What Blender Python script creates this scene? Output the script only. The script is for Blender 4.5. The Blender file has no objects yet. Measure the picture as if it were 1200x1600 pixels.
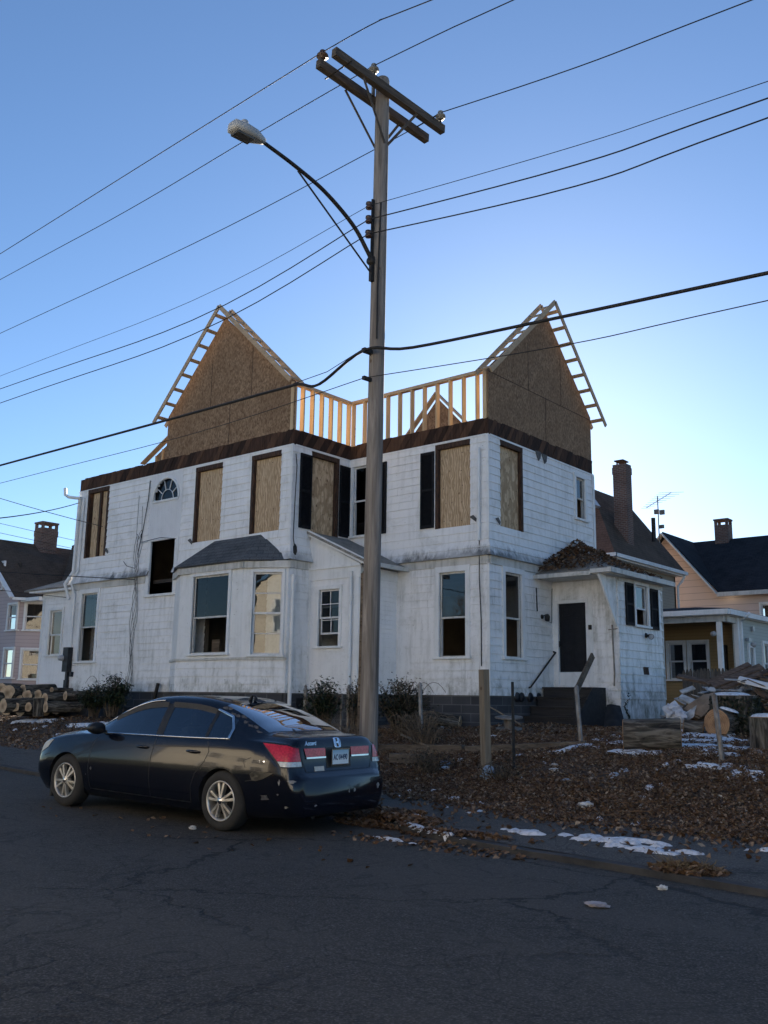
import bpy, bmesh, math, random
import numpy as np
from mathutils import Vector, Matrix, noise, bvhtree
random.seed(7)
S = bpy.context.scene
COL = S.collection
# ------------------------------------------------------------------ camera
cam = bpy.data.cameras.new('camera'); camo = bpy.data.objects.new('camera', cam); COL.objects.link(camo)
R_ = [[0.768182, -0.114264, -0.629952], [0.640076, 0.158704, 0.751741], [0.014078, -0.980692, 0.195051]]
camo.matrix_world = Matrix(((R_[0][0], -R_[0][1], -R_[0][2], 12.42), (R_[1][0], -R_[1][1], -R_[1][2], -18.76),
                            (R_[2][0], -R_[2][1], -R_[2][2], 1.5), (0, 0, 0, 1)))
cam.sensor_fit = 'HORIZONTAL'; cam.sensor_width = 36; cam.lens = 36*1472/1200
cam.clip_end = 3000; cam.clip_start = .05
S.camera = camo
# ------------------------------------------------------------------ sky, sun, exposure
SUN_EL, SUN_AZ = math.radians(16.0), math.radians(120.0)      # azimuth counter-clockwise from +X
w = bpy.data.worlds.new('World'); S.world = w; w.use_nodes = True
nt = w.node_tree; bg = nt.nodes['Background']
sky = nt.nodes.new('ShaderNodeTexSky'); sky.sky_type = 'NISHITA'; sky.sun_disc = False
sky.sun_elevation = SUN_EL; sky.sun_rotation = math.radians(90)-SUN_AZ
sky.air_density = 0.9; sky.dust_density = 0.17; sky.ozone_density = 4.0; sky.altitude = 300
nt.links.new(sky.outputs[0], bg.inputs[0]); bg.inputs[1].default_value = 0.05
sl = bpy.data.lights.new('sun', 'SUN'); so = bpy.data.objects.new('sun', sl); COL.objects.link(so)
sl.energy = 5.0; sl.angle = math.radians(.5); sl.color = (1, .86, .68)
sd = Vector((math.cos(SUN_EL)*math.cos(SUN_AZ), math.cos(SUN_EL)*math.sin(SUN_AZ), math.sin(SUN_EL)))
so.rotation_euler = sd.to_track_quat('Z', 'Y').to_euler(); so.location = (-20, 40, 30)
vs = S.view_settings; vs.view_transform = 'Standard'; vs.look = 'None'; vs.gamma = 1; vs.exposure = 1.88
S.cycles.max_bounces = 8; S.cycles.transparent_max_bounces = 16

# ------------------------------------------------------------------ helpers
ORI = {}
class MB:
    def __init__(s): s.v = []; s.f = []; s.m = []; s.sm = []
    def add(s, vs, fs, mi=0, sm=False):
        o = len(s.v); s.v += [tuple(p) for p in vs]
        for f in fs: s.f.append(tuple(i+o for i in f)); s.m.append(mi); s.sm.append(sm)
        return s
    def quad(s, a, b, c, d, mi=0): return s.add([a, b, c, d], [(0, 1, 2, 3)], mi)
    def hexa(s, p, mi=0):          # 4 bottom ccw, 4 top ccw
        return s.add(p, [(3, 2, 1, 0), (4, 5, 6, 7), (0, 1, 5, 4), (1, 2, 6, 5), (2, 3, 7, 6), (3, 0, 4, 7)], mi)
    def box(s, x0, x1, y0, y1, z0, z1, mi=0):
        return s.hexa([(x0, y0, z0), (x1, y0, z0), (x1, y1, z0), (x0, y1, z0), (x0, y0, z1), (x1, y0, z1), (x1, y1, z1), (x0, y1, z1)], mi)
    def beam(s, p, q, w_, h_, up=(0, 0, 1), mi=0):   # rectangular bar from p to q
        p = Vector(p); q = Vector(q); d = (q-p).normalized(); up = Vector(up)
        if abs(d.dot(up)) > .99: up = Vector((1, 0, 0))
        r = d.cross(up).normalized()*w_/2; u = r.cross(d).normalized()*h_/2
        return s.hexa([p-r-u, p+r-u, q+r-u, q-r-u, p-r+u, p+r+u, q+r+u, q-r+u], mi)
    def tube(s, pts, r, n=8, mi=0, cap=True):
        pts = [Vector(p) for p in pts]; rs = r if isinstance(r, (list, tuple)) else [r]*len(pts)
        rings = []; prev = None
        for i, p in enumerate(pts):
            d = (pts[min(i+1, len(pts)-1)]-pts[max(i-1, 0)]).normalized()
            if prev is None: u = d.orthogonal().normalized()
            else: u = (prev-d*prev.dot(d)).normalized()
            prev = u; v = d.cross(u)
            rings.append([p+(u*math.cos(2*math.pi*k/n)+v*math.sin(2*math.pi*k/n))*rs[i] for k in range(n)])
        vs = [p for rg in rings for p in rg]; fs = []
        for i in range(len(pts)-1):
            for k in range(n): fs.append((i*n+k, i*n+(k+1) % n, (i+1)*n+(k+1) % n, (i+1)*n+k))
        s.add(vs, fs, mi, True)
        if cap: s.add(rings[0], [tuple(range(n-1, -1, -1))], mi); s.add(rings[-1], [tuple(range(n))], mi)
        return s
    def lathe(s, c, ax, prof, n=32, mi=0):           # prof: (radius, offset along ax)
        c = Vector(c); ax = Vector(ax).normalized(); u = ax.orthogonal().normalized(); v = ax.cross(u)
        vs = []; fs = []
        for r, h in prof:
            for k in range(n):
                a = 2*math.pi*k/n; vs.append(c+ax*h+(u*math.cos(a)+v*math.sin(a))*r)
        for i in range(len(prof)-1):
            for k in range(n): fs.append((i*n+k, i*n+(k+1) % n, (i+1)*n+(k+1) % n, (i+1)*n+k))
        return s.add(vs, fs, mi, True)
    def prism(s, poly, ext, mi=0):                    # planar polygon extruded by vector
        n = len(poly); e = Vector(ext); a = [Vector(p) for p in poly]; b = [p+e for p in a]
        return s.add(a+b, [tuple(range(n))[::-1], tuple(range(n, 2*n))]+[(i, (i+1) % n, n+(i+1) % n, n+i) for i in range(n)], mi)
    def build(s, name, mat, parent=None, label=None, cat=None, group=None, kind=None, bevel=0):
        o3 = Vector((0, 0, 0))
        if parent is not None: o3 = ORI.get(parent.name, o3)
        me = bpy.data.meshes.new(name)
        me.from_pydata([(p[0]-o3.x, p[1]-o3.y, p[2]-o3.z) for p in s.v], [], s.f)
        for m in (mat if isinstance(mat, (list, tuple)) else [mat]): me.materials.append(m)
        me.polygons.foreach_set('material_index', s.m); me.polygons.foreach_set('use_smooth', s.sm)
        me.update()
        if bevel:
            bm = bmesh.new(); bm.from_mesh(me); bmesh.ops.remove_doubles(bm, verts=bm.verts, dist=1e-5)
            bmesh.ops.recalc_face_normals(bm, faces=bm.faces)
            es = [e for e in bm.edges if len(e.link_faces) == 2 and e.calc_face_angle(0) > .5]
            bmesh.ops.bevel(bm, geom=es, offset=bevel, segments=2, affect='EDGES', profile=.6, clamp_overlap=True)
            bm.to_mesh(me); bm.free()
        o = bpy.data.objects.new(name, me); COL.objects.link(o)
        if parent is not None: o.parent = parent; ORI[o.name] = o3
        tag(o, label, cat, group, kind)
        return o
def tag(o, label=None, cat=None, group=None, kind=None):
    for k, v in (('label', label), ('category', cat), ('group', group), ('kind', kind)):
        if v: o[k] = v
    return o
def thing(name, loc, label, cat, group=None):
    o = bpy.data.objects.new(name, None); COL.objects.link(o); o.location = loc; o.empty_display_size = .2
    ORI[o.name] = Vector(loc); return tag(o, label, cat, group)
def U(a, b): return random.uniform(a, b)
def lerp(a, b, t): return a+(b-a)*t
def sstep(a, b, x):
    t = min(1, max(0, (x-a)/(b-a))); return t*t*(3-2*t)

# ------------------------------------------------------------------ materials
def newmat(name):
    m = bpy.data.materials.new(name); m.use_nodes = True; t = m.node_tree
    return m, t, t.nodes['Principled BSDF']
def N(t, ty, **kw):
    n = t.nodes.new(ty)
    for k, v in kw.items():
        if k.startswith('i_'):
            key = k[2:]; key = int(key) if key.isdigit() else key.replace('_', ' ')
            n.inputs[key].default_value = v
        else: setattr(n, k, v)
    return n
def L(t, a, b): t.links.new(a, b)
def coord(t, scale=(1, 1, 1), rot=(0, 0, 0), kind='Object'):
    tc = N(t, 'ShaderNodeTexCoord'); mp = N(t, 'ShaderNodeMapping'); mp.inputs['Scale'].default_value = scale
    mp.inputs['Rotation'].default_value = rot; L(t, tc.outputs[kind], mp.inputs['Vector']); return mp.outputs[0]
def noi(t, vec, scale, detail=4, rough=.55, dist=0):
    n = N(t, 'ShaderNodeTexNoise'); n.inputs['Scale'].default_value = scale; n.inputs['Detail'].default_value = detail
    n.inputs['Roughness'].default_value = rough; n.inputs['Distortion'].default_value = dist
    if vec is not None: L(t, vec, n.inputs['Vector'])
    return n.outputs['Fac']
def ramp(t, fac, stops):
    r = N(t, 'ShaderNodeValToRGB'); e = r.color_ramp.elements
    while len(e) < len(stops): e.new(.5)
    for el, (p, c) in zip(e, stops):
        el.position = p; el.color = (c, c, c, 1) if isinstance(c, (int, float)) else (*c, 1)
    L(t, fac, r.inputs[0]); return r.outputs[0]
def mix(t, fac, a, b, mode='MIX'):
    m = N(t, 'ShaderNodeMix', data_type='RGBA', blend_type=mode)
    for i, x in ((0, fac), (6, a), (7, b)):
        if isinstance(x, (int, float)): m.inputs[i].default_value = x if i == 0 else (x, x, x, 1)
        elif isinstance(x, tuple): m.inputs[i].default_value = (*x, 1)
        else: L(t, x, m.inputs[i])
    return m.outputs[2]
def math_(t, op, a, b=None):
    m = N(t, 'ShaderNodeMath', operation=op)
    for i, x in ((0, a), (1, b)):
        if x is None: continue
        if isinstance(x, (int, float)): m.inputs[i].default_value = x
        else: L(t, x, m.inputs[i])
    return m.outputs[0]
def bump(t, p, h, strength=.3, dist=.01):
    b = N(t, 'ShaderNodeBump'); b.inputs['Strength'].default_value = strength; b.inputs['Distance'].default_value = dist
    L(t, h, b.inputs['Height']); L(t, b.outputs[0], p.inputs['Normal'])
def simple(name, c1, c2=None, scale=8, stretch=(1, 1, 1), rough=.7, metal=0, bmp=.2, spec=.4, lo=.35, hi=.65, bd=.01, detail=5, coat=0):
    m, t, p = newmat(name); v = coord(t, stretch); n = noi(t, v, scale, detail)
    c = ramp(t, n, [(lo, c1), (hi, c2 or tuple(x*.75 for x in c1))]); L(t, c, p.inputs['Base Color'])
    p.inputs['Roughness'].default_value = rough; p.inputs['Metallic'].default_value = metal
    p.inputs['Specular IOR Level'].default_value = spec; p.inputs['Coat Weight'].default_value = coat
    if bmp: bump(t, p, noi(t, v, scale*3, detail), bmp, bd)
    return m
def zc(t):
    tc = N(t, 'ShaderNodeTexCoord'); s = N(t, 'ShaderNodeSeparateXYZ'); L(t, tc.outputs['Object'], s.inputs[0]); return s.outputs
def maprange(t, x, a, b, c=0, d=1):
    m = N(t, 'ShaderNodeMapRange'); L(t, x, m.inputs[0])
    for i, q in enumerate((a, b, c, d)): m.inputs[i+1].default_value = q
    return m.outputs[0]

def siding(name, base, dirt=.35, stain=None, algae=0, pz=None, rough=.55):
    m, t, p = newmat(name)
    v = coord(t); z = zc(t)
    big = noi(t, v, .9, 5, .6); streak = noi(t, coord(t, (5, 5, .55)), 1.6, 6, .65)
    fine = noi(t, coord(t, (14, 14, 1.6)), 2.2, 5, .7)
    c = mix(t, ramp(t, big, [(.40, 0.0), (.8, .5)]), base, tuple(x*k for x, k in zip(base, (.80, .80, .79))))
    d = math_(t, 'MULTIPLY', ramp(t, streak, [(.46, 0), (.72, 1)]), ramp(t, big, [(.38, .15), (.62, 1)]))
    c = mix(t, math_(t, 'MULTIPLY', d, dirt), c, tuple(x*k for x, k in zip(base, (.36, .37, .33))))
    pt = math_(t, 'MULTIPLY', ramp(t, noi(t, coord(t, (1.3, 1.3, 1.6)), 1.1, 5, .65, .6), [(.52, 0), (.64, 1)]), ramp(t, noi(t, coord(t, (3, 3, 4)), 3, 5, .7), [(.35, .2), (.65, 1)]))
    c = mix(t, math_(t, 'MULTIPLY', pt, dirt*.75), c, tuple(x*k for x, k in zip(base, (.47, .47, .42))))
    # chipped and scuffed spots
    spot = ramp(t, noi(t, coord(t, (3, 3, 6)), 5.5, 3, .6), [(.70, 0), (.73, 1)])
    c = mix(t, math_(t, 'MULTIPLY', spot, .75), c, (.16, .15, .13))
    if stain:      # mildew band of its own ragged outline: z where it is full, z where it ends
        g = maprange(t, z[2], stain[1], stain[0])
        rag = noi(t, coord(t, (4.5, 4.5, .9)), 1.4, 6, .7)
        mk = ramp(t, math_(t, 'MULTIPLY', g, math_(t, 'ADD', rag, .18)), [(.40, 0), (.66, 1)])
        mk = math_(t, 'MULTIPLY', mk, ramp(t, noi(t, v, .7, 3), [(.38, .15), (.60, 1)]))
        c = mix(t, math_(t, 'MULTIPLY', mk, stain[2]), c, (.075, .078, .075))
    if algae:
        a = ramp(t, math_(t, 'MULTIPLY', noi(t, coord(t, (2.2, 2.2, 1.5)), 1.7, 6, .7), maprange(t, z[2], pz[1], pz[0])), [(.40, 0), (.60, 1)])
        a = math_(t, 'MULTIPLY', a, ramp(t, fine, [(.32, .2), (.6, 1)]))
        c = mix(t, math_(t, 'MULTIPLY', a, algae), c, (.13, .135, .085))
    L(t, c, p.inputs['Base Color']); p.inputs['Roughness'].default_value = rough; p.inputs['Specular IOR Level'].default_value = .3
    bump(t, p, math_(t, 'ADD', noi(t, v, 7, 3), noi(t, coord(t, (1, 1, 12)), 4, 3)), .12, .006)
    return m
def wood(name, c1, c2, ax=2, rough=.75, sc=1.0, knots=False, bmp=.25, ring=True):
    m, t, p = newmat(name); st = [9, 9, 9]; st[ax] = .6
    v = coord(t, tuple(x*sc for x in st)); g = noi(t, v, 1.8, 7, .65, 1.2)
    c = ramp(t, g, [(.3, c1), (.7, c2)])
    st2 = [40, 40, 40]; st2[ax] = 1.2; fi = noi(t, coord(t, tuple(x*sc for x in st2)), 1.5, 4)
    c = mix(t, math_(t, 'MULTIPLY', ramp(t, fi, [(.45, 0), (.75, 1)]), .45), c, tuple(x*.5 for x in c1))
    if knots:
        vo = N(t, 'ShaderNodeTexVoronoi'); vo.inputs['Scale'].default_value = 2.6; L(t, coord(t, (1.3, 1.3, 1)), vo.inputs['Vector'])
        k = ramp(t, vo.outputs['Distance'], [(.045, 1), (.10, 0)])
        c = mix(t, math_(t, 'MULTIPLY', k, .8), c, (.09, .05, .025))
    L(t, c, p.inputs['Base Color']); p.inputs['Roughness'].default_value = rough; p.inputs['Specular IOR Level'].default_value = .25
    bump(t, p, fi, bmp, .006); return m
def plywood(name):
    m, t, p = newmat(name); g = noi(t, coord(t, (3.2, 3.2, .75)), 2.1, 6, .6, 2.6); w_ = N(t, 'ShaderNodeTexWave', wave_type='BANDS', bands_direction='X'); w_.inputs['Scale'].default_value = 5; w_.inputs['Distortion'].default_value = 14; w_.inputs['Detail'].default_value = 3; w_.inputs['Detail Scale'].default_value = .9
    L(t, coord(t, (.9, .9, .42)), w_.inputs['Vector']); c = ramp(t, g, [(.28, (.38, .26, .15)), (.5, (.56, .41, .26)), (.72, (.68, .53, .36))])
    c = mix(t, ramp(t, w_.outputs['Fac'], [(.35, .55), (.75, 0)]), c, (.25, .16, .085)); vo = N(t, 'ShaderNodeTexVoronoi'); vo.inputs['Scale'].default_value = 3.1; L(t, coord(t, (1.2, 1.2, .8)), vo.inputs['Vector'])
    c = mix(t, math_(t, 'MULTIPLY', ramp(t, vo.outputs['Distance'], [(.05, 1), (.12, 0)]), .85), c, (.10, .055, .028)); L(t, c, p.inputs['Base Color']); p.inputs['Roughness'].default_value = .8; p.inputs['Specular IOR Level'].default_value = .2
    bump(t, p, g, .15, .006); return m
def osb(name):
    m, t, p = newmat(name); v = coord(t, (1, 1, 1))
    vo = N(t, 'ShaderNodeTexVoronoi'); vo.inputs['Scale'].default_value = 34; vo.inputs['Randomness'].default_value = 1
    L(t, coord(t, (1, 1, .5), (.3, .2, .1)), vo.inputs['Vector'])
    sep = N(t, 'ShaderNodeSeparateColor'); L(t, vo.outputs['Color'], sep.inputs[0])
    c = ramp(t, sep.outputs[0], [(0, (.14, .085, .05)), (.5, (.25, .16, .095)), (1, (.37, .25, .155))])
    c = mix(t, ramp(t, noi(t, v, 1.1, 5), [(.3, 0), (.75, .5)]), c, (.17, .10, .055))
    c = mix(t, ramp(t, noi(t, coord(t, (12, 12, 12)), 3, 4), [(.5, 0), (.8, .5)]), c, (.14, .085, .045))
    L(t, c, p.inputs['Base Color']); p.inputs['Roughness'].default_value = .8; p.inputs['Specular IOR Level'].default_value = .2
    bump(t, p, vo.outputs['Distance'], .3, .004); return m
def shingles(name, c1, c2, rot=(0, 0, 0), sc=1.0, kind='UV'):
    m, t, p = newmat(name); v = coord(t, (1, 1, 1), rot, kind)
    b = N(t, 'ShaderNodeTexBrick'); b.offset = .5; b.inputs['Scale'].default_value = sc
    b.inputs['Brick Width'].default_value = .3; b.inputs['Row Height'].default_value = .14; b.inputs['Mortar Size'].default_value = .010
    b.inputs['Color1'].default_value = (*c1, 1); b.inputs['Color2'].default_value = (*c2, 1); b.inputs['Mortar'].default_value = (*[x*.35 for x in c1], 1)
    L(t, v, b.inputs['Vector'])
    c = mix(t, ramp(t, noi(t, coord(t), 1.3, 6, .65), [(.35, .0), (.7, .75)]), b.outputs['Color'], tuple(x*1.35 for x in c2))
    c = mix(t, ramp(t, noi(t, coord(t), 40, 2), [(.4, 0), (.7, .6)]), c, tuple(x*.6 for x in c1))
    L(t, c, p.inputs['Base Color']); p.inputs['Roughness'].default_value = .95; p.inputs['Specular IOR Level'].default_value = .15
    bump(t, p, b.outputs['Fac'], -.6, .012); return m
def bricks(name, c1, c2, mor, w_=.2, h_=.075, ms=.010):
    m, t, p = newmat(name); v = coord(t, (1, 1, 1), (0, 0, 0), 'UV')
    b = N(t, 'ShaderNodeTexBrick'); b.offset = .5; b.inputs['Scale'].default_value = 1
    b.inputs['Brick Width'].default_value = w_; b.inputs['Row Height'].default_value = h_; b.inputs['Mortar Size'].default_value = ms
    b.inputs['Color1'].default_value = (*c1, 1); b.inputs['Color2'].default_value = (*c2, 1); b.inputs['Mortar'].default_value = (*mor, 1)
    L(t, v, b.inputs['Vector']); c = mix(t, ramp(t, noi(t, coord(t), 2, 5), [(.4, 0), (.7, .5)]), b.outputs['Color'], tuple(x*.55 for x in c1))
    L(t, c, p.inputs['Base Color']); p.inputs['Roughness'].default_value = .9; bump(t, p, b.outputs['Fac'], -.5, .008); return m
def glass(name, tint=(.55, .6, .62), refl=1.0, trans=1.0):
    m, t, p = newmat(name); t.nodes.remove(p); out = t.nodes['Material Output']
    tr = N(t, 'ShaderNodeBsdfTransparent'); tr.inputs[0].default_value = (*tint, 1)
    gl = N(t, 'ShaderNodeBsdfGlossy'); gl.inputs['Roughness'].default_value = .012; gl.inputs[0].default_value = (.95, .97, 1, 1)
    fr = N(t, 'ShaderNodeFresnel'); fr.inputs[0].default_value = 1.5
    nb = N(t, 'ShaderNodeBump'); nb.inputs['Strength'].default_value = .06; nb.inputs['Distance'].default_value = .02
    L(t, noi(t, coord(t), 2.2, 2), nb.inputs['Height']); L(t, nb.outputs[0], gl.inputs['Normal'])
    f = math_(t, 'MINIMUM', math_(t, 'MULTIPLY', fr.outputs[0], 2.2*refl), 1.0)
    ms = N(t, 'ShaderNodeMixShader'); L(t, f, ms.inputs[0]); L(t, tr.outputs[0], ms.inputs[1]); L(t, gl.outputs[0], ms.inputs[2])
    L(t, ms.outputs[0], out.inputs[0]); return m
def uvbox(o, scale=1.0):
    """world-size UVs per face: u along the horizontal, v up the slope"""
    me = o.data; uv = me.uv_layers.new(name='UVMap')
    for p in me.polygons:
        n = p.normal; h = Vector((-n.y, n.x, 0))
        h = h.normalized() if h.length > 1e-4 else Vector((1, 0, 0)); u = n.cross(h)
        for li in p.loop_indices:
            c = me.vertices[me.loops[li].vertex_index].co; uv.data[li].uv = (c.dot(h)*scale, c.dot(u)*scale)
    return o

W = (.83, .83, .83)
MT = dict(
 sid_up=siding('siding upper', W, .45, (4.95, 5.6, .9)), sid_lo=siding('siding lower', W, .62, None, .75, (1.6, 3.4)),
 sid_porch=siding('siding porch', W, .9, None, .95, (1.4, 4.2)), sid_clap=siding('clapboard', W, .3, (4.85, 4.2, .3)),
 trim=siding('white trim', (.78, .79, .79), .35), trimold=siding('old trim', (.60, .59, .56), .9),
 bead=siding('bead board', (.74, .75, .77), .15),
 brown=wood('rotten brown boards', (.022, .013, .010), (.095, .05, .032), 2, .9, .8, bmp=.8),
 brownframe=simple('brown bare frame', (.028, .017, .012), (.085, .045, .028), 6, (4, 4, .8), .9, bmp=.4),
 ply=plywood('plywood'),
 osb=osb('oriented strand board'), lum=wood('new lumber', (.52, .36, .20), (.66, .50, .31), 2, .7, .8, True, .1),
 lumx=wood('new lumber rafters', (.42, .30, .19), (.55, .41, .27), 0, .7, .5, False, .1),
 shut=simple('black shutter paint', (.006, .0065, .009), (.012, .013, .016), 9, rough=.7, bmp=.1, spec=.2),
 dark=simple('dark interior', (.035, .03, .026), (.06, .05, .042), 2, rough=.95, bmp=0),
 drape=simple('interior plaster', (.20, .17, .13), (.12, .10, .08), 1.5, rough=.95, bmp=0),
 roofg=shingles('grey shingles', (.075, .082, .09), (.12, .125, .132)), roofb=shingles('black shingles', (.018, .02, .024), (.032, .034, .04)),
 roofbr=shingles('brown shingles', (.075, .055, .042), (.11, .08, .06)), roofred=shingles('red brown shingles', (.14, .075, .05), (.18, .10, .07)),
 roofold=shingles('weathered shingles', (.20, .19, .17), (.30, .28, .25)),
 block=bricks('dark stone foundation', (.045, .045, .05), (.075, .075, .08), (.13, .13, .13), .55, .2, .012),
 brick=bricks('dark brick', (.10, .055, .042), (.16, .085, .06), (.20, .18, .165)),
 glass=glass('window glass', (.55, .6, .62), .75), glassd=glass('dark window glass', (.25, .28, .3), .45),
 blackp=simple('black paint', (.012, .012, .014), (.03, .03, .034), 5, rough=.5, bmp=.15), 
 step=wood('black painted step boards', (.018, .018, .02), (.05, .048, .048), 0, .7, .6, bmp=.3),
 iron=simple('black iron', (.02, .02, .022), (.04, .035, .03), 20, rough=.6, metal=.4),
 galv=simple('galvanised pipe', (.30, .29, .27), (.17, .13, .10), 14, (1, 1, .5), .6, .55), white=simple('white metal', (.72, .73, .74), (.6, .6, .6), 5, rough=.5),
 wire=simple('black wire', (.012, .012, .013), (.02, .02, .02), 30, rough=.7, bmp=0), porc=simple('grey porcelain', (.45, .45, .46), (.3, .3, .31), 5, rough=.3, bmp=0),
 pole=wood('weathered pole wood', (.10, .088, .078), (.33, .30, .275), 2, .9, .62, True, .9), arm=wood('weathered crossarm', (.055, .045, .038), (.14, .12, .10), 1, .9, .7, False, .5),
 postw=wood('weathered post wood', (.15, .12, .085), (.27, .225, .17), 2, .9, 1, True, .5), timber=wood('old landscape timber', (.07, .055, .042), (.19, .155, .12), 0, .9, .6, False, .6),
 lampm=simple('lamp housing grey', (.42, .43, .43), (.36, .37, .37), 3, rough=.5, metal=.1, bmp=0), lens=simple('lamp lens', (.10, .10, .10), (.06, .06, .06), 4, rough=.3, bmp=0),
 bark=simple('log bark', (.035, .028, .022), (.12, .10, .08), 5, (1, 1, 1), .95, bmp=1, bd=.03), 
)
# ------------------------------------------------------------------ ground, road, pavement
KX = [(-70, -4.0), (-30, -7.4), (-4, -9.8), (-1.8, -9.95), (1, -9.6), (4.5, -9.55), (5.2, -9.85), (5.9, -10.15), (7.15, -10.42), (8.55, -10.6), (9.7, -10.82), (25, -12.5), (70, -17)]
EX = [(-70, -1.0), (-30, -4.6), (-6.5, -8.0), (0, -7.3), (3.1, -7.55), (5.4, -8.5), (7, -8.85), (8.1, -8.85), (9.1, -8.7), (14, -9.4), (25, -10.5), (70, -15)]
def kerb(x): return float(np.interp(x, *zip(*KX)))
def edge(x): return float(np.interp(x, *zip(*EX)))
def RD(x): return .02+.021*max(0, min(3.9-x, 10))          # the street climbs a little to the left
def G(x, y):
    e, k, r = edge(x), kerb(x), RD(x)
    if y < k: return r
    if y < e: return r+lerp(.055, .14, (y-k)/max(.1, e-k))
    d = y-e
    z = r+.14+(.80-r-.14)*sstep(-.3, 4.6, d)+.15*sstep(3.5, 9, d)-.02*sstep(-.3, .0, d)
    z += .14*sstep(6, 11, -x)*sstep(2, 6, d)
    a = sstep(0, 1.2, d)
    z += a*(.055*noise.noise((x*.7, y*.7, 0))+.03*noise.noise((x*2.1, y*2.1, 3)))+.012*noise.noise((x*6, y*6, 9))
    return z
def asphalt(name, base, crack=1.0, fine=.5):
    m, t, p = newmat(name); v = coord(t)
    nz = N(t, 'ShaderNodeTexNoise'); nz.inputs['Scale'].default_value = .9; nz.inputs['Detail'].default_value = 6; nz.inputs['Roughness'].default_value = .65; L(t, v, nz.inputs['Vector'])
    vd = N(t, 'ShaderNodeVectorMath', operation='MULTIPLY_ADD'); L(t, nz.outputs['Color'], vd.inputs[0]); vd.inputs[1].default_value = (1.5, 1.5, 0); L(t, v, vd.inputs[2])
    def cr(scale, w0, w1):
        vo = N(t, 'ShaderNodeTexVoronoi', feature='DISTANCE_TO_EDGE'); vo.inputs['Scale'].default_value = scale; L(t, vd.outputs[0], vo.inputs['Vector'])
        return ramp(t, vo.outputs['Distance'], [(w0, 1), (w1, 0)])
    m1 = ramp(t, noi(t, v, .23, 3), [(.44, 0), (.54, 1)]); m2 = ramp(t, noi(t, v, .4, 3, .5, .3), [(.55, 0), (.63, 1)])
    c1 = math_(t, 'MULTIPLY', cr(.33, .0045, .010), m1); c2 = math_(t, 'MULTIPLY', cr(1.7, .014, .032), math_(t, 'MULTIPLY', m2, fine))
    ck = math_(t, 'MULTIPLY', math_(t, 'MAXIMUM', c1, c2), crack)
    ag = noi(t, v, 62, 3, .7); ag2 = noi(t, v, 24, 4, .65)
    c = mix(t, ramp(t, noi(t, v, .35, 5, .6), [(.35, 0), (.68, 1)]), base, tuple(x*1.45 for x in base))
    c = mix(t, ramp(t, ag, [(.48, 0), (.66, .95)]), c, tuple(x*3.4 for x in base))
    c = mix(t, ramp(t, ag2, [(.3, .7), (.5, 0)]), c, tuple(x*.45 for x in base))
    pz = ramp(t, noi(t, coord(t, (.25, 1.1, 1), (0, 0, .08)), .8, 5, .6, .5), [(.48, 0), (.58, 1)])
    c = mix(t, math_(t, 'MULTIPLY', pz, .35), c, tuple(x*2.1 for x in base))
    tar = ramp(t, noi(t, coord(t, (.5, .5, 1)), 1.3, 2, .5, 3), [(.485, 0), (.495, 1), (.505, 1), (.515, 0)])
    c = mix(t, math_(t, 'MULTIPLY', tar, .35), c, (.007, .007, .007))
    vs_ = N(t, 'ShaderNodeTexVoronoi'); vs_.inputs['Scale'].default_value = 5.5; L(t, v, vs_.inputs['Vector'])
    c = mix(t, math_(t, 'MULTIPLY', ramp(t, vs_.outputs['Distance'], [(.035, 1), (.06, 0)]), .5), c, (.22, .21, .2))
    c = mix(t, math_(t, 'MULTIPLY', ck, .7), c, (.006, .006, .007))
    L(t, c, p.inputs['Base Color']); p.inputs['Roughness'].default_value = .88; p.inputs['Specular IOR Level'].default_value = .28
    h = math_(t, 'SUBTRACT', math_(t, 'MULTIPLY', math_(t, 'ADD', ag, ag2), .25), ck)
    bump(t, p, h, .7, .012); return m
MT['road'] = asphalt('worn asphalt', (.039, .035, .0305)); MT['walk'] = asphalt('worn pavement', (.052, .048, .043), .5, .3)
MT['soil'] = simple('leaf covered soil', (.055, .038, .026), (.13, .092, .064), 6, rough=1, bmp=1, bd=.04, detail=8)
MT['kerb'] = simple('kerb stone', (.030, .030, .031), (.060, .059, .059), 4, rough=.95, bmp=.6, bd=.02)
def strip(name, xs, lo, hi, n, zf, mat):
    b = MB(); m = n+1
    for x in xs:
        a, c = lo(x), hi(x)
        for k in range(m): y = lerp(a, c, k/n); b.v.append((x, y, zf(x, y)))
    for i in range(len(xs)-1):
        for k in range(n): b.f.append((i*m+k, (i+1)*m+k, (i+1)*m+k+1, i*m+k+1)); b.m.append(0); b.sm.append(True)
    return b.build(name, mat, kind='structure')
base = MB().quad((-1500, -1500, -.3), (1500, -1500, -.3), (1500, 1500, -.3), (-1500, 1500, -.3)).build('ground', MT['soil'], kind='structure')
xs = list(np.linspace(-70, 70, 141))
strip('road', xs, lambda x: kerb(x)-12, lambda x: kerb(x)-.005, 8, lambda x, y: RD(x), MT['road'])
xw = list(np.linspace(-70, -20, 30))+list(np.linspace(-19.5, 16, 120))+list(np.linspace(17, 70, 30))
strip('sidewalk', xw, lambda x: kerb(x)+.14, lambda x: edge(x)+.5, 10, lambda x, y: RD(x)+lerp(.055, .14, (y-kerb(x))/max(.1, edge(x)-kerb(x)))+.006*noise.noise((x*2, y*2, 1)), MT['walk'])
kb = MB(); kz = [x for x in xw]
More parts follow.
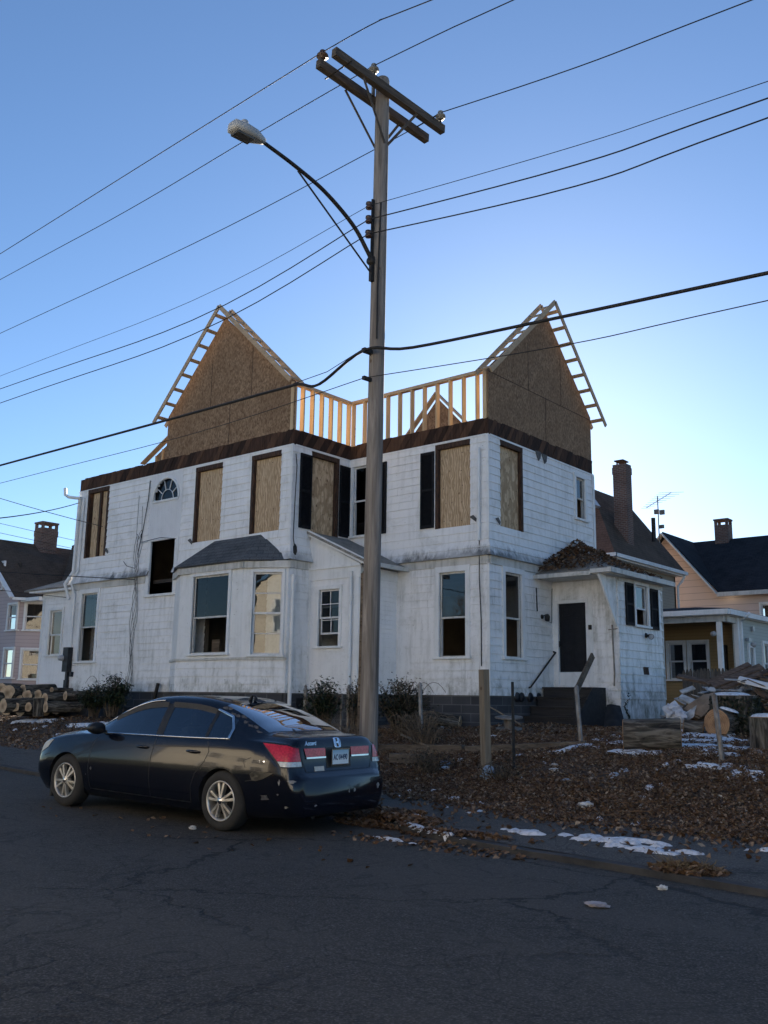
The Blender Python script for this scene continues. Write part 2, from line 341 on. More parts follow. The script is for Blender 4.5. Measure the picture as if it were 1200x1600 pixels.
for a, c in zip(kz[:-1], kz[1:]):
    za = RD(a)+.055-.03*max(0, noise.noise((a*1.3, 0, 5))); zb_ = RD(c)+.055-.03*max(0, noise.noise((c*1.3, 0, 5)))
    ja = .02*noise.noise((a*2.2, 4, 0)); jc = .02*noise.noise((c*2.2, 4, 0))
    kb.quad((a, kerb(a)+ja, -.1), (c, kerb(c)+jc, -.1), (c, kerb(c)+.02+jc, zb_), (a, kerb(a)+.02+ja, za))
    kb.quad((a, kerb(a)+.02+ja, za), (c, kerb(c)+.02+jc, zb_), (c, kerb(c)+.16, zb_+.004), (a, kerb(a)+.16, za+.004))
kb.build('kerb', MT['kerb'], kind='structure')
xy = list(np.linspace(-70, -20, 60))+list(np.linspace(-19.7, 12, 260))+list(np.linspace(12.5, 70, 60))
yd = list(np.linspace(0, 9, 90))+list(np.linspace(9.3, 80, 40)); b = MB(); m_ = len(yd)
for x in xy:
    for d in yd:
        y = edge(x)+.12*noise.noise((x*1.7, 2, 0))+d; b.v.append((x, y, G(x, y) if d > 0 else RD(x)+.06))
for i in range(len(xy)-1):
    for k in range(m_-1): b.f.append((i*m_+k, (i+1)*m_+k, (i+1)*m_+k+1, i*m_+k+1)); b.m.append(0); b.sm.append(True)
b.build('yard_ground', MT['soil'], kind='structure')
far = strip('far_pavement', xs, lambda x: kerb(x)-60, lambda x: kerb(x)-12.01, 2, lambda x, y: .10, MT['walk'])

# fallen leaves
LC = [(.10, .055, .030), (.17, .10, .056), (.26, .18, .12), (.13, .085, .058), (.33, .26, .19)]
LM = [simple('dry leaf %d' % i, c, tuple(x*.7 for x in c), 30, rough=.8, bmp=0, spec=.25) for i, c in enumerate(LC)]
def leaf(b, x, y, z, s, yaw, tilt, roll, mi, curl=.3):
    c, s_ = math.cos(yaw), math.sin(yaw); w_ = s*U(.28, .42)
    loc = [(-s*.5, 0, 0), (0, -w_, 0), (s*.5, 0, 0), (0, w_, 0)]
    out = []
    for (a, d, e) in loc:
        e = abs(d)*curl+a*math.sin(tilt)+d*math.sin(roll); out.append((x+a*c-d*s_, y+a*s_+d*c, z+e))
    b.add(out, [(0, 1, 2), (0, 2, 3)], mi)
def scatter(b, n, xr, dr, size, lift=.02, wt=None):
    k = 0
    while k < n:
        x = U(*xr); e = edge(x); y = e+dr[0]+(dr[1]-dr[0])*random.random()
        if wt and random.random() > wt(x, y): continue
        if random.random() > .25+1.5*max(0, noise.noise((x*.9, y*.9, 11))*.8+.38): continue
        k += 1
        leaf(b, x, y, G(x, y)+U(.003, lift), U(*size), U(0, 6.28), U(-.9, .9), U(-.9, .9), random.choice((0, 0, 1, 1, 1, 2, 2, 3, 3, 4)), U(.1, 1.0))
lb = MB()
scatter(lb, 105000, (-1, 13), (0.0, 5.2), (.018, .056), .05, lambda x, y: .35+.65*sstep(-1, 5, x)*(1 if y < -4 else .6))
scatter(lb, 14000, (-19, 3), (0.0, 5), (.035, .085), .04)
scatter(lb, 10000, (-1, 9.5), (5.2, 9.5), (.04, .09), .04)
scatter(lb, 2200, (2, 13), (-1.3, .25), (.04, .09), .012, lambda x, y: .06+.94*max(0, sstep(-.55, .2, y-edge(x))))
def pile(n, cx, cy, rx, ry, h):
    for _ in range(n):
        a, r = U(0, 6.28), random.random()**.6; x, y = cx+rx*r*math.cos(a), cy+ry*r*math.sin(a)
        leaf(lb, x, y, G(x, y)+h*(1-r)*random.random()+.004, U(.04, .09), U(0, 6.28), U(-.8, .8), U(-.8, .8), random.choice((0, 1, 1, 2, 3)), U(.1, .6))
pile(1300, 4.9, -9.65, .8, .35, .10); pile(700, 4.4, -9.3, .8, .4, .08); pile(340, 6.2, -10.05, .8, .14, .04); pile(500, 8.95, -10.45, .35, .2, .07); pile(220, 6.2, -10.6, 1.4, .3, .006)
pile(40, 4, -11.8, 3.0, .6, .002)
for _ in range(1600):
    x = U(-2, 12); y = edge(x)+U(0, 6.5); a = U(0, 6.28); l = U(.1, .5); z = G(x, y)+U(.01, .05); lb.tube([(x, y, z), (x+l*.5*math.cos(a), y+l*.5*math.sin(a), z+U(0, .05)), (x+l*math.cos(a+.3), y+l*math.sin(a+.3), z+U(-.01, .06))], [.006, .005, .002], 4, random.choice((0, 1, 3)), cap=False)
lb.build('fallen_leaves', LM, kind='stuff', label='dry brown leaves covering the bank, yard and pavement edge', cat='leaves')

# thawing snow
MT['snow'] = simple('snow', (.80, .82, .86), (.48, .48, .49), 18, rough=.7, bmp=.8, bd=.03, spec=.3, lo=.45, hi=.72, detail=8)
SP = [  # x0,x1,y0,y1, threshold, noise scale
 (4.2, 9.5, -4.9, 1.2, .0, 1.5), (2.2, 5.5, -5.8, -1.8, .40, 1.9), (1.2, 5.0, -8.0, -5.0, .40, 2.2), (4.8, 10.5, -9.0, -8.2, .32, 3.0),
 (2.9, 5.4, -8.6, -7.4, .36, 3.2), (-18, -6, -6.6, -3.3, .40, 1.6), (5.8, 9.8, -7.0, -4.0, .24, 2.2)]
PP = [  # pavement patches: centre, half-lengths, yaw
 (6.8, -9.61, .30, .12, .1), (7.66, -9.55, .52, .13, -.12), (8.2, -9.80, .40, .12, -.1), (8.1, -9.45, .34, .05, -.1), (8.62, -9.72, .25, .07, 0),
 (5.5, -9.88, .38, .05, -.45), (6.05, -10.10, .30, .045, -.3), (5.7, -10.55, .34, .05, -.1), (9.2, -9.2, .15, .05, .3), (4.95, -9.35, .3, .06, .4), (-13.2, -3.9, .8, .25, .2), (-9.5, -4.4, .7, .25, 0), (10, -10, .3, .08, 0)]
sb = MB(); done = set(); ST = .033
def snowcell(x, y, h, zf):
    sb.v.append((x, y, zf)); return len(sb.v)-1
def snowgrid(x0, x1, y0, y1, hf):
    nx, ny = int((x1-x0)/ST)+1, int((y1-y0)/ST)+1; idx = {}
    H = [[hf(x0+i*ST, y0+j*ST) for j in range(ny)] for i in range(nx)]
    def vid(i, j):
        if (i, j) not in idx:
            x, y = x0+i*ST+U(-.012, .012), y0+j*ST+U(-.012, .012); idx[(i, j)] = len(sb.v)
            sb.v.append((x, y, G(x, y)+((.042 if y > edge(x)+.2 else .008)+min(.022, max(H[i][j], 0)*.05) if H[i][j] > 0 else -.012)))
        return idx[(i, j)]
    for i in range(nx-1):
        for j in range(ny-1):
            if max(H[i][j], H[i+1][j], H[i][j+1], H[i+1][j+1]) > 0:
                sb.f.append((vid(i, j), vid(i+1, j), vid(i+1, j+1), vid(i, j+1))); sb.m.append(0); sb.sm.append(True)
for x0, x1, y0, y1, th, sc in SP:
    def hf(x, y, th=th, sc=sc):
        ed = min(x-x0, x1-x, y-y0, y1-y); n = noise.noise((x*sc, y*sc, 7))*.6+noise.noise((x*sc*3, y*sc*3, 2))*.4
        return n-th-max(0, .5-ed)*.5
    snowgrid(x0, x1, y0, y1, hf)
for cx, cy, a, b_, yaw in PP:
    def hf(x, y):
        dx, dy = x-cx, y-cy; u, v = dx*math.cos(yaw)+dy*math.sin(yaw), -dx*math.sin(yaw)+dy*math.cos(yaw)
        return 1-math.hypot(u/a, v/b_)+.9*noise.noise((x*5, y*5, 4))+.5*noise.noise((x*13, y*13, 4))-.15
    snowgrid(cx-a*1.5, cx+a*1.5, cy-a, cy+a, hf)
sb.build('snow_patches', MT['snow'], kind='stuff', label='thin patches of thawing snow on the yard and pavement', cat='snow')
# ------------------------------------------------------------------ the white house
class Fr:            # wall frame: a runs along the wall (left to right seen from outside), out is outward, z up
    def __init__(s, p0, d): s.p = Vector((*p0, 0)); s.d = Vector((*d, 0)).normalized(); s.n = Vector((s.d.y, -s.d.x, 0))
    def __call__(s, a, o, z): return s.p+s.d*a+s.n*o+Vector((0, 0, z))
def fbox(b, F, a0, a1, o0, o1, z0, z1, mi=0):
    return b.hexa([F(a0, o1, z0), F(a1, o1, z0), F(a1, o0, z0), F(a0, o0, z0), F(a0, o1, z1), F(a1, o1, z1), F(a1, o0, z1), F(a0, o0, z1)], mi)
def inter(lo, hi, holes):            # intervals of [lo,hi] outside holes
    cur = [(lo, hi)]
    for h0, h1 in holes:
        nx = []
        for a, c in cur:
            if h1 <= a or h0 >= c: nx.append((a, c)); continue
            if h0 > a: nx.append((a, h0))
            if h1 < c: nx.append((h1, c))
        cur = nx
    return [(a, c) for a, c in cur if c-a > 1e-4]
def siding_wall(F, a0, a1, z0, z1, holes, course, parent, mat, lap=.02, jw=2.6, name='wall', flare=None, seed=1, mit=(0, 0)):
    """courses of overlapping boards with butt joints, on a dark backing sheet; flare(z) gives extra outward offset"""
    rnd = random.Random(seed); b = MB(); fl = flare or (lambda z: 0)
    n = max(1, round((z1-z0)/course)); hz = (z1-z0)/n
    for i in range(n):
        zb, zt = z0+i*hz, z0+(i+1)*hz
        cuts = sorted({zb, zt}|{z for h in holes for z in (h[2], h[3]) if zb < z < zt})
        joints = [a0+rnd.uniform(.1, jw)]
        while joints[-1] < a1: joints.append(joints[-1]+jw*rnd.uniform(.9, 1.1))
        offs = {}
        for za, zc_ in zip(cuts[:-1], cuts[1:]):
            zm = (za+zc_)/2
            for s0, s1 in inter(a0, a1, [(h[0], h[1]) for h in holes if h[2] < zm < h[3]]):
                pts = [s0]+[j for j in joints if s0+.02 < j < s1-.02]+[s1]
                for p0, p1 in zip(pts[:-1], pts[1:]):
                    key = sum(j < (p0+p1)/2 for j in joints)
                    if key not in offs: offs[key] = (rnd.uniform(-.002, .004), rnd.uniform(-.003, .004))
                    j0, j1 = offs[key]; g = .0007
                    oa = .012+lap*(zt-za)/hz+j0; oc = .012+lap*(zt-zc_)/hz+j0*.3
                    dz = j1 if za == zb else 0
                    e0 = lambda z, o: (-(fl(z)+o) *mit[0] if mit[0] and p0 == a0 else g); e1 = lambda z, o: ((fl(z)+o) *mit[1] if mit[1] and p1 == a1 else -g)
                    A, B_, C_, D_ = F(p0+e0(za, oa), oa+fl(za), za+dz), F(p1+e1(za, oa), oa+fl(za), za+dz*.4), F(p1+e1(zc_, oc), oc+fl(zc_), zc_+.004), F(p0+e0(zc_, oc), oc+fl(zc_), zc_+.004)
                    b.quad(A, B_, C_, D_)
                    if za == zb: b.quad(F(p0+g, .004+fl(za), za+dz), F(p1-g, .004+fl(za), za+dz*.4), B_, A)
    zs = sorted({z0, z1}|{z for h in holes for z in (h[2], h[3]) if z0 < z < z1}|({z0+.1, z0+.2, z0+.35} if flare else set()))
    for za, zc_ in zip(zs[:-1], zs[1:]):
        zm = (za+zc_)/2
        for s0, s1 in inter(a0, a1, [(h[0], h[1]) for h in holes if h[2] < zm < h[3]]):
            b.quad(F(s0, .002+fl(za), za), F(s1, .002+fl(za), za), F(s1, .002+fl(zc_), zc_), F(s0, .002+fl(zc_), zc_), 1)
            b.quad(F(s1, -.12, za), F(s0, -.12, za), F(s0, -.12, zc_), F(s1, -.12, zc_), 2)
    for h in holes:      # thickness of the wall round each opening
        for (x0, y0, x1, y1) in ((h[0], h[2], h[0], h[3]), (h[1], h[2], h[1], h[3]), (h[0], h[2], h[1], h[2]), (h[0], h[3], h[1], h[3])):
            b.quad(F(x0, .0, y0), F(x1, .0, y1), F(x1, -.12, y1), F(x0, -.12, y0), 2)
    return b.build(name, [mat, MT['brownframe'], MT['drape']], parent)
def window(parent, F, a0, a1, z0, z1, cas=.11, sash='white', lower='glass', muntin=None, sill=True, glass_m=None, rail=.5, name='window', casmat=None, head=True):
    gm = glass_m or MT['glass']; tm = casmat or MT['trim']
    b = MB(); fbox(b, F, a0-cas, a0, -.02, .055, z0, z1); fbox(b, F, a1, a1+cas, -.02, .055, z0, z1)
    fbox(b, F, a0-cas, a1+cas, -.02, .06, z1, z1+cas*1.1)
    w_ = b.build(name, tm, parent, bevel=.004)
    if sill:
        b = MB(); fbox(b, F, a0-cas-.04, a1+cas+.04, -.10, .10, z0-.055, z0); b.build('sill', tm, w_, bevel=.004)
    zm = lerp(z0, z1, rail); sm = {'white': MT['white'], 'grey': MT['trimold']}[sash]
    def ring(b, x0, x1, y0, y1, o, t_=.045):
        fbox(b, F, x0, x0+t_, o-.035, o, y0, y1); fbox(b, F, x1-t_, x1, o-.035, o, y0, y1)
        fbox(b, F, x0+t_, x1-t_, o-.035, o, y0, y0+t_); fbox(b, F, x0+t_, x1-t_, o-.035, o, y1-t_, y1)
    def bars(b, x0, x1, y0, y1, o, nx, ny):
        for i in range(1, nx): fbox(b, F, lerp(x0, x1, i/nx)-.01, lerp(x0, x1, i/nx)+.01, o-.03, o-.004, y0, y1)
        for j in range(1, ny): fbox(b, F, x0, x1, o-.028, o-.006, lerp(y0, y1, j/ny)-.01, lerp(y0, y1, j/ny)+.01)
    b = MB(); ring(b, a0, a1, zm-.02, z1, -.015)
    if muntin: bars(b, a0+.045, a1-.045, zm+.025, z1-.045, -.015, *muntin)
    b.build('sash', sm, w_); p = MB(); fx = F
    p.quad(F(a0+.04, -.034, zm+.02), F(a1-.04, -.034, zm+.02), F(a1-.04, -.034, z1-.04), F(a0+.04, -.034, z1-.04)).build('pane', gm, w_)
    if lower in ('glass', 'half'):
        zt = zm+.02 if lower == 'glass' else zm+.3; zb = z0 if lower == 'glass' else z0+.3
        b = MB(); ring(b, a0, a1, zb, zt, -.055)
        if muntin: bars(b, a0+.045, a1-.045, zb+.045, zt-.045, -.055, *muntin)
        b.build('sash', sm, w_)
        MB().quad(F(a0+.04, -.074, zb+.04), F(a1-.04, -.074, zb+.04), F(a1-.04, -.074, zt-.04), F(a0+.04, -.074, zt-.04)).build('pane', gm, w_)
    elif lower == 'open':
        b = MB(); fbox(b, F, a0, a0+.03, -.09, -.02, z0, zm); fbox(b, F, a1-.03, a1, -.09, -.02, z0, zm); fbox(b, F, a0+.03, a1-.03, -.09, -.02, z0, z0+.03)
        b.build('frame', MT['trimold'], w_)
    return w_
def boarded(parent, F, a0, a1, z0, z1, left=True, right=True, pl=None, posts=(), lab=None):
    """stripped dark frame with plywood nailed behind"""
    b = MB(); t_ = .10
    if left: fbox(b, F, a0, a0+t_, -.10, .035, z0, z1-.13)
    if right: fbox(b, F, a1-t_, a1, -.10, .035, z0, z1-.13)
    fbox(b, F, a0, a1, -.10, .04, z1-.13, z1)
    for q in posts: fbox(b, F, q-.05, q+.05, -.08, .01, z0, z1-.13)
    w_ = b.build('boarded_window', MT['brownframe'], parent, label=lab, bevel=.006)
    x0, x1 = pl if pl else (a0+t_, a1)
    b = MB(); fbox(b, F, x0, x1, -.10, -.06 if not pl or True else 0, z0, z1-.12)
    b.build('plywood_panel', MT['ply'], w_)
    nl = MB()
    for zz in (.08, .3, .52, .72, .93):
        for k in range(4):
            if random.random() < .75:
                c = F(lerp(x0, x1, (k+.5)/4+U(-.08, .08)), -.058, lerp(z0, z1-.15, zz+U(-.02, .02))); nl.lathe(c, F.n, [(0, .002), (.011, .0015), (.013, 0)], 8)
    nl.build('nail', MT['iron'], w_)
    return w_
def shutter(parent, F, a0, a1, z0, z1):
    b = MB(); t_ = .05
    fbox(b, F, a0, a0+t_, .035, .075, z0, z1); fbox(b, F, a1-t_, a1, .035, .075, z0, z1)
    for z_, h in ((z0, .08), ((z0+z1)/2-.03, .06), (z1-.07, .07)): fbox(b, F, a0+t_, a1-t_, .037, .07, z_, z_+h)
    z = z0+.09
    while z < z1-.09:
        b.quad(F(a0+t_, .066, z), F(a1-t_, .066, z), F(a1-t_, .040, z+.034), F(a0+t_, .040, z+.034)); z += .035
    fbox(b, F, a0+.02, a1-.02, .03, .037, z0+.02, z1-.02)
    return b.build('shutter', MT['shut'], parent)

H = thing('white_house', (0, 0, 0), 'large white run-down corner house with boarded windows and a new bare timber upper storey', 'house')
FA = Fr((-14.28, -2.2), (1, 0)); xa = lambda x: x+14.28            # long left front
FB = Fr((-4.54, -2.2), (0, 1)); yb = lambda y: y+2.2               # inner side wall
FC = Fr((-4.54, 0), (1, 0)); xc = lambda x: x+4.54                 # right front
FD = Fr((0, 0), (0, 1))                                            # right side
FD2 = Fr((0, 5.45), (-1, 0)); FA2 = Fr((-14.28, 8), (0, -1))       # hidden back sides
ZB, ZS, ZT, ZR = 1.62, 4.93, 7.96, 8.37
fla = lambda z: .11*max(0, 1-(z-ZS)/.42)**1.6
hA = [(xa(-13.79), xa(-12.63), 5.73, 7.94), (xa(-10.30), xa(-9.17), 4.37, 5.93), (xa(-8.42), xa(-7.27), 5.72, 7.88), (xa(-6.08), xa(-4.95), 5.73, 7.86)]
siding_wall(FA, 0, 9.74, ZS, ZT, hA+[(xa(-10.5), xa(-9.0), 5.94, 7.90)], .2, H, MT['sid_up'], flare=fla, seed=3, mit=(1, 1))
siding_wall(FA, 0, 9.74, ZB, ZS-.2, [(xa(-13.69), xa(-12.84), 2.51, 4.60), (xa(-10.30), xa(-9.17), 4.37, 5.93), (xa(-7.7), xa(-5.3), 1.6, 4.8)], .2, H, MT['sid_lo'], seed=4, mit=(1, 1))
siding_wall(FB, 0, 2.2, ZS, ZT, [(yb(-1.54), yb(-.47), 5.70, 7.90)], .2, H, MT['sid_up'], flare=fla, seed=5, mit=(1, 0))
siding_wall(FB, 0, 2.2, ZB, ZS-.2, [], .2, H, MT['sid_lo'], seed=6, mit=(1, 0))
siding_wall(FC, 0, 4.54, ZS, ZT, [(xc(-4.38), xc(-3.62), 5.81, 7.73), (xc(-1.59), xc(-.52), 5.72, 7.90)], .2, H, MT['sid_up'], flare=fla, seed=7, mit=(0, 1))
siding_wall(FC, 0, 4.54, ZB, ZS-.2, [(xc(-1.45), xc(-.66), 2.53, 4.60)], .2, H, MT['sid_lo'], seed=8, mit=(0, 1))
siding_wall(FD, 0, 5.45, ZS, ZT, [(.50, 1.55, 5.71, 7.91), (4.36, 4.87, 6.52, 7.70)], .2, H, MT['sid_up'], flare=fla, seed=9, mit=(1, 0))
siding_wall(FD, 0, 5.45, ZB, ZS-.2, [(.65, 1.40, 2.54, 4.60)], .2, H, MT['sid_lo'], seed=10, mit=(1, 0))
siding_wall(FD2, 0, 6, ZB, ZT, [(1.2, 2.1, 2.6, 4.4)], .2, H, MT['sid_up'], seed=11)
siding_wall(FA2, 0, 10.2, ZB, ZT, [(4, 5, 5.8, 7.6)], .2, H, MT['sid_up'], seed=12)
b = MB()
def wallhole(b, x0, x1, y, z0, z1, holes):
    zs = sorted({z0, z1}|{z for h in holes for z in h[2:]})
    for za, zc_ in zip(zs[:-1], zs[1:]):
        for s0, s1 in inter(x0, x1, [(h[0], h[1]) for h in holes if h[2] < (za+zc_)/2 < h[3]]): b.box(s0, s1, y, y+.1, za, zc_)
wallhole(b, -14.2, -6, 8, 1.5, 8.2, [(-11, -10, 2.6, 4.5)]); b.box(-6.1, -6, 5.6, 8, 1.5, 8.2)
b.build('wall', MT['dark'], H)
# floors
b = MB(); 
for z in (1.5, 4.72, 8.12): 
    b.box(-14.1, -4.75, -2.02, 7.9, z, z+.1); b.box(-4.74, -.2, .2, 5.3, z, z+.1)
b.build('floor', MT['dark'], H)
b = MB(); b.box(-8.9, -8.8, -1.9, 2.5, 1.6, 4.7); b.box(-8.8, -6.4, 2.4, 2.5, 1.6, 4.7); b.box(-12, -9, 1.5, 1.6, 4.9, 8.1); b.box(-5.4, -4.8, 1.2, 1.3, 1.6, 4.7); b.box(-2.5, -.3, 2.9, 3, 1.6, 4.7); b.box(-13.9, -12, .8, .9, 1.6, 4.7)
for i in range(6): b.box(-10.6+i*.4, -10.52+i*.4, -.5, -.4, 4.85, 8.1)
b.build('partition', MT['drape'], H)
b = MB(); b.box(-7.4, -7.1, -2.2, -2.15, 1.7, 3.0); b.box(-6.6, -6.0, .2, .24, 1.65, 3.55)
b.build('interior_door', MT['timber'], H)
# belt below the flared skirt (frieze, old paint), corner boards, top trim
b = MB()
def belt(F, a0, a1, z0=ZS-.2, z1=ZS-.002):
    fbox(b, F, a0, a1, .0, .05, z0, z1)
    b.quad(F(a0, .05, z1), F(a1, .05, z1), F(a1, .13, z1), F(a0, .13, z1))
belt(FA, -.05, xa(-10.5)); belt(FA, xa(-9.0), 9.72); belt(FB, .0, 2.2); belt(FC, .0, 4.55); belt(FD, .0, 5.4)
b.build('frieze_board', MT['trimold'], H)
b = MB()
for F, a0, a1 in ((FA, -.03, 9.76), (FB, .05, 2.15), (FC, .05, 4.5), (FD, .06, 5.45)): fbox(b, F, a0, a1, .0, .035, ZT-.05, ZT)
for F, a in ((FA, 9.70), (FC, 4.52)):
    fbox(b, F, a-.01, a+.055, .02, .04, ZB, ZS-.2); fbox(b, F, a-.01, a+.055, .02, .04, ZS+.4, ZT-.05)
fbox(b, FA, 0, .13, .02, .04, ZB, ZS-.2); fbox(b, FA, 0, .13, .02, .04, ZS+.4, ZT-.05)
fbox(b, FC, .0, .09, .03, .045, ZS+.4, ZT-.05); fbox(b, FD, 5.33, 5.45, .03, .045, ZS+.4, ZT-.05)
b.build('corner_board', MT['trim'], H)
# rotten sheathing left above the siding: diagonal boards, ragged
def sheathing(F, a0, a1, seed):
    b = MB(); r = random.Random(seed); a = a0
    fbox(b, F, a0, a1, -.12, .012, ZT-.02, ZR-.03)
    while a < a1:
        w_ = r.uniform(.13, .27); a2 = min(a+w_, a1); o = r.uniform(.016, .028); k = .26
        if r.random() < .93:
            zb_, zt_ = ZT+r.uniform(-.02, .02), ZR-r.uniform(0, .012)
            p = [F(a, 0, zb_), F(a2-.008, 0, zb_), F(min(a2-.008+k, a1+.02), 0, zt_), F(min(a+k, a1), 0, zt_)]
            if a+k < a1: b.prism(p, F.n*o, r.choice((0, 0, 1, 2)))
        a = a2
    return b
MT['brown2'] = wood('rotten brown boards dark', (.014, .009, .007), (.05, .028, .02), 2, .9, .8, bmp=.8); MT['brown3'] = wood('rotten brown boards red', (.05, .026, .017), (.14, .075, .045), 2, .9, .8, bmp=.8)
for F, a0, a1, sd_ in ((FA, -.02, 9.74, 1), (FB, 0, 2.2, 2), (FC, 0, 4.54, 3), (FD, 0, 5.4, 4)): sheathing(F, a0, a1, sd_).build('exposed_sheathing', [MT['brown'], MT['brown2'], MT['brown3']], H)
# peeling siding flaps at the bare frames
b = MB()
for F, a, z in ((FD, .33, 5.80), (FA, xa(-12.55), 5.85), (FA, xa(-8.5), 5.75), (FC, xc(-.42), 5.85)):
    b.prism([F(a-.10, .05, z+.06), F(a+.09, .05, z-.08), F(a+.11, .05, z+.0), F(a+.01, .05, z+.10)], F.n*.012)
for F, a, z in ((FD, 2.3, 7.86), (FD, 2.62, 7.84)): b.prism([F(a-.14, .04, z+.13), F(a+.16, .04, z+.13), F(a+.12, .04, z-.05), F(a+.02, .04, z-.13)], F.n*.012)
b.build('torn_sheathing_paper', simple('tar paper', (.07, .072, .075), (.13, .13, .13), 8, rough=.9), H)
# boarded windows
boarded(H, FA, *hA[0], True, True, (xa(-13.6), xa(-12.7)), (xa(-13.12),))
boarded(H, FA, *hA[2], True, False); boarded(H, FA, *hA[3], True, False)
boarded(H, FB, yb(-1.54), yb(-.47), 5.70, 7.90, False, True, (yb(-1.53), yb(-.6)))
boarded(H, FC, xc(-1.59), xc(-.52), 5.72, 7.90, True, False); boarded(H, FD, .50, 1.55, 5.71, 7.91, False, True, (.50, 1.46))
# shutters
shutter(H, FB, yb(-1.97), yb(-1.55), 5.79, 7.76); shutter(H, FB, yb(-.46), yb(-.04), 5.77, 7.73)
shutter(H, FC, xc(-3.58), xc(-3.19), 5.78, 7.72); shutter(H, FC, xc(-2.04), xc(-1.62), 5.76, 7.75)
# bead board panel with the fan window and the open hole below
b = MB(); x = -10.5
fan = (-9.73, 7.14, .58, .61)
while x < -9.0-.01:
    x1 = min(x+.1, -9.0); xm = (x+x1)/2
    d = (xm-fan[0])/fan[2]
    if abs(d) < 1:
        fbox(b, FA, xa(x)+.004, xa(x1)-.004, .0, .03, 5.94, fan[1]); fbox(b, FA, xa(x)+.004, xa(x1)-.004, .0, .03, fan[1]+fan[3]*math.sqrt(1-d*d), 7.90)
    else: fbox(b, FA, xa(x)+.004, xa(x1)-.004, .0, .03, 5.94, 7.90)
    x = x1
fbox(b, FA, xa(-10.5), xa(-10.32), -.02, .022, 5.94, 7.9); fbox(b, FA, xa(-9.14), xa(-9.0), -.02, .022, 5.94, 7.9); fbox(b, FA, xa(-10.32), xa(-9.14), -.02, .022, 5.94, fan[1]-.02)
b.build('beadboard_panel', MT['bead'], H)
b = MB(); pr = []
for k in range(25):
    a = math.pi*k/24; pr.append(FA(xa(fan[0])+math.cos(a)*(fan[2]+.03), .05, fan[1]+math.sin(a)*(fan[3]+.03)))
b.tube(pr, .035, 6); fbox(b, FA, xa(-10.33), xa(-9.13), -.02, .07, fan[1]-.07, fan[1]-.01)
fw = b.build('fan_window', MT['trim'], H)
b = MB()
for a in (36, 72, 108, 144):
    a = math.radians(a); b.beam(FA(xa(fan[0])+math.cos(a)*.30*.9, -.01, fan[1]+math.sin(a)*.3), FA(xa(fan[0])+math.cos(a)*fan[2]*.97, -.01, fan[1]+math.sin(a)*fan[3]*.97), .022, .022)
b.tube([FA(xa(fan[0])+math.cos(math.pi*k/16)*.28, -.01, fan[1]+math.sin(math.pi*k/16)*.3) for k in range(17)], .012, 6)
b.build('muntin', MT['white'], fw)
b = MB(); b.add([FA(xa(fan[0])+math.cos(math.pi*k/24)*fan[2], -.03, fan[1]+math.sin(math.pi*k/24)*fan[3]) for k in range(25)], [tuple(range(25))]); b.build('pane', MT['glassd'], fw)
b = MB(); o = hA[1]
fbox(b, FA, o[0]-.15, o[0], -.02, .06, o[2]-.0, o[3]); fbox(b, FA, o[1], o[1]+.15, -.02, .06, o[2], o[3]); fbox(b, FA, o[0]-.15, o[1]+.15, -.03, .10, o[2]-.07, o[2]); fbox(b, FA, o[0]-.15, o[1]+.15, -.02, .055, o[3], o[3]+.05)
b.build('empty_window_frame', MT['trim'], H, bevel=.004)
# windows
window(H, FA, xa(-13.69), xa(-12.84), 2.51, 4.60, .12, 'grey', lower='open', rail=.5)
window(H, FC, xc(-4.38), xc(-3.62), 5.81, 7.73, .10, 'white', lower='open', glass_m=MT['glassd'])
window(H, FC, xc(-1.45), xc(-.66), 2.53, 4.60, .13, 'grey', rail=.46, lower='open'); window(H, FD, .65, 1.40, 2.54, 4.60, .12, 'grey', lower='open', rail=.46, glass_m=MT['glassd'])
window(H, FD, 4.36, 4.87, 6.52, 7.70, .10, 'grey', lower='open', rail=.5)
# bay: front at y=-2.8
bx0, bx1 = -8.10, -5.56
FE = Fr((bx0, -2.8), (1, 0)); FG = Fr((bx1, -2.8), (.86, .51)); FGL = Fr((-9.1, -2.2), (.86, -.51)); e_ = lambda x: x-bx0
bayholes = [(e_(-7.51), e_(-6.09), 2.60, 4.63)]
for F, a1, hs in ((FE, e_(bx1), bayholes), (FG, 1.17, [(.26, 1.02, 2.55, 4.61)]), (FGL, 1.17, [])):
    siding_wall(F, 0, a1, ZB, 2.42, [], .2, H, MT['sid_lo'], seed=21, mit=(0 if F is FGL else .35, 0 if F is FG else .35))
    b = MB(); zs = sorted({2.48, 4.72}|{z for h in hs for z in h[2:]})
    for za, zc_ in zip(zs[:-1], zs[1:]):
        for s0, s1 in inter(0, a1, [(h[0], h[1]) for h in hs if h[2] < (za+zc_)/2 < h[3]]): fbox(b, F, s0, s1, -.08, .01, za, zc_)
    b.build('bay_panel', MT['trim'], H)
    b = MB(); fbox(b, F, -.03, a1+.03, .0, .06, 2.42, 2.48); fbox(b, F, -.06, a1+.06, .0, .09, 4.72, 4.90); b.build('bay_moulding', MT['trimold'], H)
window(H, FE, e_(-7.51), e_(-6.09), 2.60, 4.63, .09, 'grey', lower='open', rail=.46, glass_m=MT['glassd'])
window(H, FG, .26, 1.02, 2.55, 4.61, .07, 'white', rail=.5, muntin=(1, 2))
def roofmesh(name, parent, polys, mat, th=.05, lab=None):
    b = MB()
    for p in polys:
        p = [Vector(q) for q in p]; n = (p[1]-p[0]).cross(p[2]-p[0]).normalized()
        if n.z < 0: n = -n; p = p[::-1]
        b.prism([q-n*th for q in p], n*th)
    return uvbox(b.build(name, mat, parent, label=lab))
ez = 4.92
E0, E1, E2, E3 = (-9.25, -2.2, ez), (bx0-.12, -2.96, ez), (bx1+.08, -2.96, ez), (-4.50, -2.28, ez)
T0, T1 = (-7.45, -2.2, 5.70), (-5.63, -2.2, 5.70)
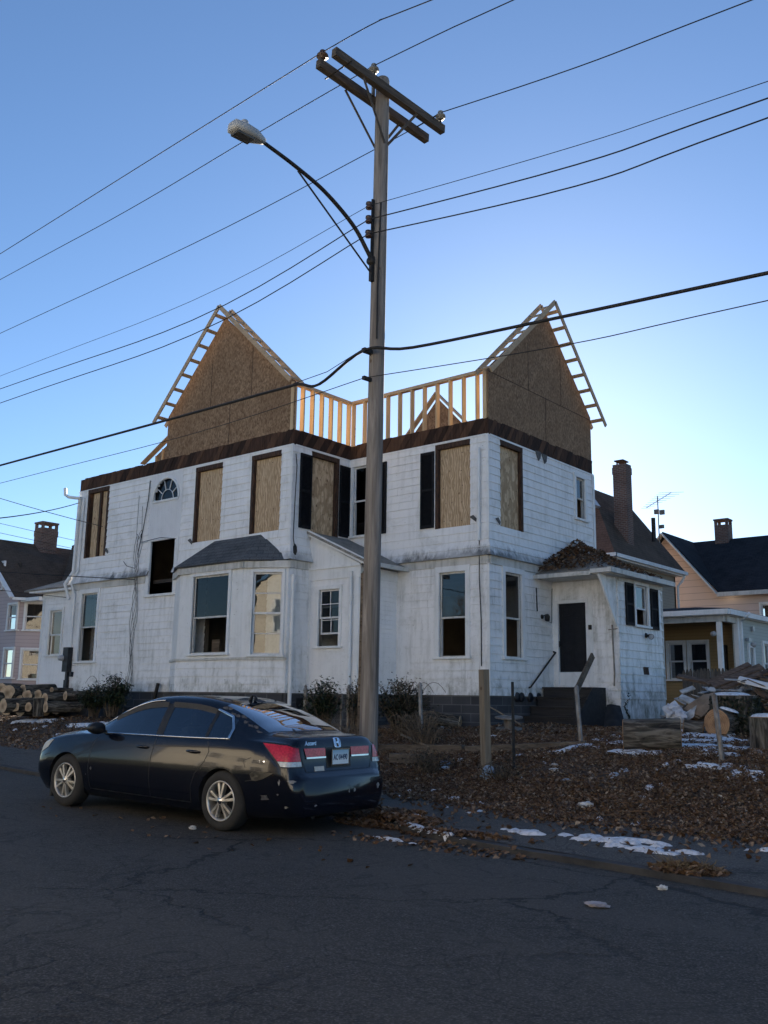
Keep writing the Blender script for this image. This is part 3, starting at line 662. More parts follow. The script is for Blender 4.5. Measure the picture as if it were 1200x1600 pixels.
roofmesh('bay_roof', H, [(E1, E2, T1, T0), (E2, E3, T1), (E0, E1, T0)], MT['roofg'])
# vestibule in the inner corner
yv = -1.46; xv = -2.83
FV = Fr((-4.54, yv), (1, 0)); FW = Fr((xv, yv), (0, 1)); v_ = lambda x: x+4.54
siding_wall(FV, 0, 1.71, ZB, 4.62, [(v_(-4.16), v_(-3.46), 2.78, 4.20)], .115, H, MT['sid_clap'], lap=.014, jw=4, seed=31)
siding_wall(FW, 0, 1.46, ZB, 4.62, [], .115, H, MT['sid_clap'], lap=.014, jw=4, seed=32)
b = MB(); fbox(b, FV, .0, .08, .0, .04, ZB, 4.45); fbox(b, FV, 1.58, 1.73, .0, .045, ZB, 4.45); fbox(b, FW, -.02, .14, .0, .045, ZB, 4.45)
fbox(b, FV, 0, 1.78, .0, .05, 4.45, 4.72); fbox(b, FW, 0, 1.46, .0, .05, 4.45, 4.72); fbox(b, FV, -.02, 1.80, .0, .09, 4.72, 4.78)
b.prism([FV(0, .01, 4.78), FV(1.75, .01, 4.78), FV(0, .01, 5.62)], FV.n*.02)
b.beam(FV(-.02, .12, 5.72), FV(1.98, .12, 4.80), .06, .14)
b.build('vestibule_trim', MT['trim'], H)
window(H, FV, v_(-4.16), v_(-3.46), 2.78, 4.20, .09, 'white', lower='half', muntin=(2, 2), rail=.5, glass_m=MT['glassd'])
roofmesh('vestibule_roof', H, [((-4.52, yv-.18, 5.74), (-2.45, yv-.18, 4.80), (-2.45, 0, 4.80), (-4.52, 0, 5.74))], MT['roofold'], .06)
b = MB(); b.box(-2.50, -2.40, yv-.2, 0, 4.70, 4.80); b.build('eave_gutter', MT['trimold'], H)
# little left wing
FL_ = Fr((-17.10, -1.5), (1, 0)); l_ = lambda x: x+17.1
siding_wall(FL_, 0, 3.1, ZB+.1, 4.75, [(l_(-16.62), l_(-15.88), 2.79, 4.27)], .13, H, MT['sid_clap'], lap=.014, jw=4, seed=41)
siding_wall(Fr((-17.1, 4), (0, -1)), 0, 5.5, ZB, 4.75, [], .2, H, MT['sid_clap'], seed=42)
window(H, FL_, l_(-16.62), l_(-15.88), 2.79, 4.27, .09, 'white', rail=.45)
b = MB(); fbox(b, FL_, -.05, .08, .0, .04, ZB, 4.75); fbox(b, FL_, -.5, 3.0, .0, .32, 4.88, 4.98); fbox(b, FL_, -.05, 3.0, .0, .05, 4.72, 4.88); b.build('wing_trim', MT['trim'], H)
roofmesh('wing_roof', H, [((-17.9, -1.85, 4.99), (-14.2, -1.85, 4.99), (-14.2, 1.2, 6.2), (-16.2, 1.2, 6.2)), ((-17.9, -1.85, 4.99), (-16.2, 1.2, 6.2), (-17.9, 4, 4.99))], MT['roofold'], .05)
# foundation
b = MB()
for F, a0, a1 in ((FA, 0, 9.74), (FB, 0, 2.2), (FC, 0, 4.54), (FD, 0, 3.0)): fbox(b, F, a0, a1, -.2, -.01, .55, ZB-.005)
fbox(b, FE, 0, 2.54, -.2, -.012, .55, ZB-.003); fbox(b, FG, 0, 1.1, -.2, -.012, .55, ZB-.004); fbox(b, FV, 0, 1.7, -.2, -.012, .55, ZB-.003); fbox(b, FW, .2, 1.4, -.2, -.012, .55, ZB-.003)
uvbox(b.build('foundation', MT['block'], H))
b = MB(); fbox(b, FC, xc(-2.55), xc(-1.75), -.015, .012, .95, 1.55); fbox(b, FB, .4, 1.1, -.015, .012, 1.1, 1.5)
b.build('cellar_window', MT['blackp'], H)
b = MB()
for a in (1.15, 1.35, 1.75, 2.15): b.lathe(FD(a, .02, 1.60), FD.n, [(0, .03), (.11, .03), (.12, .0)], 16)
b.build('stone_scroll', MT['blackp'], H)
# downspouts
def spout(pts, r=.045): 
    b = MB(); b.tube(pts, r, 8); return b.build('downspout', MT['trim'], H)
spout([FC(xc(-.22), .09, 7.62), FC(xc(-.23), .10, 5.30)]); spout([FB(.09, .06, 4.55), FB(.09, .06, 1.2)], .05); spout([FV(1.5, .09, 4.6), FV(1.5, .09, 1.65)])
spout([FA(.10, .08, 7.7), FA(.06, .08, 5.35), FA(-.18, .2, 4.95), FA(-.06, .1, 4.45)], .055); spout([FA(.33, .07, 7.7), FA(.3, .07, 5.35), FA(.2, .22, 4.95), FA(.22, .07, 4.6), FA(.22, .07, 2.8)], .035)
spout([FA(.22, .12, 7.70), FA(.0, .2, 7.72), FA(-.38, .2, 7.80), FA(-.58, .2, 7.9), FA(-.62, .2, 8.12)], .05)
b = MB()
for z0_, z1_ in ((7.6, 6.2),): b.tube([FB(.06, .04, 7.70), FB(.10, .05, 7.4), FB(.08, .05, 6.8), FB(.07, .04, 6.2), FB(.06, .04, 5.5), FB(.1, .07, 5.2)], .012, 5)
b.tube([FC(xc(-.24), .05, 5.3), FC(xc(-.24), .06, 4.4), FC(xc(-.20), .05, 3.4), FC(xc(-.2), .05, 2.3)], .012, 5)
b.lathe(FB(.1, .07, 5.15), (0, 0, 1), [(.0, .2), (.05, .12), (.06, 0), (.02, -.12)], 8)
b.build('dangling_wire', MT['wire'], H)
# electric meter and cables on the left corner
b = MB(); fbox(b, FA, .02, .30, .03, .2, 2.2, 2.95); fbox(b, FA, .10, .2, .03, .12, 1.75, 2.2); fbox(b, FA, .32, .42, .03, .12, 2.05, 2.2); fbox(b, FA, .06, .22, .03, .13, 1.62, 1.95)
mt_ = b.build('electric_meter', MT['blackp'], H); MB().lathe(FA(.02, .2, 2.62), FA.n, [(0, .13), (.08, .12), (.09, .0)], 16).build('meter_glass', MT['porc'], mt_)
b = MB()
for k in range(5):
    x = -10.95+U(-.12, .16); pts = []
    for i in range(14): z = lerp(U(5.6, 7.6), 1.7, i/13) if i in (0,) else lerp(6.6, 1.75, i/13); pts.append(FA(xa(x+.10*math.sin(i*1.1+k*2)+U(-.03, .03)), .06+.02*(k % 3), z))
    b.tube(pts, .006, 5)
b.tube([FA(xa(-10.52), .05, 7.8), FA(xa(-10.55), .06, 7.2), FA(xa(-10.7), .06, 6.4), FA(xa(-10.9), .06, 5.6)], .012, 5)
b.tube([FA(xa(-9.1), .08, 5.9), FA(xa(-9.8), .1, 6.0), FA(xa(-10.7), .1, 5.95)], .009, 5)
b.tube([FA(xa(-11.6), .05, 5.45), FA(xa(-11.4), .07, 5.3), FA(xa(-11.0), .06, 5.2)], .009, 5)
b.build('cable_bundle', MT['wire'], H)
b = MB(); b.tube([FA(xa(-9.6), .15, 1.3), FA(xa(-9.45), .13, 1.85)], .05, 8); b.build('vent_pipe', MT['iron'], H)

# new timber storey --------------------------------------------------
ZP = 9.66
def gable(F, a0, a1, ap, az, name):
    """OSB wall from a0..a1, apex (ap, az)"""
    b = MB(); zl = 9.66
    zL, zR_ = zl, zl
    b.prism([F(a0, -.012, ZR-.06), F(a1, -.012, ZR-.06), F(a1, -.012, zR_), F(ap, -.012, az), F(a0, -.012, zL)], F.n*.022)
    g = b.build('gable_sheathing', MT['osb'], H)
    b = MB()          # seams between the sheets
    for k, (p, q) in enumerate((((a0, 9.58), (a1, 9.58)), ((lerp(a0, a1, .36), 9.58), (lerp(a0, a1, .36), 10.9)), ((lerp(a0, a1, .68), 9.58), (lerp(a0, a1, .68), 11.0)), ((lerp(a0, a1, .52), ZR), (lerp(a0, a1, .52), 9.58)))):
        b.beam(F(p[0], .011, p[1]), F(q[0], .011, q[1]), .022, .004, up=F.n)
    b.build('sheet_seam', MT['brownframe'], g)
    return g
OUT = .38
def rakes(F, a0, a1, ap, az, e0, e1):
    """ladder overhang: barge rafter, wall rafter and lookouts on both slopes"""
    for (ea, side) in ((e0, -1), (e1, 1)):
        top, bot = (ap, az+.10), ea
        d = Vector((bot[0]-top[0], bot[1]-top[1])).normalized()
        for o, nm in ((OUT, 'barge_rafter'), (-.06, 'wall_rafter')):
            b = MB(); b.beam(F(top[0], o, top[1]), F(bot[0], o, bot[1]), .035, .125, up=F.n.cross(F.d*d.x+Vector((0, 0, d.y)))); b.build(nm, MT['lumx'], H)
        Ln = math.hypot(bot[0]-top[0], bot[1]-top[1]); n = 8
        for k in range(n):
            t_ = (k+.55)/n; a, z = lerp(top[0], bot[0], t_), lerp(top[1], bot[1], t_)
            b = MB(); b.beam(F(a, -.04, z), F(a, OUT-.02, z), .10, .034, up=(F.d*-d.y+Vector((0, 0, d.x)))*1)
            b.build('lookout', MT['lumx'], H)
# left gable over the long front
gable(FA, xa(-9.88), xa(-4.54), xa(-7.50), 12.20, 'left'); rakes(FA, xa(-9.88), xa(-4.54), xa(-7.35), 12.28, (xa(-10.10), 9.42), (xa(-4.35), 9.55))
# right gable over the right side
gable(FD, -.0, 5.38, 2.85, 12.12, 'right'); rakes(FD, 0, 5.38, 2.80, 12.18, (-.42, 9.40), (5.62, 9.40))
# stud walls of the inner corner
def stud(F, a, z0, z1, o0=-.14, o1=0, w_=.04): 
    b = MB(); fbox(b, F, a-w_/2, a+w_/2, o0, o1, z0, z1); return b.build('stud', MT['lum'], H)
for F, a0, a1, n in ((FB, 0, 2.2, 6), (FC, 0, 4.54, 11)):
    b = MB(); fbox(b, F, a0+(.06 if F is FB else -.14), a1-.06*(F is FC), -.14, 0, ZP-.08, ZP); b.build('top_plate', MT['lumx'], H)
    b = MB(); fbox(b, F, a0+(.06 if F is FB else -.14), a1-.06*(F is FC), -.14, 0, ZR-.05, ZR-.01); b.build('bottom_plate', MT['lumx'], H)
    for k in range(n): stud(F, lerp(a0+.03 if F is FC else a0+.35, a1-.03 if F is FB else a1-.35, k/(n-1)), ZR-.01, ZP-.08)
for F, a in ((FA, 9.66), (FC, 4.46)): stud(F, a, ZR-.02, ZP, -.1, .03, .10)
b = MB(); b.beam((-2.0, 2.6, 8.6), (-.3, .9, 9.75), .04, .09); b.build('brace', MT['lumx'], H)
# far inner gable and studs seen through the frame
FI = Fr((-6.6, 3.6), (1, 0))
b = MB(); b.prism([FI(.2, 0, 8.3), FI(4.6, 0, 8.3), FI(2.4, 0, 10.62)], FI.n*.02); b.build('inner_gable', MT['osb'], H)
for s in (-1, 1):
    b = MB(); b.beam(FI(2.4, .08, 10.78), FI(2.4+s*2.6, .08, 8.1), .05, .18, up=FI.n); b.build('inner_rafter', MT['lumx'], H)
# lean-to framing left of the left gable
FJ = Fr((-11.2, -1.6), (1, 0))
b = MB(); b.prism([FJ(0, 0, 8.3), FJ(1.35, 0, 8.3), FJ(1.35, 0, 9.45), FJ(0, 0, 8.78)], FJ.n*.02); b.build('side_sheathing', MT['osb'], H)
b = MB(); b.beam(FJ(-.6, .06, 8.62), FJ(1.35, .06, 9.62), .04, .17, up=FJ.n); b.build('tail_rafter', MT['lumx'], H)
for a in (.06, .38, .80, .95, 1.30): stud(FJ, a, 8.3, 8.75+a*.5, .0, .07)

# porch on the right ------------------------------------------------
FP = Fr((0, 2.98), (1, 0)); FQ = Fr((1.84, 2.98), (0, 1)); FQ2 = Fr((1.84, 5.61), (-1, 0)); PW_ = 1.84
siding_wall(FP, .02, 1.84, ZB-.03, 4.62, [(.10, 1.04, 1.88, 4.06)], .205, H, MT['sid_porch'], seed=51, mit=(0, 1))
siding_wall(FQ, 0, 2.63, ZB-.03, 4.62, [(3.94-2.98, 4.66-2.98, 3.46, 4.53), (4.27-2.98, 4.60-2.98, 2.21, 2.41)], .205, H, MT['sid_porch'], seed=52, mit=(1, 0))
siding_wall(FQ2, 0, 1.84, ZB, 4.62, [], .2, H, MT['sid_porch'], seed=53)
b = MB(); fbox(b, FP, 1.10, 1.84, .0, .012, .7, ZB-.03); fbox(b, FQ, 0, 2.63, .0, .012, .7, ZB-.03); fbox(b, FP, 0, 1.1, -.05, .0, .7, 1.9); b.build('skirting', MT['sid_porch'], H)
b = MB(); fbox(b, FQ, .0, 2.63, .0, .05, 4.5, 4.66); fbox(b, FP, 0, 1.84, -.02, .04, 4.55, 4.70); fbox(b, FQ, 2.55, 2.64, .0, .03, ZB, 4.5); b.build('porch_frieze', MT['trimold'], H)
window(H, FQ, .96, 1.68, 3.46, 4.50, .07, 'white', rail=.42, lower='open'); shutter(H, FQ, .36, .80, 3.42, 4.50); shutter(H, FQ, 1.84, 2.28, 3.40, 4.48)
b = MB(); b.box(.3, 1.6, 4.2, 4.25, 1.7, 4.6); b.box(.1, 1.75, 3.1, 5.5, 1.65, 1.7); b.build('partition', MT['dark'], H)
b = MB(); fbox(b, FQ, 1.29, 1.62, -.05, .01, 2.21, 2.41); b.build('wall_vent', MT['brownframe'], H)
# door
b = MB(); fbox(b, FP, .10, .17, -.05, .045, 1.9, 4.06); fbox(b, FP, .97, 1.04, -.05, .045, 1.9, 4.06); fbox(b, FP, .10, 1.04, -.05, .05, 4.0, 4.08); fbox(b, FP, 1.04, 1.16, -.0, .035, 1.9, 4.3); fbox(b, FP, -.02, .10, .0, .035, 1.9, 4.3); fbox(b, FP, .1, 1.04, -.06, .06, 1.84, 1.92); fbox(b, FP, .17, .97, -.05, .0, 1.92, 2.25)
fd = b.build('front_door', MT['trim'], H, 'white framed front door with a black panelled leaf')
b = MB(); fbox(b, FP, .17, .97, -.07, -.03, 2.25, 4.0)
for i in range(2):
    for z0_, z1_ in ((2.35, 2.85), (2.93, 3.55), (3.63, 3.92)):
        x0 = .24+i*.36; fbox(b, FP, x0, x0+.30, -.03, -.022, z0_, z0_+.03); fbox(b, FP, x0, x0+.30, -.03, -.022, z1_-.03, z1_); fbox(b, FP, x0, x0+.03, -.03, -.022, z0_+.03, z1_-.03); fbox(b, FP, x0+.27, x0+.3, -.03, -.022, z0_+.03, z1_-.03); fbox(b, FP, x0+.06, x0+.24, -.03, -.02, z0_+.06, z1_-.06)
b.build('door_leaf', simple('black door paint', (.008, .009, .012), (.014, .015, .019), 6, rough=.55, bmp=.05, spec=.25), fd, bevel=.003)
b = MB(); b.tube([FP(.20, -.02, 3.05), FP(.20, .03, 3.03), FP(.20, .03, 2.9), FP(.20, -.02, 2.88)], .014, 6); b.build('handle', MT['iron'], fd)
# porch roof (hip lean-to) with the awning over the door
C0, C1, C2, P0, P1 = (-.30, 2.06, 4.66), (2.12, 2.06, 4.72), (2.12, 5.8, 4.74), (.03, 4.2, 5.68), (.03, 5.8, 5.5)
roofmesh('porch_roof', H, [(C0, C1, P0), (C1, C2, P1, P0), ((-.30, 2.06, 4.66), P0, (.0, 4.2, 5.68), (-.30, 2.3, 4.75))], MT['roofold'], .05)
b = MB(); b.box(-.30, 1.62, 1.98, 2.08, 4.56, 4.66); b.box(2.08, 2.18, 2.0, 5.8, 4.60, 4.72); b.box(1.62, 2.10, 1.99, 2.07, 4.60, 4.70); b.box(-.25, 2.08, 2.10, 2.97, 4.58, 4.605); b.box(1.9, 2.08, 2.97, 5.7, 4.60, 4.63); b.build('porch_gutter', MT['trimold'], H)
b = MB(); b.prism([(1.80, 2.10, 4.58), (1.80, 2.97, 4.58), (1.80, 2.97, 3.40)], (.03, 0, 0)); b.build('awning_cheek', MT['sid_porch'], H)
b = MB(); b.beam((1.82, 2.06, 4.58), (1.82, 2.96, 3.36), .09, .05, up=(1, 0, 0)); b.build('awning_brace', MT['trim'], H)
# lamps on the walls
def walllamp(p, n, name='wall_lamp'):
    b = MB(); n = Vector(n); p = Vector(p); b.lathe(p, n, [(0, .03), (.05, .03), (.06, 0)], 12); b.tube([p, p+n*.12+Vector((0, 0, .05)), p+n*.16], .012, 6)
    b.lathe(p+n*.16+Vector((0, 0, .05)), (0, 0, -1), [(.0, -.02), (.05, 0), (.075, .05), (.06, .16), (.0, .18)], 10); return b.build(name, MT['iron'], H)
walllamp((.03, 2.37, 3.63), (1, 0, 0)); b = MB(); fbox(b, FP, 1.05, 1.13, .03, .07, 3.30, 3.42); b.lathe(FP(1.09, .07, 3.36), FP.n, [(.03, 0), (.03, .03), (0, .035)], 10); b.build('door_bell', MT['iron'], H)
b = MB(); q = FQ(1.5, .03, 3.22); b.lathe(q, FQ.n, [(0, .03), (.06, .03), (.07, 0)], 12); b.lathe(q+Vector((.05, .1, 0)), (.6, -.5, -.25), [(.0, -.02), (.04, -.02), (.075, .1), (.075, .12)], 14); fl_ = b.build('flood_light', MT['iron'], H)
MB().lathe(q+Vector((.05, .1, 0)), (.6, -.5, -.25), [(.0, .118), (.07, .112)], 14).build('lamp_glass', MT['porc'], fl_)
b = MB(); b.tube([FP(1.7, .06, 3.4), FP(1.72, .05, 2.2), FP(1.7, .05, 1.9)], .02, 6); b.tube([FP(1.6, .06, 3.28), FP(1.84, .06, 3.30)], .012, 6); b.build('old_pipe', MT['galv'], H)
b = MB(); b.tube([FD(2.12, .03, 4.35), FD(2.12, .05, 3.75)], .015, 6); b.tube([FD(2.6, .04, 3.55), FD(2.85, .04, 3.5), FD(2.9, .04, 4.4)], .008, 5); b.build('dangling_wire', MT['wire'], H)
b = MB(); b.tube([FD(1.68, .02, 1.83), FD(1.68, .09, 1.85), FD(2.93, .09, 2.75), FD(2.93, .02, 2.77)], .022, 8); b.build('wall_handrail', MT['iron'], H)
b = MB()
for k in range(70):
    t_ = k/70; leaf(b, 1.86+.0, 3.0+.25+.12*math.sin(t_*9)+U(-.06, .06), 1.0+t_*.75, U(.05, .09), U(0, 6), U(-1.3, -.6), U(-1, 1), 0)
b.build('ivy', simple('ivy leaf', (.02, .03, .012), (.05, .05, .025), 20, rough=.6, bmp=0), H)
# leaf litter lying on the porch roof
b = MB()
for _ in range(3600):
    x = U(-.25, 2.05)**1.0; y = U(2.1, 5.3); z = min(4.70+(y-2.06)*.455, 4.72+(2.12-x)*.46)
    dens = max(0, 1-((x-.55)/1.0)**2)*max(0, 1-((y-3.2)/1.6)**2)
    if x < .05 and y > 2.6: continue
    h = .38*dens*(.6+.6*noise.noise((x*3, y*3, 0)))
    if random.random() < .25+dens: leaf(b, x, y, z+.03+max(0, h)*random.random()**.6, U(.07, .13), U(0, 6.28), U(-.8, .8), U(-.8, .8), random.choice((0, 0, 1, 2, 3)), U(.1, .7))
b.build('roof_leaves', LM, kind='stuff', label='heap of brown leaves lying on the small porch roof', cat='leaves')
# steps: a thing of its own
st = thing('front_steps', (.9, 2.2, 1.0), 'black painted wooden steps climbing to the front door', 'steps')
b = MB()
for i in range(4):
    z = 1.86-.235*i; y1 = 2.95 if i == 0 else 2.30-.27*(i-1); y0 = 2.30-.27*i
    q = MB(); q.box(.06-.02*i, 1.42, y0-.03, y1, z-.04, z); q.build('tread', MT['step'], st, bevel=.004)
    q = MB(); q.box(.08-.02*i, 1.40, y0, y0+.02, z-.235, z-.042); q.build('riser', MT['step'], st)
q = MB(); q.prism([(1.43, 2.95, .75), (1.43, 2.95, 1.86), (1.43, 2.30, 1.86), (1.43, 1.46, 1.10), (1.43, 1.46, .75)], (.03, 0, 0)); q.build('stringer', MT['step'], st)
q = MB(); q.box(1.42, 1.51, 1.36, 1.45, .75, 1.78); q.build('newel_post', MT['step'], st)
q = MB(); q.beam((1.50, 1.34, 1.72), (1.50, 2.25, 2.62), .05, .16); q.build('handrail', MT['timber'], st)
# ------------------------------------------------------------------ utility pole, street lamp, wires
P0 = Vector((4.058, -9.045, 0))
PT = Vector((4.100, -9.005, 10.79))        # pole leans a touch
def pole_at(z): return P0.lerp(PT, z/10.79)
up = thing('utility_pole', (P0.x, P0.y, .12), 'tall weathered wooden utility pole with double crossarms at the kerb', 'utility pole')
b = MB(); zs = [.2, .5, 1, 2, 3, 4, 5, 6, 7, 8, 9, 10, 10.74, 10.79]
b.tube([pole_at(z)+Vector((.006*noise.noise((z, 0, 0)), 0, 0)) for z in zs], [.138, .128, .124, .121, .118, .116, .114, .112, .110, .108, .106, .105, .103, .09], 20)
b.build('shaft', MT['pole'], up)
pd = Vector((.10, 1, 0)).normalized(); sdv = Vector((1, -.10, 0)).normalized()
for k, o in enumerate((-.173, .173)):
    c = pole_at(10.47)+sdv*o; q = MB(); q.beam(c-pd*1.141+Vector((0, 0, .075)), c+pd*1.175-Vector((0, 0, .075)), .10, .135); q.build('crossarm', MT['arm'], up, bevel=.006)
for o in (-.10, .10):
    for s in (-1, 1):
        c = pole_at(10.41)+sdv*o*2.0; q = MB(); q.beam(c+pd*s*.58, pole_at(9.65)+sdv*o*1.0+pd*s*.03, .04, .012, up=sdv); q.build('brace', MT['arm'], up)
q = MB()
for s in (-.9, .9): q.tube([pole_at(10.47)+pd*s-sdv*0.291, pole_at(10.47)+pd*s+sdv*0.291], .012, 6)
q.build('bolt', MT['iron'], up)
def insul(c, mat, s=1.0):
    q = MB(); q.lathe(c, (0, 0, 1), [(.0, .02), (.015, .02), (.018, -.16*s)], 8); i = q.build('insulator_pin', MT['iron'], up)
    q = MB(); q.lathe(c, (0, 0, 1), [(0, .09), (.038, .09), (.045, .075), (.032, .06), (.045, .045), (.075*s, .02), (.082*s, -.01), (.04, -.012), (.055, -.045), (.02, -.05), (0, -.05)], 16); q.build('insulator', mat, i)
    return c+Vector((0, 0, .07))
MT['porcd'] = simple('weathered porcelain', (.22, .22, .21), (.14, .14, .13), 6, rough=.5, bmp=0)
brn = simple('brown porcelain', (.05, .028, .02), (.08, .045, .03), 5, rough=.3, bmp=0)
I1 = insul(pole_at(10.70)-pd*1.063-sdv*0.173, brn, 1.1); I2 = insul(pole_at(10.96)-pd*0.090-sdv*0.112, MT['porcd']); I3 = insul(pole_at(10.61)+pd*1.119+sdv*0.173, MT['porcd'])
q = MB(); q.beam(pole_at(10.51)-pd*0.090-sdv*0.112, pole_at(10.90)-pd*0.090-sdv*0.112, .05, .03); q.build('ridge_bracket', MT['galv'], up)
# secondary rack
RK = []
q = MB(); q.beam(pole_at(7.82)-pd*0.145, pole_at(8.72)-pd*0.145, .05, .02, up=sdv); q.build('rack', MT['iron'], up)
for z in (8.59, 8.37, 8.14):
    c = pole_at(z)-pd*0.224; RK.append(c); q = MB(); q.lathe(c, (0, 0, 1), [(0, .05), (.045, .05), (.05, .02), (.03, 0), (.05, -.02), (.045, -.05), (0, -.05)], 12); q.build('spool_insulator', brn, up)
q = MB(); q.beam(pole_at(6.35)-pd*0.112, pole_at(6.35)-pd*0.269, .07, .06); q.beam(pole_at(5.94)-pd*0.112, pole_at(5.94)-pd*0.257, .05, .05); q.build('cable_clamp', MT['iron'], up)
q = MB(); q.tube([pole_at(8.66)+sdv*0.101-pd*0.078, pole_at(7.99)+sdv*0.090-pd*0.090, pole_at(7.32)+sdv*0.090-pd*0.101, pole_at(6.54)+sdv*0.095-pd*0.101], .012, 6); q.build('ground_wire', MT['wire'], up)
q = MB(); q.box(-.03, .03, -.02, .02, 0, 3.2); 
q.v = [tuple(pole_at(.3+v[2]/3.2*2.9)+(-sdv*(.125)+sdv*v[0]-pd*0.045+pd*v[1])) for v in q.v]; q.build('cable_guard', MT['timber'], up)
b = MB()
for k in range(420):
    z = .5+2.9*random.random()**1.0; a = math.pi*.92+U(-.5, .5)*(.4+.6*random.random()); d = .125+U(0, .03)
    c = pole_at(z)+(sdv*math.cos(a)-pd*math.sin(a)*.9)*d
    if abs(z-2.3) < .5 or random.random() < .6: leaf(b, c.x, c.y, c.z, U(.02, .045), U(0, 6), U(-1.5, 1.5), U(-1.5, 1.5), 0)
b.build('dead_vine', simple('dead vine', (.012, .010, .008), (.04, .032, .025), 20, rough=.9, bmp=0), up)
# street lamp: arm toward the street
lp = thing('street_lamp', tuple(pole_at(7.65)), 'grey cobra-head street lamp on a long curved black arm from the pole', 'street lamp')
armp = [pole_at(7.71)-pd*0.112, pole_at(7.88)-pd*0.246, pole_at(8.17)-pd*0.537, pole_at(8.46)-pd*1.074, pole_at(8.62)-pd*1.623, pole_at(8.72)-pd*2.126, pole_at(8.75)-pd*2.238]
def cat(pts, n=8):
    out = []; P = [pts[0]]+list(pts)+[pts[-1]]
    for i in range(1, len(P)-2):
        for k in range(n):
            t_ = k/n; a, b_, c, d = P[i-1], P[i], P[i+1], P[i+2]
            out.append(.5*((2*b_)+(c-a)*t_+(2*a-5*b_+4*c-d)*t_*t_+(3*b_-a-3*c+d)*t_**3))
    return out+[Vector(pts[-1])]
ap_ = cat(armp); q = MB(); q.tube(ap_, [.034-.010*i/len(ap_) for i in range(len(ap_))], 10); q.build('arm', MT['iron'], lp)
q = MB(); q.tube([pole_at(7.54)-pd*0.134, pole_at(8.57)-pd*1.567], .013, 6); q.build('stay_rod', MT['iron'], lp)
q = MB(); q.beam(pole_at(7.43)-pd*0.123, pole_at(7.82)-pd*0.123, .10, .05, up=sdv); q.lathe(pole_at(7.74)-pd*0.157, -pd, [(0, .05), (.06, .04), (.07, 0)], 10); q.build('bracket', MT['iron'], lp)
hc = pole_at(8.73)-pd*2.42; q = MB()
sec = [(-.27, .06, .05), (-.24, .115, .085), (-.08, .13, .095), (.10, .11, .085), (.22, .06, .055), (.27, .042, .042)]
vs_, fs_ = [], []; ns = 12
for i, (t_, w_, h_) in enumerate(sec):
    for k in range(ns):
        a = 2*math.pi*k/ns; sx = math.copysign(abs(math.cos(a))**.6, math.cos(a)); sz = math.copysign(abs(math.sin(a))**.6, math.sin(a))
        vs_.append(hc+pd*t_+sdv*sx*w_+Vector((0, 0, sz*h_*(1 if sz > 0 else .75)+.02*t_)))
for i in range(len(sec)-1):
    for k in range(ns): fs_.append((i*ns+k, i*ns+(k+1) % ns, (i+1)*ns+(k+1) % ns, (i+1)*ns+k))
fs_ += [tuple(range(ns))[::-1], tuple(range((len(sec)-1)*ns, len(sec)*ns))]
q.add(vs_, fs_, 0, True); hd = q.build('lamp_head', MT['lampm'], lp)
q = MB(); q.hexa([hc+pd*a+sdv*c+Vector((0, 0, z)) for z in (-.095, -.06) for a, c in ((-.21, -.085), (.06, -.085), (.06, .085), (-.21, .085))]); q.build('lens', MT['lens'], hd, bevel=.01)
q = MB(); q.lathe(hc-pd*0.056+Vector((0, 0, .09)), (0, 0, 1), [(.05, 0), (.05, .06), (.04, .075), (0, .078)], 12); q.build('photocell', MT['lampm'], hd)

def wire(name, pts, r, label, group=None, ext=26, sag=0, mat=None, cat_='wire', smooth=True, at=None):
    """pts from far left to right in world space; extended past both ends along its own slope"""
    pts = [Vector(p) for p in pts]
    l = pts[0]+(pts[0]-pts[1]).normalized()*ext; rr = pts[-1]+(pts[-1]-pts[-2]).normalized()*min(ext, 9)
    q = MB(); pp = [l]+pts+[rr]; k = at+1 if at is not None else None
    q.tube((cat(pp[:k+1], 6)[:-1]+cat(pp[k:], 6) if k else cat(pp, 6)) if smooth else pp, r, 6, cap=False)
    return q.build(name, mat or MT['wire'], None, label, cat_, group)
wire('power_line', [(-7.39, -9.04, 11.45), (-0.46, -9.73, 10.96), tuple(I1), (5.09, -10.29, 10.49), (6.08, -10.39, 10.24)], .0085, 'highest black power line, on the brown insulator at the street end of the crossarm', 'overhead wires', at=2)
wire('power_line', [(-9.83, -7.77, 11.99), (-3.31, -8.43, 11.41), (1.1, -8.87, 11.15), tuple(I2), (5.55, -9.32, 10.73), (6.7, -9.43, 10.54)], .0085, 'black power line on the pale insulator at the very top of the pole', 'overhead wires', at=3)
wire('power_line', [(-12.88, -6.1, 11.81), (-2.82, -7.11, 11.02), (2.72, -7.67, 10.77), tuple(I3), (6.87, -8.08, 10.24), (9.35, -8.33, 9.86)], .0085, 'black power line on the insulator at the house end of the crossarm', 'overhead wires', at=3)
for i, (l3, nm) in enumerate(((([-9.59, -7.64, 9.36], [-0.9, -8.51, 8.71], RK[0], [7.51, -9.35, 8.14], [9.83, -9.58, 7.84]), 'thin wire tied to the top spool of the rack on the pole'),
                              (([-9.51, -7.65, 9], [-0.85, -8.52, 8.31], RK[1], [7.5, -9.35, 7.89], [9.82, -9.58, 7.65]), 'black wire tied to the middle spool of the rack on the pole'),
                              (([-9.42, -7.66, 8.61], [-0.83, -8.52, 8.02], RK[2], [7.49, -9.35, 7.61], [9.81, -9.58, 7.43]), 'black wire tied to the bottom spool of the rack on the pole'))):
    o = wire('secondary_wire', l3, (.005, .009, .009)[i], nm, 'overhead wires', at=2)
cq = pole_at(6.35)-pd*0.246; c2 = pole_at(5.94)-pd*0.235
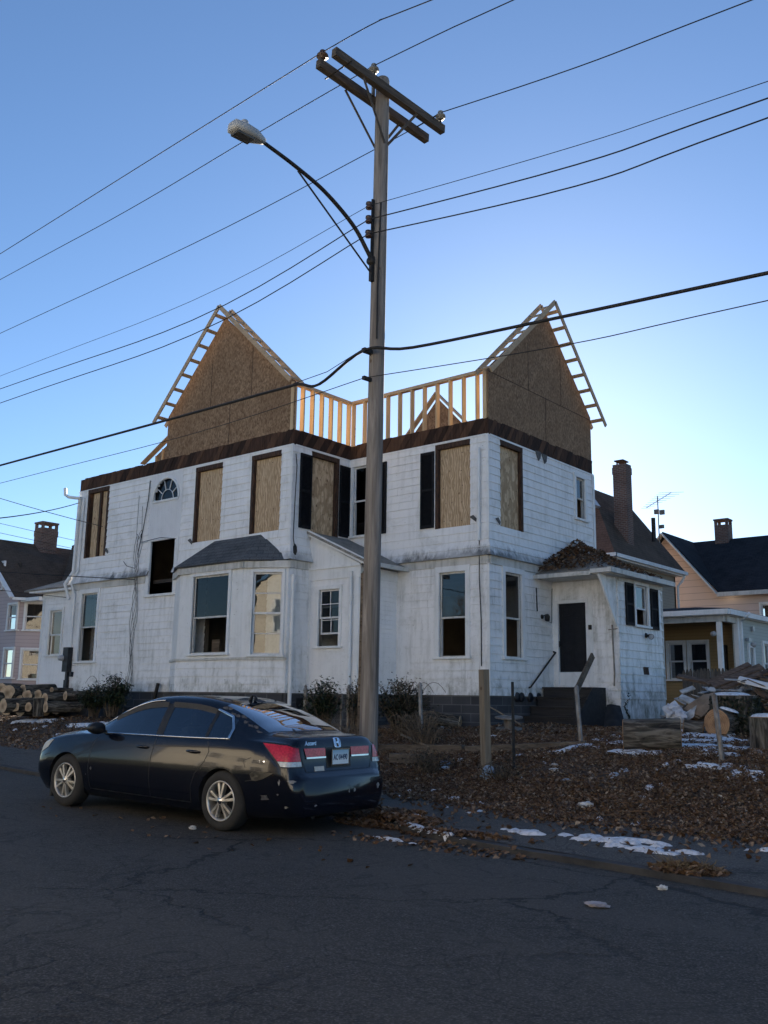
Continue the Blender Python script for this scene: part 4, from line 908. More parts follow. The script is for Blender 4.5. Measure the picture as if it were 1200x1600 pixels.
wire('phone_cable', [(-9.05, -7.69, 6.95), (-1.98, -8.4, 6.56), (1.88, -8.8, 6.35), (2.37, -8.85, 6.31), (2.83, -8.9, 6.2), tuple(cq), (4.79, -9.09, 6.27), (7.26, -9.33, 6), (9.7, -9.57, 5.75)], .023, 'thick black phone cable clamped to the pole, dipping left of it', 'overhead wires')
wire('messenger_wire', [(2.21, -8.85, 6.35), (3, -8.91, 6.36), tuple(cq+Vector((0, 0, .03)))], .006, 'short thin support wire above the dip of the thick phone cable', 'overhead wires', ext=.01, smooth=False)
wire('phone_cable', [(-8.95, -7.7, 6.49), (-0.64, -8.53, 6.1), tuple(c2), (7.25, -9.33, 5.64), (9.68, -9.57, 5.46)], .006, 'thin cable running below the thick phone cable', 'overhead wires', at=2)
# ------------------------------------------------------------------ neighbouring houses
def lapmat(name, c, course=.12, dirt=.15):
    m, t, p = newmat(name); z = zc(t); fr = N(t, 'ShaderNodeMath', operation='FRACT'); L(t, math_(t, 'DIVIDE', z[2], course), fr.inputs[0])
    cc = mix(t, ramp(t, noi(t, coord(t), 1.2, 5, .6), [(.35, 0), (.75, dirt*2)]), c, tuple(x*.7 for x in c))
    cc = mix(t, ramp(t, fr.outputs[0], [(.02, .75), (.09, 0)]), cc, tuple(x*.25 for x in c))
    L(t, cc, p.inputs['Base Color']); p.inputs['Roughness'].default_value = .6; p.inputs['Specular IOR Level'].default_value = .25
    bump(t, p, fr.outputs[0], -.5, .02); return m
def plain_wall(parent, F, a0, a1, z0, z1, holes, mat, name='wall', top=None):
    b = MB(); zs = sorted({z0, z1}|{z for h in holes for z in h[2:]})
    for za, zc_ in zip(zs[:-1], zs[1:]):
        for s0, s1 in inter(a0, a1, [(h[0], h[1]) for h in holes if h[2] < (za+zc_)/2 < h[3]]): fbox(b, F, s0, s1, -.15, 0, za, zc_)
    return b.build(name, mat, parent)
def roombox(parent, F, a0, a1, z0, z1):
    b = MB(); b.quad(F(a0, -.9, z0), F(a1, -.9, z0), F(a1, -.9, z1), F(a0, -.9, z1)); return b.build('room_backing', MT['drape'], parent)
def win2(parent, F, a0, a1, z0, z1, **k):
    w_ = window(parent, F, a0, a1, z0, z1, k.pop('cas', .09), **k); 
    q = MB(); fbox(q, F, a0-.1, a1+.1, -.8, -.7, z0-.1, z1+.1); q.build('room_backing', MT['dark'], w_); return w_  # dark sheet behind the glass stands in for the unlit room
def chimney(parent, x0, x1, y0, y1, z0, z1, cap=True, pots=False):
    b = MB(); b.box(x0, x1, y0, y1, z0, z1)
    if cap: b.box(x0-.02, x1+.02, y0-.02, y1+.02, z1-.40, z1-.12); 
    if pots:
        for x in (x0, x1-.12):
            for y in (y0, y1-.12): b.box(x, x+.12, y, y+.12, z1, z1+.22)
        b.box(x0-.03, x1+.03, y0-.03, y1+.03, z1+.22, z1+.30)
    return uvbox(b.build('chimney', MT['brick'], parent))
# brown-roofed house right behind
A = thing('brown_roof_house', (-5.5, 17, 1), 'taupe house with a steep brown hip roof and tall brick chimney behind the porch', 'house')
ta = lapmat('taupe siding', (.34, .30, .24)); FA_ = Fr((-3.7, 13.9), (0, 1)); FAf = Fr((-12, 13.9), (1, 0))
plain_wall(A, FA_, 0, 6.0, .8, 6.95, [], ta); plain_wall(A, FAf, 0, 8.3, .8, 6.95, [], ta); plain_wall(A, Fr((-3.7, 19.9), (-1, 0)), 0, 8.3, .8, 6.95, [], ta)
roofmesh('roof', A, [((-3.33, 13.5, 7.04), (-3.33, 20.1, 7.04), (-5.5, 19.1, 10.22), (-5.5, 16.0, 10.22))], MT['roofbr'], .08)
roofmesh('roof', A, [((-12.5, 13.5, 7.04), (-3.33, 13.5, 7.04), (-5.5, 16.0, 10.22), (-10, 16, 10.22))], MT['roofred'], .08); roofmesh('roof', A, [((-3.33, 20.1, 7.04), (-12.5, 20.1, 7.04), (-10, 19.1, 10.22), (-5.5, 19.1, 10.22)), ((-5.5, 16, 10.22), (-5.5, 19.1, 10.22), (-10, 19.1, 10.22), (-10, 16, 10.22))], MT['roofbr'], .08)
b = MB(); b.box(-3.35, -3.22, 13.4, 20.15, 6.86, 7.0); b.box(-12, -3.22, 13.35, 13.48, 6.86, 7.0); b.box(-3.7, -3.35, 13.5, 20, 6.80, 6.86); b.build('gutter', MT['trim'], A)
b = MB(); b.tube([(-3.28, 20.0, 6.9), (-3.45, 20.0, 6.6), (-3.62, 19.95, 6.4), (-3.62, 19.95, 1)], .05, 8); b.build('downspout', MT['trim'], A)
chimney(A, -4.32, -3.75, 15.6, 16.1, 7.4, 10.95)
b = MB(); b.box(-4.25, -3.85, 15.6, 16.1, 11.08, 11.13); b.box(-4.2, -4.15, 15.7, 15.74, 10.95, 11.09); b.box(-3.95, -3.9, 15.95, 15.99, 10.95, 11.09); b.build('chimney_cap', MT['brownframe'], A)
b = MB(); b.prism([(-4.75, 14.15+.5, 9.12), (-4.75, 15.1, 9.12), (-5.2, 15.1, 9.78), (-5.2, 14.65, 9.78)], (.10, 0, .07)); b.build('skylight', MT['porc'], A)
b = MB(); b.tube([(-4.0, 18.6, 8.2), (-4.0, 18.6, 9.2)], .09, 10); b.build('vent_pipe', MT['iron'], A)
an = thing('tv_antenna', (-4.2, 19.6, 8.1), 'old rooftop television aerial with many thin rods beside the brick chimney', 'antenna')
b = MB(); b.tube([(-4.2, 19.6, 8.1), (-4.2, 19.6, 10.35)], .025, 6); b.build('mast', MT['galv'], an)
b = MB(); b.beam((-5.2, 20.6, 10.1), (-3.2, 18.7, 10.22), .02, .02); 
for k in range(9):
    t_ = k/8; c = Vector((-5.2, 20.6, 10.1)).lerp(Vector((-3.2, 18.7, 10.22)), t_); l = .2+.32*t_; b.tube([c-Vector((.8, .6, .04))*l, c+Vector((.8, .6, .04))*l], .007, 5)
b.box(-4.35, -4.15, 19.5, 19.6, 9.55, 9.75); b.box(-4.1, -3.9, 19.5, 19.6, 9.5, 9.7); b.box(-4.15, -3.95, 19.5, 19.6, 8.9, 9.05); b.build('rods', MT['galv'], an)
# tan porch with the grey-green extension
Pn = thing('porch_house', (-.5, 13, 1), 'tan single-storey house with a white-posted porch and a grey-green side wall', 'house')
tan = lapmat('tan siding', (.36, .245, .115), .11); gg = lapmat('grey green siding', (.42, .45, .42), .11)
FT = Fr((-4, 12.37), (1, 0)); FU = Fr((1.81, 11.35), (0, 1))
plain_wall(Pn, FT, 0, 5.8, .9, 4.25, [(3.1, 3.64, 2.30, 3.50), (3.82, 4.42, 2.30, 3.50)], tan)
win2(Pn, FT, 3.1, 3.62, 2.30, 3.50); win2(Pn, FT, 3.84, 4.42, 2.30, 3.50)
plain_wall(Pn, FU, 0, 8, .9, 4.25, [(.95, 1.3, 1.9, 3.3), (2.3, 2.9, 2.2, 3.5)], gg); b = MB(); fbox(b, FU, -.02, .12, -.1, .04, .9, 4.3); fbox(b, FU, .16, .24, .02, .10, .9, 4.2); b.tube([FU(.2, .06, 4.1), FU(.2, .3, 4.3), FU(.25, .34, 4.35)], .05, 6); b.build('corner_board', MT['trim'], Pn)
win2(Pn, FU, .95, 1.3, 1.9, 3.3, cas=.13); win2(Pn, FU, 2.3, 2.9, 2.2, 3.5)
b = MB(); b.box(1.50, 1.64, 10.42, 10.56, .9, 4.1); b.build('porch_post', MT['trim'], Pn); b = MB(); b.box(-4, 1.75, 10.40, 10.58, 4.02, 4.22); b.box(1.62, 1.80, 10.58, 11.35, 4.02, 4.22); b.build('porch_beam', MT['trimold'], Pn)
b = MB(); b.box(-4, 2.0, 10.12, 10.24, 4.22, 4.38); b.box(1.92, 2.04, 10.24, 19, 4.22, 4.38); b.box(-4, 1.9, 10.24, 11.4, 4.2, 4.22); b.box(1.81, 1.92, 11.3, 19, 4.2, 4.22); b.build('gutter', MT['trim'], Pn)
roofmesh('roof', Pn, [((-4, 10.2, 4.40), (2.0, 10.2, 4.40), (0, 12.6, 4.72), (-4, 12.6, 4.72)), ((2.0, 10.2, 4.40), (2.0, 19, 4.40), (0, 19, 4.72), (0, 12.6, 4.72))], MT['roofb'], .05)
b = MB(); b.box(1.85, 1.95, 12.0, 12.25, 3.5, 3.6); b.lathe((1.98, 12.1, 3.4), (1, -.3, -.3), [(0, -.02), (.06, 0), (.09, .12), (0, .12)], 10); b.box(1.83, 1.9, 12.6, 12.75, 3.85, 4.0); b.lathe((1.45, 10.36, 3.65), (0, -1, -.2), [(0, 0), (.08, .02), (.08, .12), (0, .14)], 10); b.build('wall_lamp', MT['porc'], Pn)
# peach house with the black roof
B = thing('peach_house', (-3, 25, 1), 'peach sided house with a black gable roof, peeling white rake board and small chimney', 'house')
pe = lapmat('peach siding', (.62, .50, .45), .30, .1); FB_ = Fr((-8, 22.9), (1, 0))
plain_wall(B, FB_, 0, 12, .9, 6.25, [(6.85, 7.9, 4.2, 5.75), (3.15, 3.5, 4.65, 5.55)], pe); b = MB(); b.prism([FB_(.2, -.1, 6.25), FB_(5.15, -.1, 6.25), FB_(2.75, -.1, 9.25)], FB_.n*.1); b.build('gable_wall', pe, B)
win2(B, FB_, 6.85, 7.9, 4.2, 5.75); win2(B, FB_, 3.15, 3.5, 4.65, 5.55)
roofmesh('roof', B, [((-2.80, 22.4, 6.36), (6, 22.4, 6.36), (6, 26, 9.28), (-5.25, 26, 9.28)), ((-5.25, 22.4, 9.29), (-2.72, 22.4, 6.29), (-2.74, 22.5, 6.37), (-5.2, 26.1, 9.29), (-5.25, 26.1, 9.29)), ((-5.25, 22.4, 9.28), (-7.8, 22.4, 6.25), (-7.8, 27, 6.25), (-5.25, 27, 9.28)), ((6, 26, 9.28), (6, 30, 6.3), (-5.25, 30, 6.3), (-5.25, 26, 9.28))], MT['roofb'], .06)
b = MB(); b.beam((-5.25, 22.36, 9.18), (-2.85, 22.36, 6.26), .06, .30, up=(0, 1, 0)); b.beam((-5.25, 22.36, 9.18), (-7.8, 22.36, 6.15), .06, .30, up=(0, 1, 0)); b.box(-2.85, 6, 22.30, 22.44, 6.14, 6.32); b.build('rake_board', MT['trimold'], B)
chimney(B, -4.05, -3.40, 25.7, 26.3, 8.7, 9.95, False, True)
# pink house on the far left
K = thing('pink_house', (-29, 6, 1), 'dusky pink house with a steep dark brown roof and chimney beyond the log pile', 'house')
pk = lapmat('dusky pink siding', (.47, .39, .385), .16, .12); FK = Fr((-36, 3), (1, 0)); FK2 = Fr((-26.97, 3), (.62, .78)); FK3 = Fr((-26.0, 4.25), (0, 1))
k_ = lambda x: x+36
wl = [(k_(-27.72), k_(-27.0), 4.30, 5.42), (k_(-27.75), k_(-27.0), 2.2, 3.45), (k_(-30), k_(-29.2), 4.3, 5.5), (k_(-30), k_(-29.2), 2.2, 3.4)]
plain_wall(K, FK, 0, 9.03, .8, 5.85, wl, pk)
for q in wl: win2(K, FK, *q)
plain_wall(K, FK2, 0, 1.6, .8, 5.75, [(.35, 1.15, 4.30, 5.50), (.35, 1.15, 2.15, 3.42)], pk)
for z0_, z1_ in ((4.30, 5.50), (2.15, 3.42)): win2(K, FK2, .35, 1.15, z0_, z1_)
plain_wall(K, FK3, 0, 8, .8, 5.75, [], pk)
b = MB(); b.prism([FK(1.5, -.1, 5.85), FK(9.0, -.1, 5.85), FK(5.4, -.1, 9.2)], FK.n*.1); b.build('gable_wall', pk, K); win2(K, FK, k_(-29.2), k_(-28.5), 6.2, 7.4)
roofmesh('roof', K, [((-30.2, 2.5, 8.75), (-26.6, 2.5, 5.72), (-25.2, 4.2, 5.65), (-25.2, 13, 5.65), (-30.2, 13, 8.75)), ((-30.2, 2.5, 8.75), (-34, 2.5, 5.6), (-34, 13, 5.6), (-30.2, 13, 8.75))], MT['roofbr'], .08)
roofmesh('roof', K, [((-29.5, 7, 8.85), (-22, 7, 8.85), (-22, 4.6, 6.2), (-26.4, 4.6, 6.2)), ((-29.5, 7, 8.85), (-22, 7, 8.85), (-22, 11, 5.6), (-29.5, 11, 5.6))], MT['roofbr'], .08)
b = MB(); b.beam((-30.2, 2.44, 8.72), (-26.55, 2.44, 5.66), .06, .22, up=(0, 1, 0)); b.box(-26.6, -25.1, 2.9, 3.05, 5.5, 5.66); b.beam((-26.6, 2.5, 5.62), (-25.2, 4.2, 5.58), .1, .12); b.build('rake_board', MT['trim'], K)
b = MB(); b.tube([(-25.9, 3.95, 5.5), (-25.9, 3.95, 1)], .05, 6); b.build('downspout', MT['trim'], K)
chimney(K, -30.3, -29.6, 5.35, 6.2, 8.2, 9.55, True, True)
# houses across the street (seen only as reflections in the glass) and a bare tree
X1 = thing('cream_house', (5, -36, .3), 'cream two-storey house across the street, mirrored in the bay window and the car glass', 'house')
cr = lapmat('cream siding', (.80, .75, .64), .2, .08)
FX = Fr((12, -27), (-1, 0)); hx = [(1.5+i*2.6, 2.6+i*2.6, z, z+1.6) for i in range(4) for z in (1.6, 4.9)]
plain_wall(X1, FX, 0, 11.5, .2, 7.2, hx, cr)
for q in hx: win2(X1, FX, *q)
plain_wall(X1, Fr((.5, -27), (0, -1)), 0, 9, .2, 7.2, [], cr); plain_wall(X1, Fr((12, -36), (0, 1)), 0, 9, .2, 7.2, [], cr)
b = MB(); b.prism([FX(0, -.1, 7.2), FX(11.5, -.1, 7.2), FX(5.75, -.1, 11.2)], FX.n*.1); b.build('gable_wall', cr, X1)
roofmesh('roof', X1, [((-.2, -26.5, 7.0), (6.25, -26.5, 11.4), (6.25, -36, 11.4), (-.2, -36, 7.0)), ((12.7, -26.5, 7.0), (6.25, -26.5, 11.4), (6.25, -36, 11.4), (12.7, -36, 7.0))], MT['roofb'], .08)
def limb(b, p, d, l, r, lv, rnd, mi=0, spread=.6, n=3):
    pts = [p]; dd = d.copy()
    for k in range(4): dd = (dd+Vector((rnd.uniform(-.16, .16), rnd.uniform(-.16, .16), rnd.uniform(-.05, .15)))).normalized(); pts.append(pts[-1]+dd*l/4)
    b.tube(pts, [r*(1-.14*k) for k in range(5)], 6 if lv > 1 else 4, mi, cap=False)
    if lv > 0:
        for k in range(n): 
            q = pts[rnd.randint(2, 4)]; nd = (dd+Vector((rnd.uniform(-1, 1), rnd.uniform(-1, 1), rnd.uniform(-.2, .7)))*spread).normalized(); limb(b, q, nd, l*rnd.uniform(.6, .8), r*.55, lv-1, rnd, mi, spread, n)
for nm, x1, wd_, col, lab in (('added_white_house', 25.5, 10, (.80, .79, .76), 'white gabled house added across the street, right of the cream one, for bounce light and reflections'), ('added_tan_house', -3.5, 10, (.74, .68, .56), 'tan gabled house added across the street, left of the cream one, for bounce light and reflections')):  # both gabled houses are added out of view for bounce light and reflections
    XX = thing(nm, (x1-wd_/2, -36, .3), lab, 'house'); FX = Fr((x1, -27.5), (-1, 0)); mm = lapmat(nm+' siding', col, .2, .1); hx = [(1.2+i*2.7, 2.2+i*2.7, z, z+1.6) for i in range(3) for z in (1.6, 4.7)]
    plain_wall(XX, FX, 0, wd_, .0, 6.8, hx, mm)
    for q in hx: win2(XX, FX, *q)
    b = MB(); b.prism([FX(0, -.1, 6.8), FX(wd_, -.1, 6.8), FX(wd_/2, -.1, 10.4)], FX.n*.1); b.build('gable_wall', mm, XX); plain_wall(XX, Fr((x1-wd_, -27.5), (0, -1)), 0, 9, .0, 6.8, [], mm); plain_wall(XX, Fr((x1, -36.5), (0, 1)), 0, 9, 0, 6.8, [], mm)
    roofmesh('roof', XX, [((x1+.6, -27, 6.5), (x1-wd_/2, -27, 10.5), (x1-wd_/2, -37, 10.5), (x1+.6, -37, 6.5)), ((x1-wd_-.6, -27, 6.5), (x1-wd_/2, -27, 10.5), (x1-wd_/2, -37, 10.5), (x1-wd_-.6, -37, 6.5))], MT['roofg'], .08)
rn = random.Random(5)
tr = thing('bare_tree', (-18.5, -27.5, .3), 'bare winter tree across the street, mirrored in the right front window', 'tree'); b = MB(); b.tube([(-18.5, -27.5, .2), (-18.6, -27.5, 1.6), (-18.5, -27.4, 3)], [.25, .2, .18], 10); b.build('trunk', MT['bark'], tr)
b = MB(); 
for k in range(5): limb(b, Vector((-18.5, -27.4, 2.9)), Vector((rn.uniform(-.7, .7), rn.uniform(-.7, .7), 1)).normalized(), 2.6, .1, 4, rn)
b.build('crown', MT['bark'], tr)
# twigs over the left roof edge: crown of a far tree
t2 = thing('far_bare_tree', (-21, 14, 1), 'crown of a small bare tree showing above the left roof edge', 'tree'); b = MB(); b.tube([(-21, 14, .8), (-21, 14, 5), (-21.1, 14, 8.6)], [.2, .16, .12], 8); b.build('trunk', MT['bark'], t2); b = MB()
for k in range(7): limb(b, Vector((-21.1, 14, 8.2)), Vector((rn.uniform(-1, 1), rn.uniform(-1, 1), .9)).normalized(), 1.3, .05, 3, rn, 0, .7)
b.build('crown', MT['bark'], t2)
# service wires on the left
def sw(p, q, r, label, dip=.15):
    p, q = Vector(p), Vector(q); pts = [p.lerp(q, t_/10)-Vector((0, 0, dip*4*(t_/10)*(1-t_/10))) for t_ in range(11)]
    b = MB(); b.tube(pts, r, 5, cap=False); return b.build('service_wire', MT['wire'], None, label, 'wire', 'service wires on the left')
sw((-24, -5, 10.2), (-12.67, -2.35, 6.62), .011, 'dark wire running down from upper left to the boarded left window')
sw((-3, -12, 4.2), (-14.22, -2.26, 7.58), .013, 'service wire fixed to the left upper corner of the white house', .12)
sw((-26, -5.3, 9.2), (-21.6, 4.2, 7.55), .010, 'topmost of three thin wires crossing above the pink house chimney', .02)
sw((-26, -5.3, 8.75), (-21.6, 4.2, 7.22), .010, 'middle of three thin wires crossing at the pink house chimney', .02)
sw((-26, -5.3, 8.35), (-21.6, 4.2, 6.98), .010, 'lowest of three thin wires crossing at the pink house chimney', .02)
sw((-22, -9, 5.9), (-10.86, -2.33, 4.85), .013, 'black cable sagging past the small left wing to the cable bundle', .1)
sw((-20, -8, 5.3), (-15.3, -1.65, 4.62), .010, 'thin wire reaching the eave of the small left wing', .02)
# picket fence behind the rubble
pf = thing('picket_fence', (4, 6.6, 1), 'weathered grey dog-eared picket fence behind the rubble heap', 'fence')
pm = wood('grey picket wood', (.07, .06, .05), (.17, .15, .13), 2, .9, 1.2)
b = MB(); x = 1.92; r = random.Random(3)
while x < 9.5:
    h = 2.43+r.uniform(-.03, .03); y = 6.6+r.uniform(-.01, .01); b.prism([(x, y, .8), (x+.088, y, .8), (x+.088, y, h-.09), (x+.06, y, h), (x+.03, y, h), (x, y, h-.09)], (0, .02, 0)); x += .098
b.build('pickets', pm, pf); b = MB(); b.box(1.9, 9.5, 6.63, 6.68, 1.3, 1.4); b.box(1.9, 9.5, 6.63, 6.68, 2.1, 2.2); b.build('rail', pm, pf)
# ------------------------------------------------------------------ parked sedan
YAW, PIT = math.radians(4.0), math.radians(1.2)
CX, CY, CZ = 3.87, -10.53, .018          # ground point under the rear axle; u runs from the nose to the tail
car = thing('parked_car', (CX-1.3, CY, CZ), 'black four-door sedan parked at the kerb, with peeling clear coat and a scraped rear bumper', 'car')
MT['paint'] = simple('midnight black paint', (.003, .0045, .010), (.0045, .006, .012), 1.2, rough=.16, bmp=.015, spec=.35, coat=.35, bd=.02)
MT['rub'] = simple('tyre rubber', (.022, .022, .022), (.035, .034, .033), 9, rough=.85, bmp=.2)
MT['alloy'] = simple('dusty alloy', (.62, .60, .56), (.42, .39, .35), 9, rough=.38, metal=.75, bmp=.05)
MT['chrome'] = simple('chrome trim', (.72, .73, .74), (.6, .6, .62), 9, rough=.15, metal=1, bmp=0)
MT['plast'] = simple('black plastic', (.010, .010, .011), (.02, .02, .02), 9, rough=.45, bmp=.05)
MT['cglass'] = glass('car glass', (.30, .36, .40), 1.15)
MT['red'] = simple('red lens', (.62, .025, .05), (.40, .012, .025), 40, rough=.12, bmp=.3, bd=.006, coat=.6); MT['clear'] = simple('clear lens', (.70, .72, .72), (.42, .44, .45), 30, rough=.12, bmp=.4, bd=.006, metal=.2)
MT['haze'] = simple('yellowed headlight', (.50, .47, .40), (.38, .36, .32), 9, rough=.4, bmp=.05); MT['chip'] = simple('bare bumper plastic', (.32, .31, .29), (.20, .19, .18), 30, rough=.8, bmp=.1)
MT['peel'] = simple('peeled clear coat', (.10, .10, .105), (.05, .05, .055), 30, rough=.8, bmp=.1); MT['seat'] = simple('seat cloth', (.10, .10, .105), (.07, .07, .07), 20, rough=.9)
MT['cabin'] = simple('cabin trim', (.05, .05, .052), (.03, .03, .03), 10, rough=.9, bmp=0)
#      u     zb   zsill wsill wmid  zsh   wsh  zbelt wbelt zrail wrail ztop  wtop
ST_ = [(0.00, .24, .30, .40, .50, .50, .52, .58, .48, .60, .36, .605, .20),
       (0.04, .20, .28, .58, .68, .50, .68, .64, .62, .68, .46, .69, .25),
       (0.14, .18, .26, .72, .81, .54, .80, .715, .73, .765, .53, .78, .28),
       (0.35, .17, .24, .80, .885, .60, .875, .80, .80, .855, .60, .875, .30),
       (0.70, .17, .22, .84, .912, .66, .905, .875, .825, .925, .65, .945, .32),
       (1.10, .17, .21, .845, .918, .68, .910, .925, .835, .975, .68, 1.00, .34),
       (1.38, .17, .21, .85, .92, .69, .914, .945, .845, 1.005, .72, 1.035, .36),
       (1.60, .17, .21, .855, .922, .70, .916, .955, .85, 1.10, .735, 1.15, .46),
       (1.85, .17, .21, .86, .923, .70, .917, .962, .855, 1.235, .70, 1.29, .50),
       (2.10, .17, .21, .86, .923, .705, .917, .967, .857, 1.335, .665, 1.395, .52),
       (2.35, .17, .21, .86, .923, .71, .917, .972, .858, 1.392, .64, 1.452, .52),
       (2.70, .17, .21, .86, .923, .715, .917, .978, .858, 1.415, .62, 1.476, .50),
       (3.05, .17, .21, .86, .923, .72, .917, .984, .857, 1.405, .61, 1.470, .50),
       (3.40, .17, .21, .86, .923, .73, .917, .992, .855, 1.355, .61, 1.430, .50),
       (3.65, .17, .22, .86, .923, .74, .917, 1.000, .850, 1.29, .635, 1.365, .50),
       (3.90, .17, .23, .855, .922, .75, .915, 1.006, .840, 1.205, .665, 1.275, .52),
       (4.15, .18, .25, .85, .915, .76, .908, 1.010, .825, 1.105, .695, 1.165, .53),
       (4.32, .19, .26, .84, .905, .765, .898, 1.010, .81, 1.065, .70, 1.095, .54),
       (4.55, .20, .27, .82, .89, .77, .88, 1.005, .785, 1.055, .68, 1.085, .52),
       (4.72, .21, .28, .80, .87, .765, .855, .985, .755, 1.045, .65, 1.075, .50),
       (4.78, .215, .285, .79, .86, .75, .84, .955, .74, 1.005, .645, 1.035, .49),
       (4.815, .22, .29, .785, .855, .70, .83, .84, .735, .88, .64, .905, .48),
       (4.835, .225, .295, .78, .845, .64, .815, .70, .735, .715, .64, .725, .48),
       (4.885, .23, .30, .755, .815, .60, .785, .655, .715, .668, .62, .672, .46),
       (4.93, .27, .33, .68, .735, .55, .715, .62, .66, .635, .56, .638, .42)]
SA = np.array(ST_)
def pchip(x, y, xq):
    h = np.diff(x); dl = np.diff(y)/h; d = np.zeros(len(x))
    for i in range(1, len(x)-1):
        if dl[i-1]*dl[i] > 0: w1, w2 = 2*h[i]+h[i-1], h[i]+2*h[i-1]; d[i] = (w1+w2)/(w1/dl[i-1]+w2/dl[i])
    d[0], d[-1] = dl[0], dl[-1]; i = min(max(np.searchsorted(x, xq)-1, 0), len(h)-1); t_ = (xq-x[i])/h[i]
    return ((2*t_**3-3*t_**2+1)*y[i]+(t_**3-2*t_**2+t_)*h[i]*d[i]+(-2*t_**3+3*t_**2)*y[i+1]+(t_**3-t_**2)*h[i]*d[i+1])
def par(u): return [float(pchip(SA[:, 0], SA[:, k], u)) for k in range(1, 13)]
def section(u):
    zb, zs_, ws, wm, zsh, wsh, zbe, wbe, zr, wr, zt, wt = par(u)
    gl = sstep(.03, .16, zr-zbe)       # greenhouse present
    P = [(0, zb), (ws*.5, zb), (ws-.06, zb), (ws, zs_), (lerp(ws, wm, .55), lerp(zs_, zsh, .22)), (wm-.004, lerp(zs_, zsh, .5)), (wm, lerp(zs_, zsh, .78)), (wsh+.001, zsh), (lerp(wsh, wbe, .42), lerp(zsh, zbe, .55)), (lerp(wsh, wbe, .78), lerp(zsh, zbe, .88)), (wbe, zbe)]
    bw = lerp(wbe-.02, wbe-.012, gl)
    P.append((bw, zbe+.012*gl+.002))                       # 11 window sill
    w1, z1 = lerp(bw, wr, .90), lerp(zbe+.012, zr, .90)
    P.append((lerp(bw, w1, .5)+.012*gl, lerp(P[-1][1], z1, .5)))  # 12
    P.append((w1+.004*gl, z1))                             # 13 window head
    P.append((wr, zr))                                     # 14 rail
    P.append((lerp(wr, wt, .35), lerp(zr, zt, .55)))       # 15 glass edge
    P.append((wt, lerp(zr, zt, .90)))                      # 16
    P.append((wt*.5, zt-.004)); P.append((0, zt)); return P
us = sorted(set([round(x, 3) for x in list(np.linspace(0, .2, 7))+list(np.linspace(.2, 4.7, 100))+list(np.linspace(4.7, 4.93, 14))+[1.56, 2.60, 2.70, 3.42, 3.46, 3.86, 1.42, 2.10, 3.50, 4.24]]))
SEC = [section(u) for u in us]; NP = len(SEC[0])
bm = bmesh.new(); ring = []
for u, sc in zip(us, SEC):
    full = [(-y, z) for (y, z) in sc]+[(y, z) for (y, z) in sc[-2:0:-1]]       # near side first (negative y faces the road)
    ring.append([bm.verts.new((u, y, z)) for y, z in full])
nf = len(ring[0])
def cls(i, k):
    um = (us[i]+us[i+1])/2; kk = k if k < NP-1 else nf-1-k
    if kk in (11, 12):
        if 1.62 < um < 2.60: return 1
        if 2.70 < um < 3.42: return 2
        if 3.46 < um < 3.80: return 3
    if kk in (15, 16, 17):
        if 1.45 < um < 2.10: return 4
        if 3.50 < um < 4.24: return 5
    return 0
for i in range(len(us)-1):
    for k in range(nf):
        f = bm.faces.new((ring[i][k], ring[i][(k+1) % nf], ring[i+1][(k+1) % nf], ring[i+1][k])); f.material_index = cls(i, k); f.smooth = True
bm.faces.new(ring[0][::-1]); bm.faces.new(ring[-1]); bmesh.ops.recalc_face_normals(bm, faces=bm.faces)
me = bpy.data.meshes.new('body'); bm.to_mesh(me); bm.free()
for k in range(6): me.materials.append(MT['paint'])
me.materials.append(MT['plast'])
tmp = bpy.data.objects.new('tmp_body', me); COL.objects.link(tmp)
cutters = []
for u in (.98, 3.78):
    for s in (-1, 1):
        q = MB(); q.lathe((u, s*1.2, .335), (0, -s, 0), [(0, 0), (.355, 0), (.355, .52), (0, .52)], 40)
        cm = bpy.data.meshes.new('c'); cm.from_pydata(q.v, [], q.f); 
        for k in range(6): cm.materials.append(MT['paint'])
        cm.materials.append(MT['plast'])
        bmc = bmesh.new(); bmc.from_mesh(cm); bmesh.ops.remove_doubles(bmc, verts=bmc.verts, dist=1e-5); bmesh.ops.recalc_face_normals(bmc, faces=bmc.faces)
        for f in bmc.faces: f.material_index = 6
        bmc.to_mesh(cm); bmc.free()
        co = bpy.data.objects.new('tmp_cut', cm); COL.objects.link(co); cutters.append(co)
        md = tmp.modifiers.new('b', 'BOOLEAN'); md.operation = 'DIFFERENCE'; md.object = co; md.solver = 'EXACT'
dg = bpy.context.evaluated_depsgraph_get(); dg.update()
bme = bpy.data.meshes.new_from_object(tmp.evaluated_get(dg))
for o in cutters+[tmp]: bpy.data.objects.remove(o)
def world(u, y, z):
    a = (u-3.78)*1.02
    if u < .56: a += (.56-u)*.28
    if u > 4.18: a -= (u-4.18)*.16
    return Vector((CX+a*math.cos(YAW)-y*math.sin(YAW), CY+a*math.sin(YAW)+y*math.cos(YAW), CZ+z-a*math.sin(PIT)))
groups_ = {}
for p in bme.polygons: groups_.setdefault(p.material_index, []).append(p)
def part_from(polys, name, mats, parent, off=0, mi=None, smooth=True):
    idx = {}; q = MB()
    for p in polys:
        f = []
        for vi in p.vertices:
            if vi not in idx: v = bme.vertices[vi]; c = v.co+v.normal*off; idx[vi] = len(q.v); q.v.append(tuple(world(*c)))
            f.append(idx[vi])
        q.f.append(tuple(f)); q.m.append(mi(p) if mi else 0); q.sm.append(smooth)
    return q.build(name, mats, parent)
body = part_from(groups_.get(0, []), 'body', MT['paint'], car)
part_from(groups_.get(6, []), 'wheel_well', MT['plast'], car)
for k in (1, 2, 3):
    for s in (-1, 1):
        part_from([p for p in groups_[k] if p.center.y*s > 0], 'side_window', MT['cglass'], car)
